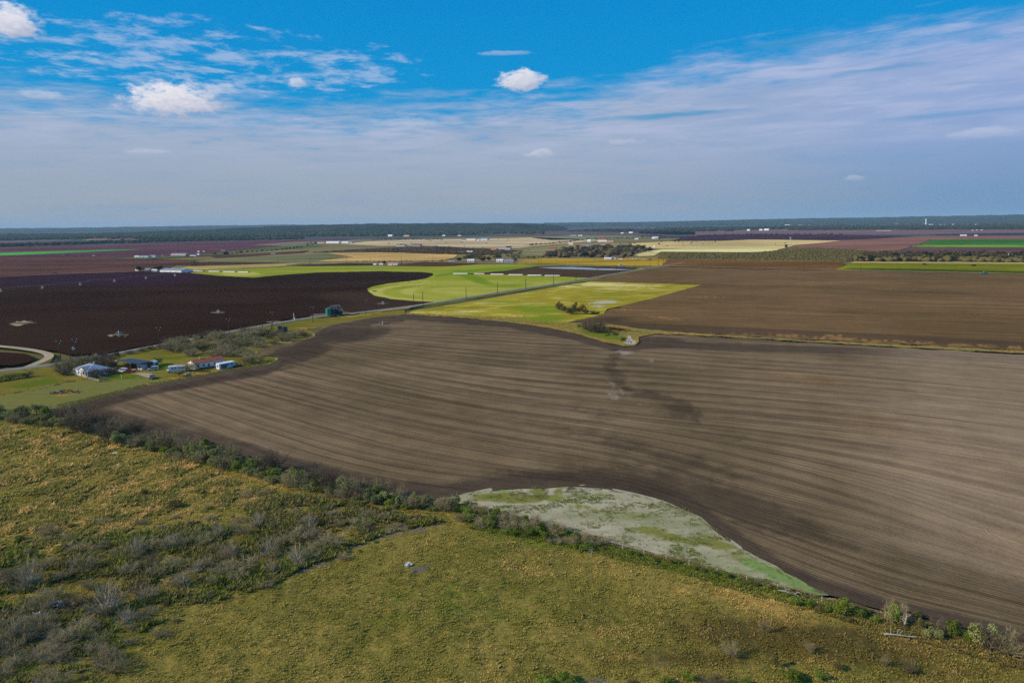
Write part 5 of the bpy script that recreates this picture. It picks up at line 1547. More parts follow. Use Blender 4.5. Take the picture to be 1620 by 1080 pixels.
def water_tower():
    k = mpp(1464.5, 356)
    x, y = P(1464.5, 356); H = 9.4 * k
    t = thing('water_tower', 'white water tower rising over the distant town', 'water tower', (x, y, 0))
    m = MB(); [m.tube((cos(a) * k * 1.2, sin(a) * k * 1.2, 0), (cos(a) * k * .8, sin(a) * k * .8, H * .72), k * .16, n=6) for a in (0, 1.57, 3.14, 4.71)]
    m.build('leg', S['white'], t)
    MB().tube((0, 0, 0), (0, 0, H * .7), k * .35, n=10).build('riser', S['white'], t)
    m = MB(); m.tube((0, 0, H * .68), (0, 0, H * .8), k * .7, k * 1.45, 20, False); m.tube((0, 0, H * .8), (0, 0, H * .92), k * 1.45, k * 1.45, 20, False); m.tube((0, 0, H * .92), (0, 0, H), k * 1.45, k * .2, 20)
    m.build('bowl', S['white'], t)


water_tower()


def mast(px, py, top, label, w=1.0, z=0):
    x, y = P(px, py); h = hgt(px, py, top)
    t = thing('mast', label, 'mast', (x, y, z))
    m = MB()
    for sx in (-1, 1):
        for sy in (-1, 1): m.tube((sx * w, sy * w, -1), (sx * w * .35, sy * w * .35, h), .22, n=4)
    for k in range(6):
        f = k / 6; a = w * (1 - .65 * f); b = w * (1 - .65 * (f + 1/6))
        m.tube((-a, -a, h * f), (b, -b, h * (f + 1/6)), .15, n=4); m.tube((a, a, h * f), (-b, b, h * (f + 1/6)), .15, n=4)
    m.build('lattice', S['cream'], t)
    MB().box((0, 0, h), (w * 2.2, w * 2.2, .8)).build('platform', S['white'], t)


mast(1250, 386, 375.6, 'pale lattice derrick on the crest of the straw hill', 2.0)
mast(1594.5, 412, 401.5, 'thin pale mast sticking out of the right hand wood', .5)
tank(1243.6, 391.4, 387.0, 7.0, 'blacktank', 'black round tank below the derrick on the straw hill', z=0, ladder=False)
car('tractor_trailer', 'teal farm vehicle parked on the edge of the green verge at the right', 'pickup', 'teal', 1556.5, 433.2, radians(4), z=.3, cat='vehicle', scale=1.4)
for i, (px, py, rz, pt, lab) in enumerate([(1001, 410.6, 5, 'carwhite', 'left of two white vans parked beside the creek wood'), (1007.5, 411, 8, 'carwhite', 'right of two white vans parked beside the creek wood'), (1019, 412, 4, 'carwhite', 'white truck parked at the corner of the rust field'), (1028, 411.4, 4, 'cardark', 'dark truck parked right of the white truck'),
                                           (87, 433.6, 10, 'carrust', 'brown tractor standing on the track beyond the black field'), (105.5, 404.4, 2, 'cardark', 'dark truck on the far edge of the purple field')]):
    car('parked_truck', lab, 'pickup', pt, px, py, radians(rz), z=.6, cat='truck', scale=1.3, group='vehicles parked in the distance')


# ------------------------------------------------------------------ junk and dead wood in the foreground
def gz(px, py):
    """height of the pasture sheet at a photographed spot"""
    X, Y = unproj(np.array([px], float), np.array([py], float))
    return float(past_relief(X, Y, np.array([px], float), np.array([py], float))[0]) - .12


def debris(px, py, rx, ry, n, label, mats=('scrap', 'scrapdark', 'plastic'), size=(.5, 1.6), hmax=.6, cat='scrap pile'):
    x, y = P(px, py); t = thing('debris_pile', label, cat, (x, y, gz(px, py)))
    rr = random.Random(int(px))
    for i in range(n):
        a = rr.uniform(0, 2 * pi); r_ = sqrt(rr.random())
        L = rr.uniform(*size)
        e = Euler((rr.uniform(-.4, .4), rr.uniform(-.5, .5), rr.uniform(0, pi)))
        m = MB(); m.box((0, 0, 0), (L, rr.uniform(.12, .5), rr.uniform(.04, .12)), m=e.to_matrix().to_4x4())
        m.build('board', S[rr.choices(mats, (5, 4, 1.6)[:len(mats)])[0]], t, loc=(cos(a) * r_ * rx, sin(a) * r_ * ry, (1 - r_) * hmax + rr.uniform(0, .15)))
    return t


debris(86, 957, 1.6, 1.7, 70, 'upper heap of grey and white scrap boards on bare soil')
debris(60, 974, 1.8, 1.8, 80, 'lower heap of dark grey scrap boards in the brushy corner', mats=('scrap', 'scrapdark', 'plastic'))
debris(646, 894, .9, .8, 26, 'small pile of whitish rubble in the open pasture', mats=('plastic', 'scrap'), size=(.2, .6), hmax=.4)
debris(104, 621, 6.5, 3.0, 60, 'low heap of dead brush in the mown lawn below the farmhouse', mats=('brush', 'wood', 'scrap'), size=(1, 3.2), hmax=1.4, cat='brush pile')
debris(164, 594, 3.0, 2.0, 26, 'clutter of blue grey junk beside the white farmhouse', mats=('bluewhite', 'scrapdark', 'plastic'), size=(.8, 2.0), hmax=1.4)
debris(297, 591, 3.5, 1.6, 24, 'scattered junk in the weeds behind the motorhome', mats=('scrapdark', 'scrap', 'plastic'), size=(.6, 1.6), hmax=.8)


def single(name, px, py, mb, mat, label, cat, rz=0.0, z=None):
    x, y = P(px, py)
    o = mb.build(name, S[mat], None, (x, y, gz(px, py) if z is None else z), rz)
    return tag(o, label, cat)


m = MB(); m.box((0, 0, .35), (1.5, .75, .7), taper=1.12); m.box((0, 0, .72), (1.75, .95, .07)); m.box((-.5, 0, .9), (.15, .4, .3)); single('bathtub', 491, 776, m, 'plastic', 'white discarded tub at the foot of the hedgerow trees', 'tub', .4)
m = MB(); m.box((0, 0, .25), (1.5, .5, .12), .2); m.box((.5, .1, .35), (.5, .45, .2), .2); single('white_sheet', 182, 718, m, 'plastic', 'white scrap sheet lying in the golden grass below the hedgerow', 'scrap', -.3)
m = MB(); m.box((0, 0, .3), (1.4, .3, .14), .2); m.tube((-.7, 0, .2), (.7, .1, .5), .09); single('white_plank', 187.5, 704, m, 'plastic', 'thin white plank beside the hedgerow above the white sheet', 'scrap', -.9)
m = MB(); m.box((0, 0, .25), (.7, .4, .2)); m.tube((-.4, .3, .1), (.3, .4, .6), .06); single('white_scrap', 186, 737, m, 'plastic', 'small white scrap in the grass below the white sheet', 'scrap', .3)
m = MB(); m.tube((0, 0, -.1), (0, 0, 1.5), .12); m.box((0, 0, 1.5), (.3, .3, .2)); single('marker_post', 192.5, 598, m, 'plastic', 'short white post on the lawn below the maroon pickup', 'post', 0, 0)
m = MB(); m.box((0, 0, .8), (2.4, 1.8, 1.6), taper=.85); m.box((0, 0, 1.7), (2.6, 2.0, .12)); single('playhouse', 104.5, 591.5, m, 'teal', 'small dark teal hut at the left corner of the farmhouse', 'hut', .4, 0)
m = MB(); m.tube((-1.6, 0, 1.5), (1.6, 0, 1.5), 1.3, n=16); [m.box((k, 0, .2), (.3, 2.0, .6)) for k in (-1.1, 1.1)]; single('rusty_tank', 180, 579.5, m, 'rust', 'rusty red and white tank at the left end of the open barn', 'tank', .5, 0)


def pen():
    A = Vector((*P(139, 600), 0)); B = Vector((*P(157, 604.5), 0)); t = thing('wooden_pen', 'low grey wooden pen on the lawn in front of the farmhouse', 'pen', A)
    d = (B - A); n = Vector((-d.y, d.x, 0)).normalized() * 4.0
    c = [Vector((0, 0, 0)), d, d + n, n]
    for i in range(4):
        a, b = c[i], c[(i + 1) % 4]
        for k in range(5):
            p = a.lerp(b, k / 5); MB().box((p.x, p.y, .7), (.14, .14, 1.5)).build('post', S['wood'], t)
        for zz in (.4, .8, 1.2):
            MB().tube(a + Vector((0, 0, zz)), b + Vector((0, 0, zz)), .07, n=4).build('rail', S['palewood'] if i == 0 else S['wood'], t)


pen()


def fence(pts, label, gap=4.0, h=1.2, z=0.0, mat='wood', wires=3):
    W = [Vector((*P(*p), z)) for p in pts]
    t = thing('wire_fence', label, 'fence', W[0])
    me = None
    for i in range(len(W) - 1):
        a, b = W[i] - W[0], W[i + 1] - W[0]; n = max(1, int((b - a).length / gap))
        for k in range(n):
            p = a.lerp(b, k / n)
            if me is None:
                o = MB().tube((0, 0, -.3), (0, 0, h), .08, .07, 6).build('post', S[mat], t, tuple(p)); me = o.data
            else: link('post', me, t, tuple(p))
    m = MB()
    for i in range(len(W) - 1):
        a, b = W[i] - W[0], W[i + 1] - W[0]
        for zz in (.4, .75, 1.1)[:wires]: m.tube(a + Vector((0, 0, zz)), b + Vector((0, 0, zz)), .015, n=3, cap=False)
    m.build('wire', S['steel'], t)


fence([(-60, 633), (0, 624), (60, 615), (108, 603), (125, 600), (140, 598)], 'post and wire fence crossing the lawn left of the brush pile', 3.0)
fence([(0, 592), (60, 584), (100, 579), (165, 568), (240, 553), (330, 535), (400, 522)], 'roadside wire fence behind the farmyard trees', 5.0, z=.1)
fence([(642, 495), (700, 487.5), (800, 469.5), (900, 453.5), (960, 443)], 'roadside fence along the yellow grain field', 8.0, z=.1)
fence([(1000, 524), (1100, 531), (1300, 542.6), (1620, 561)], 'low fence in the strip between the two ploughed fields', 9.0, z=.3)
fence([(700, 806), (790, 818), (860, 834), (985, 868), (1090, 895), (1230, 933), (1300, 952), (1400, 977), (1508, 998), (1620, 1024)], 'old wire fence along the foot of the pale flat and ploughed field', 4.5, mat='palewood')
fence([(0, 654), (75, 662), (130, 669), (200, 690), (300, 716), (400, 744), (480, 768), (560, 787), (640, 801), (700, 806)], 'old wire fence half hidden in the hedgerow trees', 4.5, mat='wood')


# ------------------------------------------------------------------ branching wood
def branch_mesh(rr, stems, h, spread, levels, r0, curve=.25, twig_r=.02, droop=0.0, sides=4, kids=(3, 5), base_r=.3, minlen=.25):
    """returns (thick MB, thin MB): vase of stems forking upward and outward"""
    thick, thin = MB(), MB()

    def grow(p, d, L, r, lev):
        n = 3 if lev < 2 else 2
        q = p.copy(); dd = d.copy()
        for i in range(n):
            dd = (dd + Vector((rr.uniform(-1, 1), rr.uniform(-1, 1), rr.uniform(-.6, .9) - droop)) * curve).normalized()
            e = q + dd * L / n
            ra = r * (1 - .55 * i / n); rb = r * (1 - .55 * (i + 1) / n)
            (thick if r > .045 else thin).tube(q, e, max(ra, twig_r), max(rb, twig_r), n=sides if r > .045 else 3, cap=False)
            q = e
            if lev < levels:
                for _ in range(rr.randint(*kids) if i == n - 1 else rr.randint(1, 2)):
                    nd = (dd + Vector((rr.gauss(0, 1), rr.gauss(0, 1), rr.gauss(.2, .6))) * .55).normalized()
                    if L * .6 > minlen: grow(q, nd, L * rr.uniform(.48, .72), r * .5, lev + 1)
    for s_ in range(stems):
        a = 2 * pi * s_ / stems + rr.uniform(-.3, .3); tl = spread * rr.uniform(.35, 1.1)
        d = Vector((cos(a) * tl, sin(a) * tl, 1)).normalized()
        grow(Vector((cos(a) * base_r * rr.random(), sin(a) * base_r * rr.random(), -.25)), d, h * rr.uniform(.5, .62), r0 * rr.uniform(.7, 1.1), 0)
    return thick, thin


def log(px, py, pts, r, label, rz=0.0, twigs=7, cat='fallen log', name='fallen_log'):
    x, y = P(px, py); t = thing(name, label, cat, (x, y, gz(px, py)), rz)
    rr = random.Random(int(px + py)); m = MB()
    for i in range(len(pts) - 1): m.tube(pts[i], pts[i + 1], r * (1 - .6 * i / len(pts)), r * (1 - .6 * (i + 1) / len(pts)), 7)
    m.build('trunk', S['deadwood'], t)
    for k in range(twigs):
        i = rr.randrange(len(pts) - 1); p = Vector(pts[i]).lerp(Vector(pts[i + 1]), rr.random())
        m = MB(); q = p + Vector((rr.uniform(-1, 1), rr.uniform(-1, 1), rr.uniform(.1, 1))).normalized() * rr.uniform(.6, 1.5)
        m.tube(p, q, r * .35, r * .2, 5); m.tube(q, q + Vector((rr.uniform(-1, 1), rr.uniform(-1, 1), rr.uniform(-.2, 1))).normalized() * .8, r * .2, r * .1, 4)
        m.build('branch', S['deadwood'], t)


log(1423, 1006, [(-2.4, .5, .25), (-1.2, .2, .35), (.3, 0, .25), (1.5, -.4, .3), (2.4, -.8, .5)], .13, 'bleached fallen log lying in the grass below the dead snag')
log(1430, 992, [(0, 0, 0), (.1, 0, 1.0), (.3, 0, 1.9), (.25, .1, 2.6)], .16, 'short bleached dead snag standing at the ploughed edge', twigs=5, cat='dead tree', name='dead_snag')
log(1248, 944, [(-1.8, .6, .9), (-.6, .3, .8), (.5, 0, .5), (1.6, -.5, .3)], .12, 'pale fallen branch at the tip of the green flat', twigs=6)
log(1498, 1000, [(-1.6, .3, .5), (-.4, 0, 1.0), (.9, -.2, .9), (1.8, -.4, .5)], .11, 'pale broken branch arching in the hedge near the right corner', twigs=6)
log(714, 801, [(-1.0, .3, .1), (-.3, 0, .9), (.5, 0, 1.8), (1.4, .2, 2.1)], .10, 'bleached crooked branch at the left tip of the pale flat', twigs=8)
log(775, 818, [(0, 0, 0), (-.2, 0, 1.4), (-.5, .1, 2.8), (-.4, 0, 3.8)], .10, 'slender bleached dead tree at the lower edge of the pale flat', twigs=9, cat='dead tree', name='dead_tree')
log(935, 880, [(0, 0, 0), (.1, 0, .9), (0, .1, 1.8)], .05, 'small bare sapling alone in the bright grass strip', twigs=7, cat='sapling', name='sapling')
# ================================================================== TREES AND BUSHES
def leafmat(name, c1, c2, trans=0.25):
    m = bpy.data.materials.new(name); m.use_nodes = True
    g = NG(m.node_tree)
    tc = g.new('ShaderNodeTexCoord').outputs['Object']
    n = g.noise(tc, 2.2, 4, 0.6)
    n2 = g.noise(g.new('ShaderNodeNewGeometry').outputs['Position'], 0.12, 3, 0.6)
    col = g.mix(g.ss(g.m('ADD', g.m('MULTIPLY', n, .6), g.m('MULTIPLY', n2, .4)), 0.36, 0.64), c1, c2)
    oi = g.new('ShaderNodeObjectInfo').outputs['Random']
    col = g.vm('SCALE', col, scale=g.mr(oi, 0, 1, .75, 1.3))
    d = g.new('ShaderNodeBsdfDiffuse'); g.put(d.inputs[0], col)
    t = g.new('ShaderNodeBsdfTranslucent'); g.put(t.inputs[0], col)
    mx = g.new('ShaderNodeMixShader'); mx.inputs[0].default_value = trans
    g.l.new(d.outputs[0], mx.inputs[1]); g.l.new(t.outputs[0], mx.inputs[2])
    out = g.new('ShaderNodeOutputMaterial'); g.l.new(mx.outputs[0], out.inputs[0])
    return m


LM = {
    'greygreen': leafmat('grey_green_leaves', K(110, 114, 66, 1.2), K(130, 132, 84, 1.25)),
    'green': leafmat('green_leaves', K(88, 106, 38, 1.1), K(118, 132, 54, 1.15)),
    'bright': leafmat('bright_green_leaves', K(112, 136, 50, 1.0), K(136, 150, 62, 1.0)),
    'olive': leafmat('olive_leaves', K(98, 92, 52, 1.0), K(116, 106, 66, 1.0)),
    'dark': leafmat('dark_evergreen_leaves', K(38, 48, 28, 1.0), K(58, 66, 38, 1.0)),
    'autumn': leafmat('yellow_autumn_leaves', K(150, 122, 34, 1.0), K(120, 106, 44, 1.0)),
    'brown': leafmat('brown_twiggy_leaves', K(84, 72, 54, 1.0), K(104, 92, 72, 1.0)),
    'rust': leafmat('rust_brown_leaves', K(116, 74, 40, 1.0), K(96, 68, 42, 1.0)),
}
TW = {
    'grey': smat('grey_twigs', K(140, 127, 94, 1.05), 0.95, vary=.25, random_tint=.22),
    'brown': smat('brown_twigs', K(98, 86, 68, 1.0), 0.95, vary=.25, random_tint=.22),
}


def crown_mesh(name, seed, mat, n_lump=11, leaves=1500, size=.075, gap=.25, flat=1.0):
    """unit crown: radius 1, height 0..1.7, made of leaf-sized faces in clumps"""
    r = np.random.RandomState(seed)
    a = r.rand(n_lump) * 2 * pi; rad = np.sqrt(r.rand(n_lump)) * .68
    L = np.stack([np.cos(a) * rad, np.sin(a) * rad, .5 + r.rand(n_lump) * .85 * (1.05 - rad)], -1)
    LR = r.uniform(.26, .46, n_lump)
    k = r.choice(n_lump, leaves, p=LR ** 2 / (LR ** 2).sum())
    d = r.normal(size=(leaves, 3)); d /= np.linalg.norm(d, axis=1)[:, None]
    d[:, 2] = np.where(r.rand(leaves) < .55, np.abs(d[:, 2]), d[:, 2])
    R_ = LR[k] * r.uniform(.55, 1.12, leaves) ** .6
    # knock holes in the crown
    keep = fbm(L[k, 0] * 3 + d[:, 0] * 2.1 + 11, L[k, 1] * 3 + d[:, 2] * 2.1, seed, 2) > gap
    C = L[k] + d * R_[:, None]; C[:, 2] = C[:, 2] * flat
    C = C[keep & (C[:, 2] > .03)]
    n = len(C)
    u = r.normal(size=(n, 3)); u /= np.linalg.norm(u, axis=1)[:, None]
    w = r.normal(size=(n, 3)); w = np.cross(u, w); w /= np.linalg.norm(w, axis=1)[:, None]
    s = size * r.uniform(.6, 1.35, (n, 1))
    V = np.stack([C - u * s, C + w * s * .55, C + u * s, C - w * s * .55], 1).reshape(-1, 3)
    F = np.arange(4 * n, dtype=np.int32).reshape(-1, 4)
    return mesh_np(name, V, F, mat)


def trunk_mesh(seed, mat, h=1.0, r=.06, n=4):
    rr = random.Random(seed); m = MB()
    q = Vector((0, 0, -.12)); top = Vector((rr.uniform(-.08, .08), rr.uniform(-.08, .08), .38))
    m.tube(q, top, r, r * .75, 6)
    for k in range(n):
        a = 2 * pi * k / n + rr.uniform(-.4, .4); p = top - Vector((0, 0, rr.uniform(0, .15)))
        e = p + Vector((cos(a) * .3, sin(a) * .3, .35 + rr.random() * .2)); m.tube(p, e, r * .55, r * .32, 5)
        for j in range(2):
            f = e + Vector((cos(a + rr.uniform(-.7, .7)) * .3, sin(a + rr.uniform(-.7, .7)) * .3, .28 + rr.random() * .3)); m.tube(e, f, r * .3, r * .12, 4)
    return mesh_np('trunk', m.V, m.F, mat)


rr0 = random.Random(5)
BARE = []
for i in range(6):
    a, b = branch_mesh(random.Random(100 + i), [9, 12, 7, 10, 6, 14][i], 1.9, [.85, 1.25, .8, 1.1, .7, 1.35][i], 3, .045, curve=.22, twig_r=.0036, kids=(2, 4), base_r=.12, minlen=.05)
    BARE.append((a, b))
BM = []
# the round pale mesquites: many straight stems fanning out of one root
def burst(seed, n=70):
    rr = random.Random(seed); a, b = MB(), MB()
    for i in range(n):
        t = rr.uniform(0, 2 * pi); e = rr.uniform(.12, 1.35); c = Vector((cos(t) * sin(e), sin(t) * sin(e), cos(e) * 1.25))
        L = rr.uniform(.55, 1.0); p = Vector((rr.gauss(0, .05), rr.gauss(0, .05), -.1)); m1 = p + c * L * .5 + Vector((0, 0, rr.uniform(-.02, .06))); q = m1 + (c + Vector((rr.gauss(0, .12), rr.gauss(0, .12), .12))) * L * .5
        a.tube(p, m1, .014, .009, 4, False); a.tube(m1, q, .009, .004, 3, False)
        for k in range(7):
            s0 = m1.lerp(q, rr.random()); d = (c + Vector((rr.gauss(0, .55), rr.gauss(0, .55), rr.gauss(.15, .4)))).normalized()
            b.tube(s0, s0 + d * rr.uniform(.12, .3), .0045, .003, 3, False)
    return a, b


BURST = []
for i in range(3):
    a, b = burst(70 + i)
    BURST.append((mesh_np('stems', a.V, a.F, S['palestem']), mesh_np('twigs', b.V, b.F, TW['grey'])))
for i, (a, b) in enumerate(BARE):
    # the builder's thresholds are in metres: everything thinner than 4.5 cm at 1:1 goes to twigs
    for tw in ('grey', 'brown'):
        BM.append((mesh_np('stems', a.V, a.F, S['stem'] if tw == 'grey' else S['bark']) if a.F else None, mesh_np('twigs', b.V, b.F, TW[tw])))
LEAFY = {k: [crown_mesh('crown', 200 + i * 7 + j, LM[k], [9, 12, 7][j], 1500, .07, .30) for j in range(3)] for i, k in enumerate(LM)}
SPARSE = {k: [crown_mesh('leaves', 400 + i * 7 + j, LM[k], [10, 14][j], 800, .05, .42) for j in range(2)] for i, k in enumerate(('greygreen', 'green', 'bright', 'olive', 'brown'))}
FARC = {k: [crown_mesh('crown', 600 + i * 7 + j, LM[k], [8, 11, 6][j], 420, .12, .15) for j in range(3)] for i, k in enumerate(LM)}
TRK = [trunk_mesh(i, S['bark']) for i in range(4)]
RT = random.Random(77)
TREES = []     # (px, py, zone, adjective, object)


def plant(kind, px, py, w, h, zone, adj, z=None, leaf='greygreen', far=False, name=None, cat=None):
    """kind: leafy / bare / mixed; w, h in metres"""
    x, y = P(px, py)
    if z is None: z = gz(px, py) if py > 640 else -.05
    woody = kind != 'leafy' and zone in ('hedge', 'thicket')
    name = name or ('mesquite' if woody else 'shrub' if h < 2.0 else 'bush' if h < 5.2 else 'tree')
    t = thing(name, None, cat or name, (x, y, z), RT.uniform(0, 6.28))
    sx = w / 2; sz = h / 1.6
    def add(nm, me, s=(1, 1, 1)):
        o = link(nm, me, t); o.scale = (sx * s[0], sx * s[1], sz * s[2]); return o
    k2 = RT.uniform(.85, 1.15)
    if kind == 'leafy':
        add('crown', RT.choice((FARC if far else LEAFY)[leaf]), (1, k2, 1))
        if not far or h > 5: add('trunk', RT.choice(TRK))
    elif kind == 'burst':
        i = RT.randrange(3); o = add('trunk', BURST[i][0]); o.scale[2] *= 1.35; o = add('branches', BURST[i][1]); o.scale[2] *= 1.35
    elif kind == 'bare':
        i = RT.randrange(6) * 2 + (1 if leaf in ('brown', 'rust') else 0)
        if BM[i][0]: add('trunk', BM[i][0])
        add('branches', BM[i][1])
    else:
        i = RT.randrange(6) * 2 + (1 if leaf in ('brown', 'olive') else 0)
        if BM[i][0]: add('trunk', BM[i][0])
        add('branches', BM[i][1])
        add('crown', RT.choice(SPARSE[leaf]), (.95, .95, 1.0))
    TREES.append([px, py, zone, adj, t])
    return t


def scatter(poly, n, gap, seed):
    """random feet inside a photographed outline, spaced in metres on the ground"""
    r = random.Random(seed); W = []; out = []
    xs = [p[0] for p in poly]; ys = [p[1] for p in poly]
    X0, Y0 = zip(*[P(*p) for p in poly])
    tries = 0
    while len(out) < n and tries < n * 60:
        tries += 1
        x, y = r.uniform(min(X0), max(X0)), r.uniform(min(Y0), max(Y0))
        px, py = proj(x, y, 0)
        px, py = float(px), float(py)
        if not bool(inpoly(np.array([px]), np.array([py]), poly)[0]): continue
        if any((x - a) ** 2 + (y - b) ** 2 < gap * gap for a, b in W): continue
        W.append((x, y)); out.append((px, py))
    return out


# ---- hedgerow between the pasture and the ploughed field
HL = [(-80, 654), (0, 662), (60, 668), (130, 676), (200, 697), (300, 725), (400, 750), (480, 771), (560, 790), (640, 800), (730, 807)]
r_ = random.Random(11)
px = -75.0
while px < 735:
    big = 1.0 if px < 600 else .68
    for k in range(3):
        x = px + r_.uniform(-7, 7); y = float(polyline_y(x, HL)) + [-9, -2, 4][k] * (1 if px < 600 else .7) + r_.uniform(-2, 2)
        u = r_.random()
        w = r_.uniform(3.8, 6.6) * big * (.9 if k == 2 else 1); h = r_.choice((r_.uniform(2.2, 4.0), r_.uniform(3.6, 6.0))) * big * (.72 if k == 2 else 1)
        if u < .48: plant('leafy', x, y, w, h, 'hedge', 'grey green leafy', leaf='greygreen')
        elif u < .68: plant('leafy', x, y, w * .85, h * .9, 'hedge', 'bright green leafy', leaf='green')
        elif u < .86: plant('mixed', x, y, w * .95, h, 'hedge', 'thinly leaved grey', leaf='greygreen')
        elif u < .93: plant('mixed', x, y, w, h * 1.05, 'hedge', 'brown twiggy', leaf='brown')
        else: plant('bare', x, y, w, h * 1.15, 'hedge', 'leafless grey', leaf='grey')
    px += 13.2 * (1.0 if px < 600 else 1.05)
# dark old trees standing out of the hedgerow
for (x, y, w, h, kd, lf) in ((128, 684, 7.5, 8.0, 'bare', 'brown'), (172, 700, 7.5, 6.5, 'mixed', 'brown'), (185, 705, 6, 5.5, 'leafy', 'greygreen'), (318, 726, 6, 6.3, 'leafy', 'greygreen'), (515, 778, 6.5, 6.8, 'bare', 'brown'), (330, 720, 5.5, 6.2, 'leafy', 'green'), (590, 792, 3, 4.6, 'leafy', 'bright')):
    plant(kd, x, y, w, h, 'hedge', 'tall dark' if lf != 'bright' else 'narrow yellow green', leaf=lf)

# ---- low growth along the pale flat
for (x, y) in scatter([(735, 806), (790, 815), (870, 836), (950, 862), (930, 872), (860, 856), (790, 842), (730, 826)], 34, 2.2, 12):
    u = r_.random()
    plant('leafy' if u < .6 else 'mixed', x, y, r_.uniform(2.2, 4.2), r_.uniform(1.3, 2.8), 'lowhedge', 'low green' if u < .6 else 'low grey twiggy', leaf='green' if u < .45 else 'greygreen')
for i in range(16):
    x = 955 + i * 20 + r_.uniform(-8, 8); y = float(polyline_y(x, [(950, 866), (1040, 885), (1150, 912), (1290, 950)])) + r_.uniform(-1, 4)
    plant('leafy', x, y, r_.uniform(1.2, 2.4), r_.uniform(.6, 1.2), 'rim', 'knee high green', leaf=r_.choice(('green', 'olive')))
# ---- right end: separate rounded bushes at the foot of the field
for (x, y, wp, hp, kd, lf, adj) in ((1333, 975, 31, 34, 'leafy', 'bright', 'round yellow green'), (1359, 976, 22, 20, 'leafy', 'green', 'small green'), (1374, 972, 12, 10, 'leafy', 'green', 'tiny dark green'), (1411, 985, 30, 33, 'leafy', 'bright', 'upright yellow green'), (1418, 983, 26, 34, 'bare', 'grey', 'slim leafless'),
                                    (1450, 979, 16, 13, 'leafy', 'bright', 'tiny bright green'), (1452, 994, 22, 18, 'leafy', 'olive', 'low olive'), (1475, 1009, 27, 20, 'leafy', 'greygreen', 'low grey green'), (1511, 1009, 30, 34, 'leafy', 'green', 'upright green'), (1490, 1001, 26, 18, 'mixed', 'olive', 'twiggy olive'),
                                    (1534, 1014, 26, 17, 'leafy', 'green', 'spreading green'), (1560, 1024, 50, 46, 'leafy', 'greygreen', 'large grey green'), (1566, 1030, 36, 32, 'bare', 'brown', 'brown branched'), (1598, 1034, 42, 32, 'mixed', 'greygreen', 'wide grey'), (1622, 1038, 48, 36, 'bare', 'brown', 'brown leafless'), (1650, 1044, 50, 36, 'mixed', 'brown', 'brown twiggy'), (1690, 1056, 50, 40, 'leafy', 'greygreen', 'rounded grey green'),
                                    (1258, 956, 26, 12, 'leafy', 'green', 'spreading green'), (1282, 962, 20, 14, 'leafy', 'green', 'low green'), (1296, 966, 22, 13, 'leafy', 'olive', 'low olive'), (1310, 970, 20, 12, 'leafy', 'green', 'low bright green'), (1345, 984, 16, 8, 'leafy', 'olive', 'tiny olive'), (1385, 982, 24, 10, 'leafy', 'green', 'low dark green'), (1430, 991, 20, 9, 'leafy', 'olive', 'tiny olive')):
    k = mpp(x, y)
    plant(kd, x, y, wp * k, hp * k, 'right', adj, leaf=lf)

# ---- brushy band of mesquite in the pasture
BAND = [(-150, 900), (-20, 872), (90, 862), (190, 842), (280, 832), (350, 812), (400, 800), (450, 782), (520, 792), (600, 806), (680, 815), (700, 828), (640, 838), (590, 852), (555, 875), (500, 890), (450, 915), (430, 930), (350, 950), (270, 975), (210, 1010), (150, 1050), (100, 1110), (-150, 1150)]
for (x, y, wp, hp, lf) in ((170, 968, 92, 72, 'grey'), (425, 872, 50, 42, 'grey'), (345, 848, 40, 36, 'grey'), (365, 882, 46, 38, 'grey'), (50, 925, 66, 62, 'grey'), (470, 890, 52, 44, 'grey'), (490, 852, 40, 34, 'grey'), (492, 832, 40, 30, 'grey'), (410, 832, 40, 30, 'grey'), (215, 875, 44, 40, 'grey'),
                           (200, 985, 50, 34, 'grey'), (430, 905, 34, 32, 'grey'), (20, 1010, 50, 44, 'grey'), (270, 868, 46, 36, 'grey'), (290, 926, 42, 32, 'grey'), (310, 905, 40, 32, 'grey')):
    k = mpp(x, y)
    plant('burst', x, y, wp * k, hp * k * .8, 'band', 'large pale leafless' if wp > 60 else 'pale leafless', leaf=lf, name='mesquite', cat='mesquite')
for (x, y) in scatter([(-150, 880), (-20, 850), (200, 822), (400, 780), (540, 784), (740, 815), (640, 845), (550, 885), (450, 925), (350, 962), (250, 1010), (150, 1090), (-150, 1150)], 150, 3.7, 21):
    u = r_.random(); w = r_.uniform(2.6, 5.0); h = r_.uniform(1.1, 2.3)
    if y < 850: w *= .85; h *= .8
    ed_ = min(abs(y - float(polyline_y(x, [(-150, 895), (190, 842), (400, 800), (520, 790), (700, 815)]))), abs(y - float(polyline_y(x, [(100, 1110), (210, 1010), (350, 950), (500, 890), (590, 852), (700, 828)]))) if x > 100 else 99)
    if ed_ < 16: w *= .6; h *= .6
    if u < .34: plant('bare', x, y, w, h, 'band', 'pale leafless', leaf='grey', name='mesquite', cat='mesquite')
    elif u < .62: plant('mixed', x, y, w, h, 'band', 'grey twigged', leaf='greygreen', name='mesquite', cat='mesquite')
    elif u < .74: plant('mixed', x, y, w, h, 'band', 'green flushed twiggy', leaf='green', name='mesquite', cat='mesquite')
    elif u < .84: plant('bare', x, y, w, h * .8, 'band', 'brown leafless', leaf='brown', name='mesquite', cat='mesquite')
    elif u < .93: plant('leafy', x, y, w * .6, h * .45, 'band', 'low green', leaf='green', name='bush', cat='bush')
    else: plant('leafy', x, y, w * .7, h * .5, 'band', 'low olive', leaf='olive', name='bush', cat='bush')
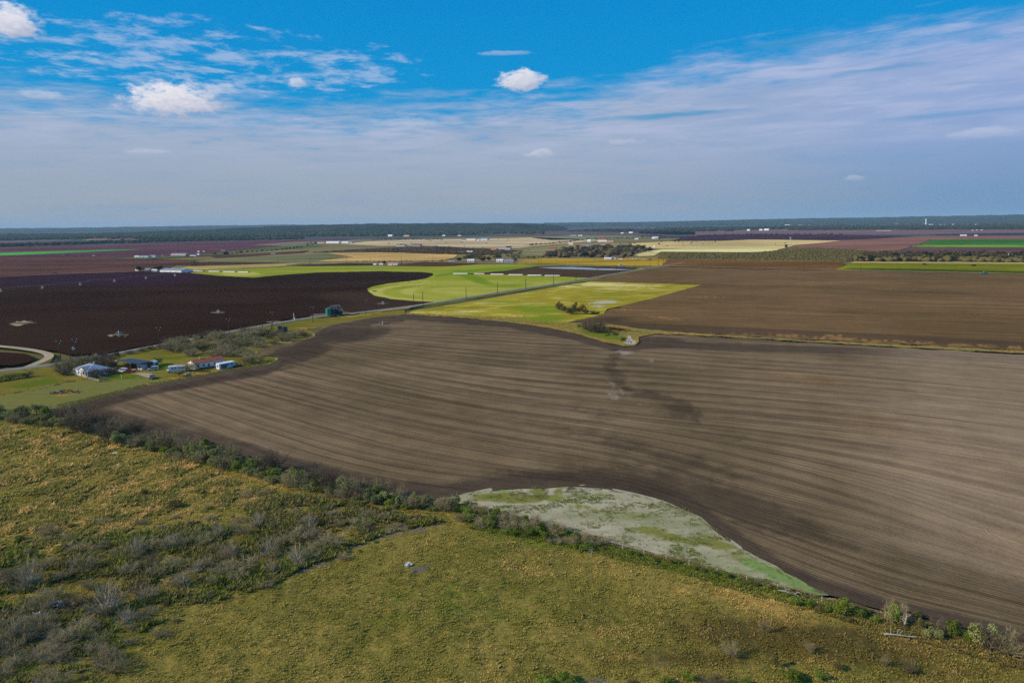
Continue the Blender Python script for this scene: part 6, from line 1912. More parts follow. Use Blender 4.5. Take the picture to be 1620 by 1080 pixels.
for (x, y) in scatter([(-100, 955), (60, 985), (160, 985), (210, 1010), (120, 1100), (-100, 1110)], 20, 2.6, 23):
    u = r_.random(); plant('bare' if u < .6 else 'mixed', x, y, r_.uniform(2.6, 4.6), r_.uniform(1.4, 2.4), 'band', 'pale leafless' if u < .6 else 'green flushed twiggy', leaf='grey' if u < .6 else 'green', name='mesquite', cat='mesquite')
# ---- low scrub by the lower edge
for (x, y, wp, hp, lf, kd) in ((862, 1082, 34, 18, 'bright', 'leafy'), (892, 1080, 40, 20, 'green', 'leafy'), (1050, 1084, 30, 18, 'green', 'leafy'), (1090, 1076, 24, 20, 'bright', 'leafy'), (1250, 1078, 40, 24, 'green', 'leafy'), (1230, 1054, 18, 22, 'olive', 'leafy'), (1156, 1036, 20, 22, 'grey', 'bare'), (1300, 1076, 26, 14, 'green', 'leafy'),
                               (1000, 1086, 26, 16, 'olive', 'leafy'), (1130, 1090, 30, 18, 'olive', 'mixed'), (1180, 1086, 22, 14, 'green', 'leafy'), (1280, 1034, 14, 16, 'grey', 'bare'), (1208, 1000, 14, 22, 'grey', 'bare'), (1400, 1052, 12, 14, 'grey', 'bare'), (1440, 1060, 20, 16, 'olive', 'mixed'), (1330, 1060, 20, 12, 'olive', 'leafy'), (950, 1092, 30, 16, 'green', 'leafy'), (230, 782, 17, 12, 'olive', 'leafy'),
                               (275, 800, 26, 14, 'olive', 'leafy'), (30, 862, 24, 14, 'green', 'leafy')):
    k = mpp(x, y)
    plant(kd, x, y, wp * k, hp * k, 'edge' if y > 900 else 'gold', {'bright': 'bright yellow green', 'green': 'green', 'olive': 'olive', 'grey': 'pale leafless'}[lf], leaf=lf)

# ---- farmyard
for (x, y, wp, hp, kd, lf, adj) in ((99, 584, 26, 15, 'bare', 'grey', 'wide bare'), (104, 593, 22, 15, 'bare', 'brown', 'dark bare'), (118, 578, 24, 14, 'bare', 'grey', 'pale bare'), (131, 575, 22, 12, 'bare', 'grey', 'bare grey'), (150, 597, 22, 16, 'mixed', 'olive', 'thin olive'), (152, 589, 14, 12, 'mixed', 'brown', 'small twiggy'),
                                    (168, 584, 26, 18, 'bare', 'brown', 'broad brown bare'), (176, 592, 14, 12, 'mixed', 'olive', 'small olive'), (171, 580, 20, 16, 'bare', 'brown', 'dark bare'), (248, 577, 20, 14, 'leafy', 'greygreen', 'round grey green'), (203, 583, 10, 9, 'mixed', 'brown', 'small brown'), (134, 571, 14, 9, 'leafy', 'greygreen', 'low grey green'),
                                    (145, 570, 18, 9, 'mixed', 'greygreen', 'low twiggy'), (158, 568, 18, 8, 'mixed', 'brown', 'low brown'), (173, 566, 16, 8, 'mixed', 'olive', 'low olive'), (188, 563, 16, 7, 'leafy', 'olive', 'low olive leafy'), (205, 560, 14, 6, 'mixed', 'brown', 'thin low brown'), (225, 556, 14, 6, 'mixed', 'olive', 'thin low olive'), (300, 586, 20, 12, 'mixed', 'greygreen', 'thin grey green'),
                                    (284, 595, 22, 11, 'leafy', 'greygreen', 'dark rounded'), (315, 588, 16, 8, 'leafy', 'olive', 'low olive'), (2, 602, 22, 10, 'leafy', 'greygreen', 'dark leafy'), (16, 600, 20, 9, 'mixed', 'brown', 'brown twiggy'), (30, 598, 22, 9, 'leafy', 'greygreen', 'wide leafy'), (44, 596, 16, 8, 'mixed', 'olive', 'olive twiggy'), (-16, 604, 26, 12, 'leafy', 'greygreen', 'grey green'),
                                    (240, 553, 16, 7, 'mixed', 'brown', 'thin brown'), (256, 551, 14, 7, 'mixed', 'brown', 'brown twiggy'), (386, 577, 16, 10, 'bare', 'brown', 'bare brown'), (398, 574, 20, 12, 'mixed', 'greygreen', 'grey green twiggy'), (412, 571, 16, 9, 'mixed', 'greygreen', 'small grey green')):
    k = mpp(x, y)
    plant(kd, x, y, wp * k, hp * k, 'yard', adj, leaf=lf)
# ---- thicket above the mobile home
THK = [(262, 556), (272, 546), (300, 540), (340, 533), (400, 525), (440, 528), (462, 526), (488, 526), (482, 533), (450, 541), (410, 549), (388, 556), (402, 562), (405, 572), (390, 576), (366, 566), (330, 562), (305, 566)]
for (x, y) in scatter(THK, 105, 2.7, 31):
    u = r_.random(); w = r_.uniform(4.5, 7.5); h = r_.uniform(2.6, 4.3)
    if x < 330: h *= 1.2
    if u < .45: plant('mixed', x, y, w, h, 'thicket', 'grey twiggy', leaf='greygreen')
    elif u < .70: plant('leafy', x, y, w * .9, h * .85, 'thicket', 'grey green leafy', leaf='greygreen')
    elif u < .86: plant('mixed', x, y, w, h, 'thicket', 'brown twiggy', leaf='brown')
    else: plant('leafy', x, y, w * .8, h * .7, 'thicket', 'olive leafy', leaf='olive')
plant('leafy', 280, 552, 4.5, 4.6, 'thicket', 'yellow autumn', leaf='autumn')
plant('leafy', 477, 529, 4.5, 3.6, 'thicket', 'rust brown', leaf='rust')
# ---- two clumps in the grain field
for (x, y, wp, hp, kd, lf, adj) in ((885, 491, 16, 15, 'leafy', 'olive', 'upright olive'), (892, 495, 16, 14, 'leafy', 'olive', 'rounded olive'), (902, 497, 16, 12, 'leafy', 'brown', 'brown twiggy'), (912, 497, 18, 14, 'leafy', 'olive', 'wide olive'), (921, 493, 14, 16, 'leafy', 'autumn', 'tall golden'), (927, 497, 14, 10, 'leafy', 'olive', 'low olive'),
                                    (938, 497, 16, 5, 'leafy', 'rust', 'flat rusty'), (946, 496, 12, 4, 'leafy', 'green', 'flat green'), (910, 490, 12, 12, 'leafy', 'brown', 'slim brown')):
    k = mpp(x, y); plant(kd, x, y, wp * k, hp * k, 'clump1', adj, leaf=lf)
for (x, y, wp, hp, kd, lf, adj) in ((936, 525, 24, 18, 'bare', 'brown', 'dark bare'), (946, 527, 22, 17, 'mixed', 'brown', 'brown twiggy'), (930, 522, 18, 14, 'bare', 'brown', 'slim bare'), (955, 524, 14, 10, 'leafy', 'brown', 'low brown'), (968, 522, 22, 6, 'leafy', 'rust', 'flat rusty'), (980, 523, 18, 5, 'leafy', 'rust', 'flat dark rusty'), (915, 518, 10, 6, 'leafy', 'green', 'small green'),
                                    (986, 541, 9, 10, 'leafy', 'rust', 'small rust brown'), (960, 531, 14, 4, 'leafy', 'green', 'flat bright green'), (975, 530, 14, 4, 'leafy', 'olive', 'flat olive')):
    k = mpp(x, y); plant(kd, x, y, wp * k, hp * k, 'clump2', adj, leaf=lf)

# ---- farther trees
def fars(items, zone):
    for (x, y, wp, hp, lf, adj) in items:
        k = mpp(x, y); plant('leafy', x, y, wp * k, hp * k, zone, adj, z=-.1, leaf=lf, far=True)


fars([(222, 429.6, 16, 10.5, 'dark', 'broad dark'), (250.5, 428.4, 16, 10.5, 'dark', 'round dark'), (607.5, 418, 9, 6.5, 'dark', 'round dark'), (635, 418.4, 3.5, 3.8, 'dark', 'small dark')], 'lone')
t_ = plant('bare', 308, 421, 11 * mpp(308, 421), 8.5 * mpp(308, 421), 'lone', 'dark leafless', z=0, leaf='brown')
t_.scale = (1, 1, 1)
GROVE = [(864, 404), (880, 398), (905, 393), (940, 391.5), (965, 391), (1000, 391.8), (1030, 394.5), (1034, 397.5), (1004, 401), (1000, 408), (975, 408.6), (940, 407.8), (900, 407.6), (866, 407.4)]
for (x, y) in scatter(GROVE, 84, 12.5, 41):
    u = r_.random(); lf = 'brown' if u < .42 else ('olive' if u < .62 else ('dark' if u < .85 else 'greygreen'))
    plant('leafy', x, y, r_.uniform(15, 23), r_.uniform(9, 13.5), 'grove', {'brown': 'leafless brown', 'olive': 'olive', 'dark': 'dark', 'greygreen': 'grey green'}[lf], z=-.1, leaf=lf, far=True)
fars([(726, 413.6, 11, 7.5, 'dark', 'round dark'), (763, 413.4, 12, 7, 'dark', 'round dark'), (774, 413, 12, 8, 'dark', 'broad dark'), (787, 409.5, 15, 9, 'olive', 'large domed olive'), (776, 405, 14, 6, 'olive', 'olive'), (700, 413.4, 7, 3.6, 'olive', 'small round'), (816, 413.6, 8, 6, 'brown', 'brown bare'),
      (752, 409, 18, 9, 'brown', 'wide brown bare'), (741, 410, 16, 8, 'brown', 'brown bare'), (762, 406, 16, 7, 'brown', 'pale brown bare')], 'cluster')
for (x, y) in scatter([(728, 409), (738, 402), (770, 400), (805, 399), (822, 402), (818, 411), (790, 413), (750, 412)], 34, 13, 42):
    lf = r_.choice(('brown', 'brown', 'olive', 'greygreen'))
    plant('leafy', x, y, r_.uniform(9, 15), r_.uniform(5, 8), 'cluster', {'brown': 'leafless brown', 'olive': 'olive', 'greygreen': 'grey green'}[lf], z=-.1, leaf=lf, far=True)
for (x, y) in scatter([(798, 393.4), (806, 392), (812, 393), (810, 395.5)], 4, 6, 43): plant('leafy', x, y, 12, 7.5, 'rise', 'dark round', z=-.1, leaf='dark', far=True)
RWOOD = [(1353, 412.8), (1370, 407.5), (1420, 405.5), (1480, 405.5), (1560, 406.5), (1660, 408), (1690, 409), (1690, 416.6), (1660, 416), (1560, 414.6), (1460, 413.8), (1400, 413.4)]
for (x, y) in scatter(RWOOD, 100, 13.0, 44):
    u = r_.random(); front = y > 411
    lf = ('dark' if u < .5 else 'olive' if u < .8 else 'brown') if front else ('brown' if u < .5 else 'olive' if u < .82 else 'dark')
    plant('leafy', x, y, r_.uniform(15, 24), r_.uniform(11, 16) * (.75 if front else 1.0), 'rwood', {'brown': 'brown leafless', 'olive': 'olive', 'dark': 'dark green'}[lf], z=-.1, leaf=lf, far=True)
fars([(1462, 419.4, 7, 4, 'dark', 'small dark'), (1539, 421.6, 9, 4.5, 'dark', 'wide dark'), (1442, 402.5, 8, 7, 'brown', 'brown bare')], 'verge')
fars([(357, 404.2, 11, 7, 'dark', 'largest dark'), (340, 403.5, 7, 4.5, 'olive', 'pale olive'), (367, 402, 3.5, 2.6, 'dark', 'tiny dark'), (375, 401.2, 4, 3.2, 'dark', 'small dark'), (381, 400.8, 8, 4.6, 'dark', 'wide dark'), (391, 399.6, 6, 4.2, 'dark', 'round dark'), (399, 399, 4, 3.4, 'dark', 'small dark'), (407, 398.8, 5, 3.4, 'dark', 'round dark'),
      (415, 398, 5, 3.8, 'dark', 'round dark'), (422.5, 397.6, 3.5, 2.6, 'dark', 'small dark'), (430, 397, 3.5, 2.8, 'dark', 'small dark'), (438, 396.6, 4, 3, 'dark', 'small dark'), (447, 395, 4, 2.6, 'dark', 'small dark'), (453, 394.4, 6, 3, 'dark', 'wide dark'), (459, 393.8, 5, 3, 'dark', 'round dark'), (465, 393, 5, 2.8, 'dark', 'round dark'),
      (470.5, 392, 5, 3, 'dark', 'round dark'), (476.5, 391.4, 5, 2.8, 'dark', 'round dark'), (487, 389.6, 5, 3, 'dark', 'wide dark'), (494, 388, 5, 3.4, 'dark', 'round dark'), (499.5, 386.4, 6, 5.2, 'dark', 'tall dark'), (487, 386.5, 4, 3, 'dark', 'small dark'), (492, 385.4, 4, 3.4, 'dark', 'small dark'), (282, 398.4, 3, 2, 'dark', 'tiny dark'), (296, 405.6, 4.5, 3.4, 'dark', 'round dark'), (304, 407.6, 4, 2.4, 'dark', 'small dark')], 'row')
fars([(1043, 386.8, 4.6, 2.8, 'dark', 'small round'), (1047, 383, 4.5, 2.2, 'dark', 'flat dark'), (1053, 382.4, 3, 1.6, 'dark', 'tiny dark'), (1067.5, 382.6, 3.6, 2, 'dark', 'small dark'), (1073.5, 382.8, 3.6, 1.8, 'dark', 'small dark'), (1080, 384.2, 3, 1.8, 'dark', 'small dark'), (1093, 386, 3.6, 2, 'dark', 'round dark'), (1095, 383.8, 4, 2, 'dark', 'flat dark'), (1101.5, 383.6, 2.6, 1.6, 'dark', 'tiny dark'),
      (1112, 386.2, 2.6, 1.4, 'dark', 'tiny dark'), (1121.5, 384, 3, 1.6, 'dark', 'small dark'), (1127, 384.2, 2.6, 1.4, 'dark', 'tiny dark'), (1131.5, 383, 4.4, 1.8, 'dark', 'wide dark'), (1055.5, 390, 3.4, 1.8, 'dark', 'small dark'), (1081, 389, 2.6, 1.6, 'dark', 'tiny dark'), (981, 386.6, 4.2, 3, 'dark', 'round dark'), (996, 385, 3.2, 2.2, 'dark', 'small dark'), (1004, 385.6, 4, 2, 'dark', 'flat dark'), (1242, 386, 3, 2.6, 'dark', 'small dark'), (1227, 386.6, 2.4, 1.6, 'dark', 'tiny dark')], 'straw')


def hedge_line(pts, n, w, h, leaves, zone, adj, seed, jitter=1.0):
    """a far hedge: one thing, its crowns joined into one foliage part"""
    r = random.Random(seed)
    L = [0]
    for a, b in zip(pts, pts[1:]): L.append(L[-1] + hypot(b[0] - a[0], b[1] - a[1]))
    x0, y0 = P(*pts[0])
    t = thing('hedge', adj, 'hedge', (x0, y0, -.1), 0, 'far hedges')
    for li, lf in enumerate(leaves):
        VV = []; FF = []; c = 0
        for i in range(li, n, len(leaves)):
            s = (i + r.uniform(.1, .9)) / n * L[-1]
            x = float(np.interp(s, L, [p[0] for p in pts])); y = float(np.interp(s, L, [p[1] for p in pts])) + r.uniform(-.4, .4) * jitter
            X, Y = P(x, y); me = r.choice(FARC[lf])
            v = np.empty(len(me.vertices) * 3, np.float32); me.vertices.foreach_get('co', v); v = v.reshape(-1, 3)
            q = np.empty(len(me.loops), np.int32); me.loops.foreach_get('vertex_index', q)
            ww = r.uniform(.8, 1.3) * w / 2; hh = r.uniform(.7, 1.25) * h / 1.6
            VV.append(v * (ww, ww, hh) + (X - x0, Y - y0, 0)); FF.append(q.reshape(-1, 4) + c); c += len(v)
        link('foliage', mesh_np('foliage', np.concatenate(VV), np.concatenate(FF), LM[lf]), t)


hedge_line([(838, 388.6), (870, 386), (900, 382.6), (925, 379.2)], 26, 14, 5, ('dark', 'brown'), 0, 'low dark hedge climbing from the pasture towards the white villa', 51)
hedge_line([(925, 379), (960, 378), (1000, 376.6), (1050, 374)], 26, 18, 6, ('dark', 'brown', 'olive'), 0, 'long dark hedge line running behind the white villa', 52)
hedge_line([(588, 379.8), (640, 378.6), (700, 379.6)], 20, 20, 6, ('brown', 'dark'), 0, 'brown scrub line above the dry pasture, left of the cream barn', 53)
hedge_line([(1010, 369.6), (1060, 368.2), (1096, 368.0)], 26, 34, 11, ('dark',), 0, 'dark strip of trees standing on the far mauve plain', 54)
hedge_line([(1040, 377.6), (1070, 376), (1100, 375.2), (1135, 372.6)], 22, 24, 7, ('dark', 'brown'), 0, 'dark hedge beyond the straw hill along the purple field', 55)
hedge_line([(1140, 371.8), (1250, 371), (1330, 371.4)], 22, 16, 8, ('dark',), 0, 'dotted row of small trees at the far side of the purple field', 56)
hedge_line([(820, 409), (850, 408.6), (870, 408.2)], 8, 12, 5, ('brown', 'olive'), 0, 'low brown hedge between the farm cluster and the creek wood', 57)
hedge_line([(560, 414), (620, 413.8), (700, 413.4)], 16, 7, 2.5, ('olive', 'brown'), 0, 'low olive hedge along the county road above the brown wedge', 58)
hedge_line([(1345, 411), (1380, 400), (1425, 396), (1462, 385)], 14, 9, 3.5, ('brown', 'olive'), 0, 'thin brown hedge climbing from the wood to the far green field', 59)
for (x, y) in scatter([(565, 399), (600, 392), (700, 389), (830, 393), (850, 397), (800, 403), (730, 402)], 24, 26, 61):
    plant('leafy', x, y, r_.uniform(5, 10), r_.uniform(2, 4.5), 'scrubfield', 'small brown', z=-.1, leaf=r_.choice(('brown', 'olive', 'dark')), far=True)
for (x, y) in scatter([(590, 388), (640, 381), (750, 379), (850, 377), (950, 381), (860, 390), (720, 391)], 26, 55, 62):
    plant('leafy', x, y, r_.uniform(5, 10), r_.uniform(2, 4), 'drypasture', 'small dark', z=-.1, leaf=r_.choice(('brown', 'dark', 'olive')), far=True)

# ---- labels for everything planted: kind, look, landmark, place along it
LM_TXT = {
    'hedge': [(-90, 0, 'cut by the left picture edge in the hedgerow'), (0, 60, 'at the far left end of the hedgerow'), (60, 150, 'in the hedgerow under the corner of the ploughed field'), (150, 240, 'in the hedgerow above the thin white plank'), (240, 340, 'in the hedgerow along the golden grass'), (340, 440, 'in the hedgerow left of the white tub'),
              (440, 530, 'in the hedgerow around the white tub'), (530, 620, 'in the hedgerow right of the white tub'), (620, 760, 'where the hedgerow thins out at the pale flat')],
    'lowhedge': [(0, 820, 'at the lower left rim of the pale flat'), (820, 1000, 'on the bright grass below the pale flat')],
    'rim': [(0, 1100, 'on the rim below the middle of the pale flat'), (1100, 1400, 'on the rim below the green tip of the flat')],
    'right': [(0, 1320, 'beside the fallen pale branch at the green tip'), (1320, 1400, 'at the turning marks of the ploughed field edge'), (1400, 1460, 'beside the bleached dead snag'), (1460, 1540, 'around the broken arching branch'), (1540, 1800, 'at the lower right corner of the ploughed field')],
    'band': [(-200, 0, 'left of the scrap heaps'), (0, 60, 'at the left end of the brush'), (60, 130, 'around the scrap heaps'), (130, 210, 'around the largest mesquite'), (210, 290, 'right of the largest mesquite'), (290, 370, 'in the middle of the brush'), (370, 450, 'left of the bare soil patch'), (450, 540, 'around the bare soil patch'), (540, 800, 'at the right tip of the brush')],
    'edge': [(0, 980, 'at the lower edge, left'), (980, 1160, 'at the lower edge in the middle'), (1160, 1270, 'in the brown grass at the lower edge'), (1270, 1700, 'in the brown grass at the lower right')],
    'gold': [(-100, 900, 'in the golden grass of the left pasture')],
    'yard': [(-100, 60, 'on the lawn at the far left'), (60, 128, 'around the left side of the farmhouse'), (128, 165, 'behind or beside the right side of the farmhouse'), (165, 230, 'around the open barn'), (230, 276, 'between the storage shed and the road'), (276, 320, 'around the motorhome'), (320, 420, 'right of the travel trailer')],
    'thicket': [(0, 300, 'at the left end of the thicket'), (300, 340, 'in the thicket behind the mobile home'), (340, 380, 'in the thicket right of the mobile home roof'), (380, 400, 'in the middle of the long thicket'), (400, 420, 'just right of the middle of the thicket'), (420, 455, 'in the thicket below the black tanks'), (455, 520, 'at the pointed right end of the thicket')],
    'clump1': [(0, 2000, 'in the upper clump of the yellow grain field')], 'clump2': [(0, 2000, 'in the grassy nook between the two ploughed fields')],
    'lone': [(0, 240, 'left of the long white barn'), (240, 280, 'just behind the long white barn'), (280, 400, 'right of the long white barn'), (400, 620, 'left of the orange roofed house'), (620, 700, 'right of the orange roofed house')],
    'grove': [(0, 880, 'at the left end of the creek wood'), (880, 905, 'in the left part of the creek wood'), (905, 930, 'in the creek wood below the bright red shed'), (930, 955, 'in the creek wood below the villa'), (955, 980, 'in the creek wood behind the trailers'), (980, 1005, 'in the creek wood right of the trailers'), (1005, 1060, 'at the right tip of the creek wood')],
    'cluster': [(0, 735, 'at the left of the roadside farm cluster'), (735, 760, 'behind the pale blue farm house'), (760, 785, 'in the middle of the roadside farm cluster'), (785, 840, 'at the right of the roadside farm cluster')],
    'rise': [(0, 2000, 'beside the grey roofed house on the rise')],
    'rwood': [(1340, 1390, 'at the left tip of the right hand wood'), (1390, 1430, 'in the left part of the right hand wood'), (1430, 1470, 'in the wood above the small verge tree'), (1470, 1510, 'in the middle of the right hand wood'), (1510, 1550, 'in the wood above the wide verge tree'), (1550, 1590, 'in the wood left of the pale mast'), (1590, 1625, 'in the wood just right of the pale mast'), (1625, 1900, 'at the far right of the right hand wood')],
    'verge': [(0, 1450, 'above the right hand wood'), (1450, 1500, 'on the green verge, left one'), (1500, 1700, 'on the green verge near the teal vehicle')],
    'row': [(0, 330, 'by the white farmstead on the green rise'), (330, 372, 'at the left of the tree row on the green rise'), (372, 410, 'in the left part of the tree row on the rise'), (410, 450, 'in the middle of the tree row on the rise'), (450, 480, 'in the close part of the tree row on the rise'), (480, 520, 'beside the white ranch complex')],
    'straw': [(0, 1020, 'just left of the straw hill'), (1020, 1060, 'on the left shoulder of the straw hill'), (1060, 1090, 'on the straw hill left of the low shed'), (1090, 1116, 'around the low shed on the straw hill'), (1116, 1200, 'on the straw hill right of the low shed'), (1200, 1300, 'beside the derrick on the straw hill')],
    'hedge2': [(0, 880, 'in the left half of the hedge running up to the villa'), (880, 960, 'in the right half of the hedge running up to the villa')],
    'hedge3': [(0, 985, 'in the hedge line behind the villa'), (985, 1100, 'in the hedge line beyond the straw hill')], 'hedge4': [(0, 1090, 'in the left half of the dark field hedge'), (1090, 1200, 'in the right half of the dark field hedge')],
    'scrub': [(0, 640, 'in the left half of the scrub line over the dry pasture'), (640, 800, 'in the right half of the scrub line over the dry pasture')], 'plainwood': [(0, 1055, 'in the left half of the wood on the mauve plain'), (1055, 1200, 'in the right half of the wood on the mauve plain')],
    'dots': [(0, 1230, 'in the dotted row on the left of the purple field'), (1230, 1500, 'in the dotted row on the right of the purple field')], 'roadrow': [(0, 630, 'along the road left of the brown wedge field'), (630, 800, 'along the road above the brown wedge field')],
    'rhedge': [(0, 1400, 'in the hedge climbing left of the wood'), (1400, 1600, 'in the hedge reaching the green field')], 'scrubfield': [(0, 680, 'in the left of the brown scrub field'), (680, 900, 'in the right of the brown scrub field')], 'drypasture': [(0, 720, 'in the left half of the dry pasture'), (720, 1000, 'in the right half of the dry pasture')],
}
ORD = ['leftmost', 'second from left', 'third from left', 'fourth from left', 'fifth from left', 'sixth from left', 'seventh from left', 'eighth from left', 'ninth from left', 'tenth from left', 'eleventh from left', 'twelfth from left', 'thirteenth from left', 'fourteenth from left', 'fifteenth from left', 'sixteenth from left']
GR = {'hedge': 'bushes of the hedgerow', 'band': 'mesquites of the brushy band', 'thicket': 'bushes of the thicket', 'rwood': 'trees of the right hand wood', 'grove': 'trees of the creek wood'}
buckets = {}
for (px_, py_, zn, adj, t) in TREES:
    lm = next((l for (a, b, l) in LM_TXT[zn] if a <= px_ < b), LM_TXT[zn][-1][2])
    key = (adj, t['category'], lm)
    buckets.setdefault(key, []).append((px_, t))
    t['group'] = GR.get(zn, 'trees and bushes ' + {'lowhedge': 'along the pale flat', 'rim': 'along the pale flat', 'right': 'at the foot of the field', 'edge': 'of the lower edge', 'gold': 'of the golden grass', 'yard': 'of the farmyard', 'clump1': 'in the grain field', 'clump2': 'in the grassy nook', 'lone': 'beside far farms', 'cluster': 'of the farm cluster'}.get(zn, 'of the far fields'))
for (adj, ct, lm), L in buckets.items():
    L.sort(key=lambda q: q[0])
    for i, (_, t) in enumerate(L):
        if len(L) == 1: lab = f'{adj} {ct} {lm}'
        elif i == len(L) - 1 and len(L) > 2: lab = f'rightmost {adj} {ct} {lm}'
        else: lab = f'{ORD[i]} {adj} {ct} {lm}' if i < len(ORD) else f'{adj} {ct} {lm}'
        w_ = lab.split()
        t['label'] = ' '.join(w_[:16])

# ---- far-off woods that read as one mass
def icos():
    p = (1 + 5 ** .5) / 2
    v = np.array([(-1, p, 0), (1, p, 0), (-1, -p, 0), (1, -p, 0), (0, -1, p), (0, 1, p), (0, -1, -p), (0, 1, -p), (p, 0, -1), (p, 0, 1), (-p, 0, -1), (-p, 0, 1)], float)
    v /= np.linalg.norm(v[0])
    f = np.array([(0, 11, 5), (0, 5, 1), (0, 1, 7), (0, 7, 10), (0, 10, 11), (1, 5, 9), (5, 11, 4), (11, 10, 2), (10, 7, 6), (7, 1, 8), (3, 9, 4), (3, 4, 2), (3, 2, 6), (3, 6, 8), (3, 8, 9), (4, 9, 5), (2, 4, 11), (6, 2, 10), (8, 6, 7), (9, 8, 1)], np.int32)
    return v, f


def mass(name, polys, n, w, h, mat, seed, clump=.5):
    r = np.random.RandomState(seed); v, f = icos(); VV = []; FF = []; c = 0
    for poly in polys:
        xs = [p[0] for p in poly]; ys = [p[1] for p in poly]
        px_ = r.uniform(min(xs), max(xs), n * 6); py_ = r.uniform(min(ys), max(ys), n * 6)
        ok = inpoly(px_, py_, poly)
        px_, py_ = px_[ok], py_[ok]
        X, Y = unproj(px_, py_)
        d = fbm(X / 500, Y / 500, seed, 3) > clump
        X, Y = X[d][:n], Y[d][:n]
        for x, y in zip(X, Y):
            ww = w * r.uniform(.7, 1.5); hh = h * r.uniform(.7, 1.25)
            q = v * (1 + r.uniform(-.2, .2, (12, 1)))
            VV.append(q * (ww / 2, ww / 2, hh / 1.7) + (x, y, hh * .35)); FF.append(f + c); c += 12
    o = link(name, mesh_np(name, np.concatenate(VV), np.concatenate(FF), mat))
    o['kind'] = 'stuff'
    return o


M['wood_far'] = leafmat('far_wood', K(40, 52, 30, 1.0), K(62, 66, 42, 1.0), .1)
mass('woodland', [[(-400, 378), (0, 372.4), (150, 371), (300, 368), (450, 364), (600, 360), (850, 357.5), (860, 370), (700, 372.5), (450, 374), (300, 377), (100, 379.5), (0, 380.5), (-400, 384)]], 5200, 34, 10, M['wood_far'], 1, .40)
mass('tree_belt', [[(-400, 393), (0, 387), (60, 386.4), (150, 382.6), (200, 380.6), (300, 378.6), (420, 377.6), (480, 376.4), (480, 378), (300, 381.4), (200, 384.4), (100, 387.2), (0, 390.4), (-400, 397)]], 1400, 24, 8, M['wood_far'], 2, .05)
mass('woodland_filler', [GROVE], 130, 13, 8, LM['brown'], 7, .0)
mass('woodland_filler', [RWOOD], 260, 12, 8, LM['olive'], 8, .0)
mass('scattered_trees', [[(860, 366), (1000, 361), (1300, 356), (1620, 351), (1900, 350), (1900, 362), (1620, 363), (1300, 364), (1100, 366), (1000, 367)]], 3200, 46, 10, M['wood_far'], 3, .44)
mass('scrubland', [[(1045, 399.5), (1100, 399.8), (1190, 400.5), (1235, 395), (1250, 392), (1300, 392), (1370, 396.5), (1410, 402), (1345, 412.5), (1180, 411), (1060, 409)]], 1500, 6, 1.6, LM['olive'], 5, .42)
mass('scrubland', [[(490, 399), (560, 395), (640, 391.5), (700, 390.2), (760, 393.5), (830, 397), (780, 401.6), (690, 401.6), (600, 398.2)]], 900, 6, 1.6, LM['brown'], 6, .4)
mass('town_trees', [[(1350, 353), (1620, 348), (1800, 347), (1800, 357), (1620, 358.5), (1350, 357.5)]], 700, 60, 11, M['wood_far'], 4, .46)
# ================================================================== GRASS
def tufts(name, poly, n, w, h, seed, mat, dens=None, tint=None, blades=5, zfn=None, zoff=0.0, far_gain=1.0):
    r = np.random.RandomState(seed)
    W = np.array([P(*p) for p in poly]); x0, y0 = W.min(0); x1, y1 = W.max(0)
    # more tufts near the camera: sample distance with a bias
    N = n * 9
    X = r.uniform(x0, x1, N); Y = y0 + (y1 - y0) * r.rand(N) ** 1.35
    px, py = proj(X, Y, 0)
    ok = inpoly(px, py, poly) & (px > -60) & (px < 1690) & (py < 1120)
    X, Y, px, py = X[ok], Y[ok], px[ok], py[ok]
    if dens is not None:
        k = r.rand(len(X)) < dens(px, py, X, Y); X, Y, px, py = X[k], Y[k], px[k], py[k]
    X, Y, px, py = X[:n], Y[:n], px[:n], py[:n]
    n = len(X)
    Z = (zfn(X, Y, px, py) if zfn else 0) + zoff
    D = np.hypot(X, Y)
    g_ = 1 + np.clip((D - 130) / 200, 0, 1.2) * (far_gain)
    S_ = r.uniform(.6, 1.4, n) * g_
    tn = tint(px, py, X, Y) if tint is not None else np.zeros(n)
    tn = np.clip(tn + r.uniform(-.25, .25, n), 0, 1)
    V = np.zeros((n, blades, 3, 3)); T = np.zeros((n, blades, 3))
    a0 = r.rand(n) * 2 * pi
    for b in range(blades):
        a = a0 + 2 * pi * b / blades + r.uniform(-.4, .4, n)
        dx, dy = np.cos(a), np.sin(a)
        wd = w * S_ * .34
        lean = w * S_ * r.uniform(.35, .75, n); hh = h * S_ * r.uniform(.6, 1.2, n)
        V[:, b, 0] = np.stack([X - dy * wd - dx * .04, Y + dx * wd - dy * .04, Z - .12 + 0 * X], -1)
        V[:, b, 1] = np.stack([X + dy * wd, Y - dx * wd, Z - .12 + 0 * X], -1)
        V[:, b, 2] = np.stack([X + dx * lean, Y + dy * lean, Z + hh], -1)
        T[:, b, :] = tn[:, None]
    LU = np.repeat(np.clip(a_lush(px, py, X, Y) + r.uniform(-.15, .15, n), 0, 1), blades * 3); BR = np.repeat(np.clip(a_brown(px, py, X, Y) + r.uniform(-.15, .15, n), 0, 1), blades * 3)
    V = V.reshape(-1, 3)
    F = np.arange(len(V), dtype=np.int32).reshape(-1, 3)
    me = bpy.data.meshes.new(name)
    me.vertices.add(len(V)); me.vertices.foreach_set('co', V.astype(np.float32).ravel())
    me.loops.add(F.size); me.loops.foreach_set('vertex_index', F.ravel())
    me.polygons.add(len(F)); me.polygons.foreach_set('loop_start', np.arange(0, F.size, 3, dtype=np.int32))
    me.update(calc_edges=True)
    me.materials.append(mat)
    fattr(me, 'tint', T.reshape(-1)); fattr(me, 'lush', LU if zfn else LU * 0); fattr(me, 'brown', BR if zfn else BR * 0)
    o = link(name, me); o['kind'] = 'stuff'
    return o


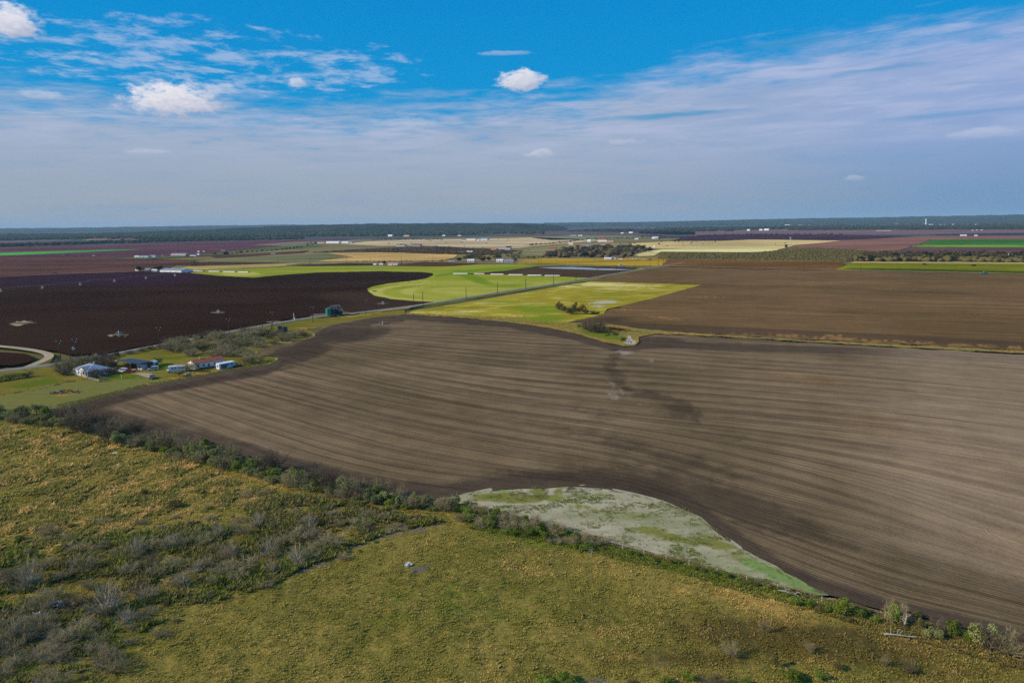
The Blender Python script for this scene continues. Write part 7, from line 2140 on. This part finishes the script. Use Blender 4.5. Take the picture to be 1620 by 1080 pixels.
def grassmat(name, c0, c1, c2=None):
    m = bpy.data.materials.new(name); m.use_nodes = True
    g = NG(m.node_tree)
    t = g.attr('tint'); br = g.attr('brown'); lu = g.attr('lush'); pos = g.new('ShaderNodeNewGeometry').outputs['Position']
    n = g.noise(pos, 0.7, 3, 0.6)
    col = g.mix(g.ss(g.m('ADD', t, g.m('MULTIPLY', g.m('SUBTRACT', n, .5), .5)), 0.2, 0.75), c0, c1)
    col = g.mix(g.m('MULTIPLY', lu, .75), col, K(94, 108, 40, 1.5))
    col = g.mix(g.m('MULTIPLY', br, .8), col, K(96, 80, 44, 1.35))
    col = g.vm('SCALE', col, scale=g.mr(n, .3, .7, .72, 1.3))
    d = g.new('ShaderNodeBsdfDiffuse'); g.put(d.inputs[0], col)
    tr = g.new('ShaderNodeBsdfTranslucent'); g.put(tr.inputs[0], col)
    mx = g.new('ShaderNodeMixShader'); mx.inputs[0].default_value = .4
    g.l.new(d.outputs[0], mx.inputs[1]); g.l.new(tr.outputs[0], mx.inputs[2])
    out = g.new('ShaderNodeOutputMaterial'); g.l.new(mx.outputs[0], out.inputs[0])
    return m


M['tuft'] = grassmat('pasture_tufts', K(140, 130, 62, 1.6), K(178, 152, 90, 1.6))
M['goldtuft'] = grassmat('golden_tufts', K(128, 120, 62, 1.5), K(184, 154, 94, 1.55))
M['weed'] = grassmat('weeds', K(106, 114, 46, 1.45), K(120, 110, 66, 1.45))
_z = lambda X, Y, px, py: past_relief(X, Y, px, py) - .12


def d_right(px, py, X, Y):
    return np.clip(.55 + (fbm(X / 2.2, Y / 3.4, 61, 3) - .5) * 2.2, .08, 1) * (1 - .8 * np.clip(a_soil(px, py, X, Y) * 2, 0, 1))


tufts('grass', PAST, 125000, .36, .21, 1, M['tuft'], d_right, lambda px, py, X, Y: np.clip(a_gold(px, py, X, Y) * .8 + (fbm(X / 5, Y / 5, 71, 3) - .5) * 1.2 + .15, 0, 1), zfn=_z)
tufts('tall_golden_grass', TANP, 18000, .65, .45, 2, M['goldtuft'], lambda px, py, X, Y: np.clip((fbm(X / 4.5, Y / 7.5, 81, 3) - .47) * 6, 0, 1), lambda px, py, X, Y: np.clip((fbm(X / 3.5, Y / 3.5, 85, 3) - .42) * 2.5, 0, 1), zfn=_z)
tufts('weeds', BAND, 9000, .9, .7, 3, M['weed'], lambda px, py, X, Y: np.clip((fbm(X / 5, Y / 5, 83, 3) - .42) * 6, 0, 1), lambda px, py, X, Y: fbm(X / 6, Y / 6, 91, 2), zfn=_z)
STRIP = [(730, 800), (800, 815), (930, 848), (1040, 880), (1150, 905), (1300, 945), (1400, 972), (1508, 995), (1620, 1022), (1700, 1045), (1700, 1075), (1560, 1045), (1400, 1000), (1290, 970), (1150, 930), (1000, 890), (860, 855), (740, 835)]
tufts('fence_line_grass', STRIP, 7000, .45, .3, 4, M['weed'], None, lambda px, py, X, Y: np.clip((px - 1200) / 400, 0, .7) + .1, zfn=_z)
tufts('field_edge_weeds', [(95, 646), (230, 615), (370, 589), (440, 575), (446, 570), (425, 571), (370, 582), (230, 607), (90, 640)], 2000, .6, .3, 5, M['weed'], None, lambda px, py, X, Y: np.full(len(X), .5), far_gain=0)
tufts('verge_weeds', VERGE, 1500, .6, .3, 6, M['weed'], None, lambda px, py, X, Y: fbm(X / 8, Y / 8, 19, 2) + .2, zoff=.26, far_gain=.5)
tufts('weeds_on_the_pale_flat', PALE, 5000, .45, .22, 7, M['weed'], lambda px, py, X, Y: np.clip((fbm(X / 6, Y / 3, 23, 3) - .48) * 6, .04, 1), lambda px, py, X, Y: fbm(X / 8, Y / 8, 19, 2) - .2, zoff=.1, far_gain=0)
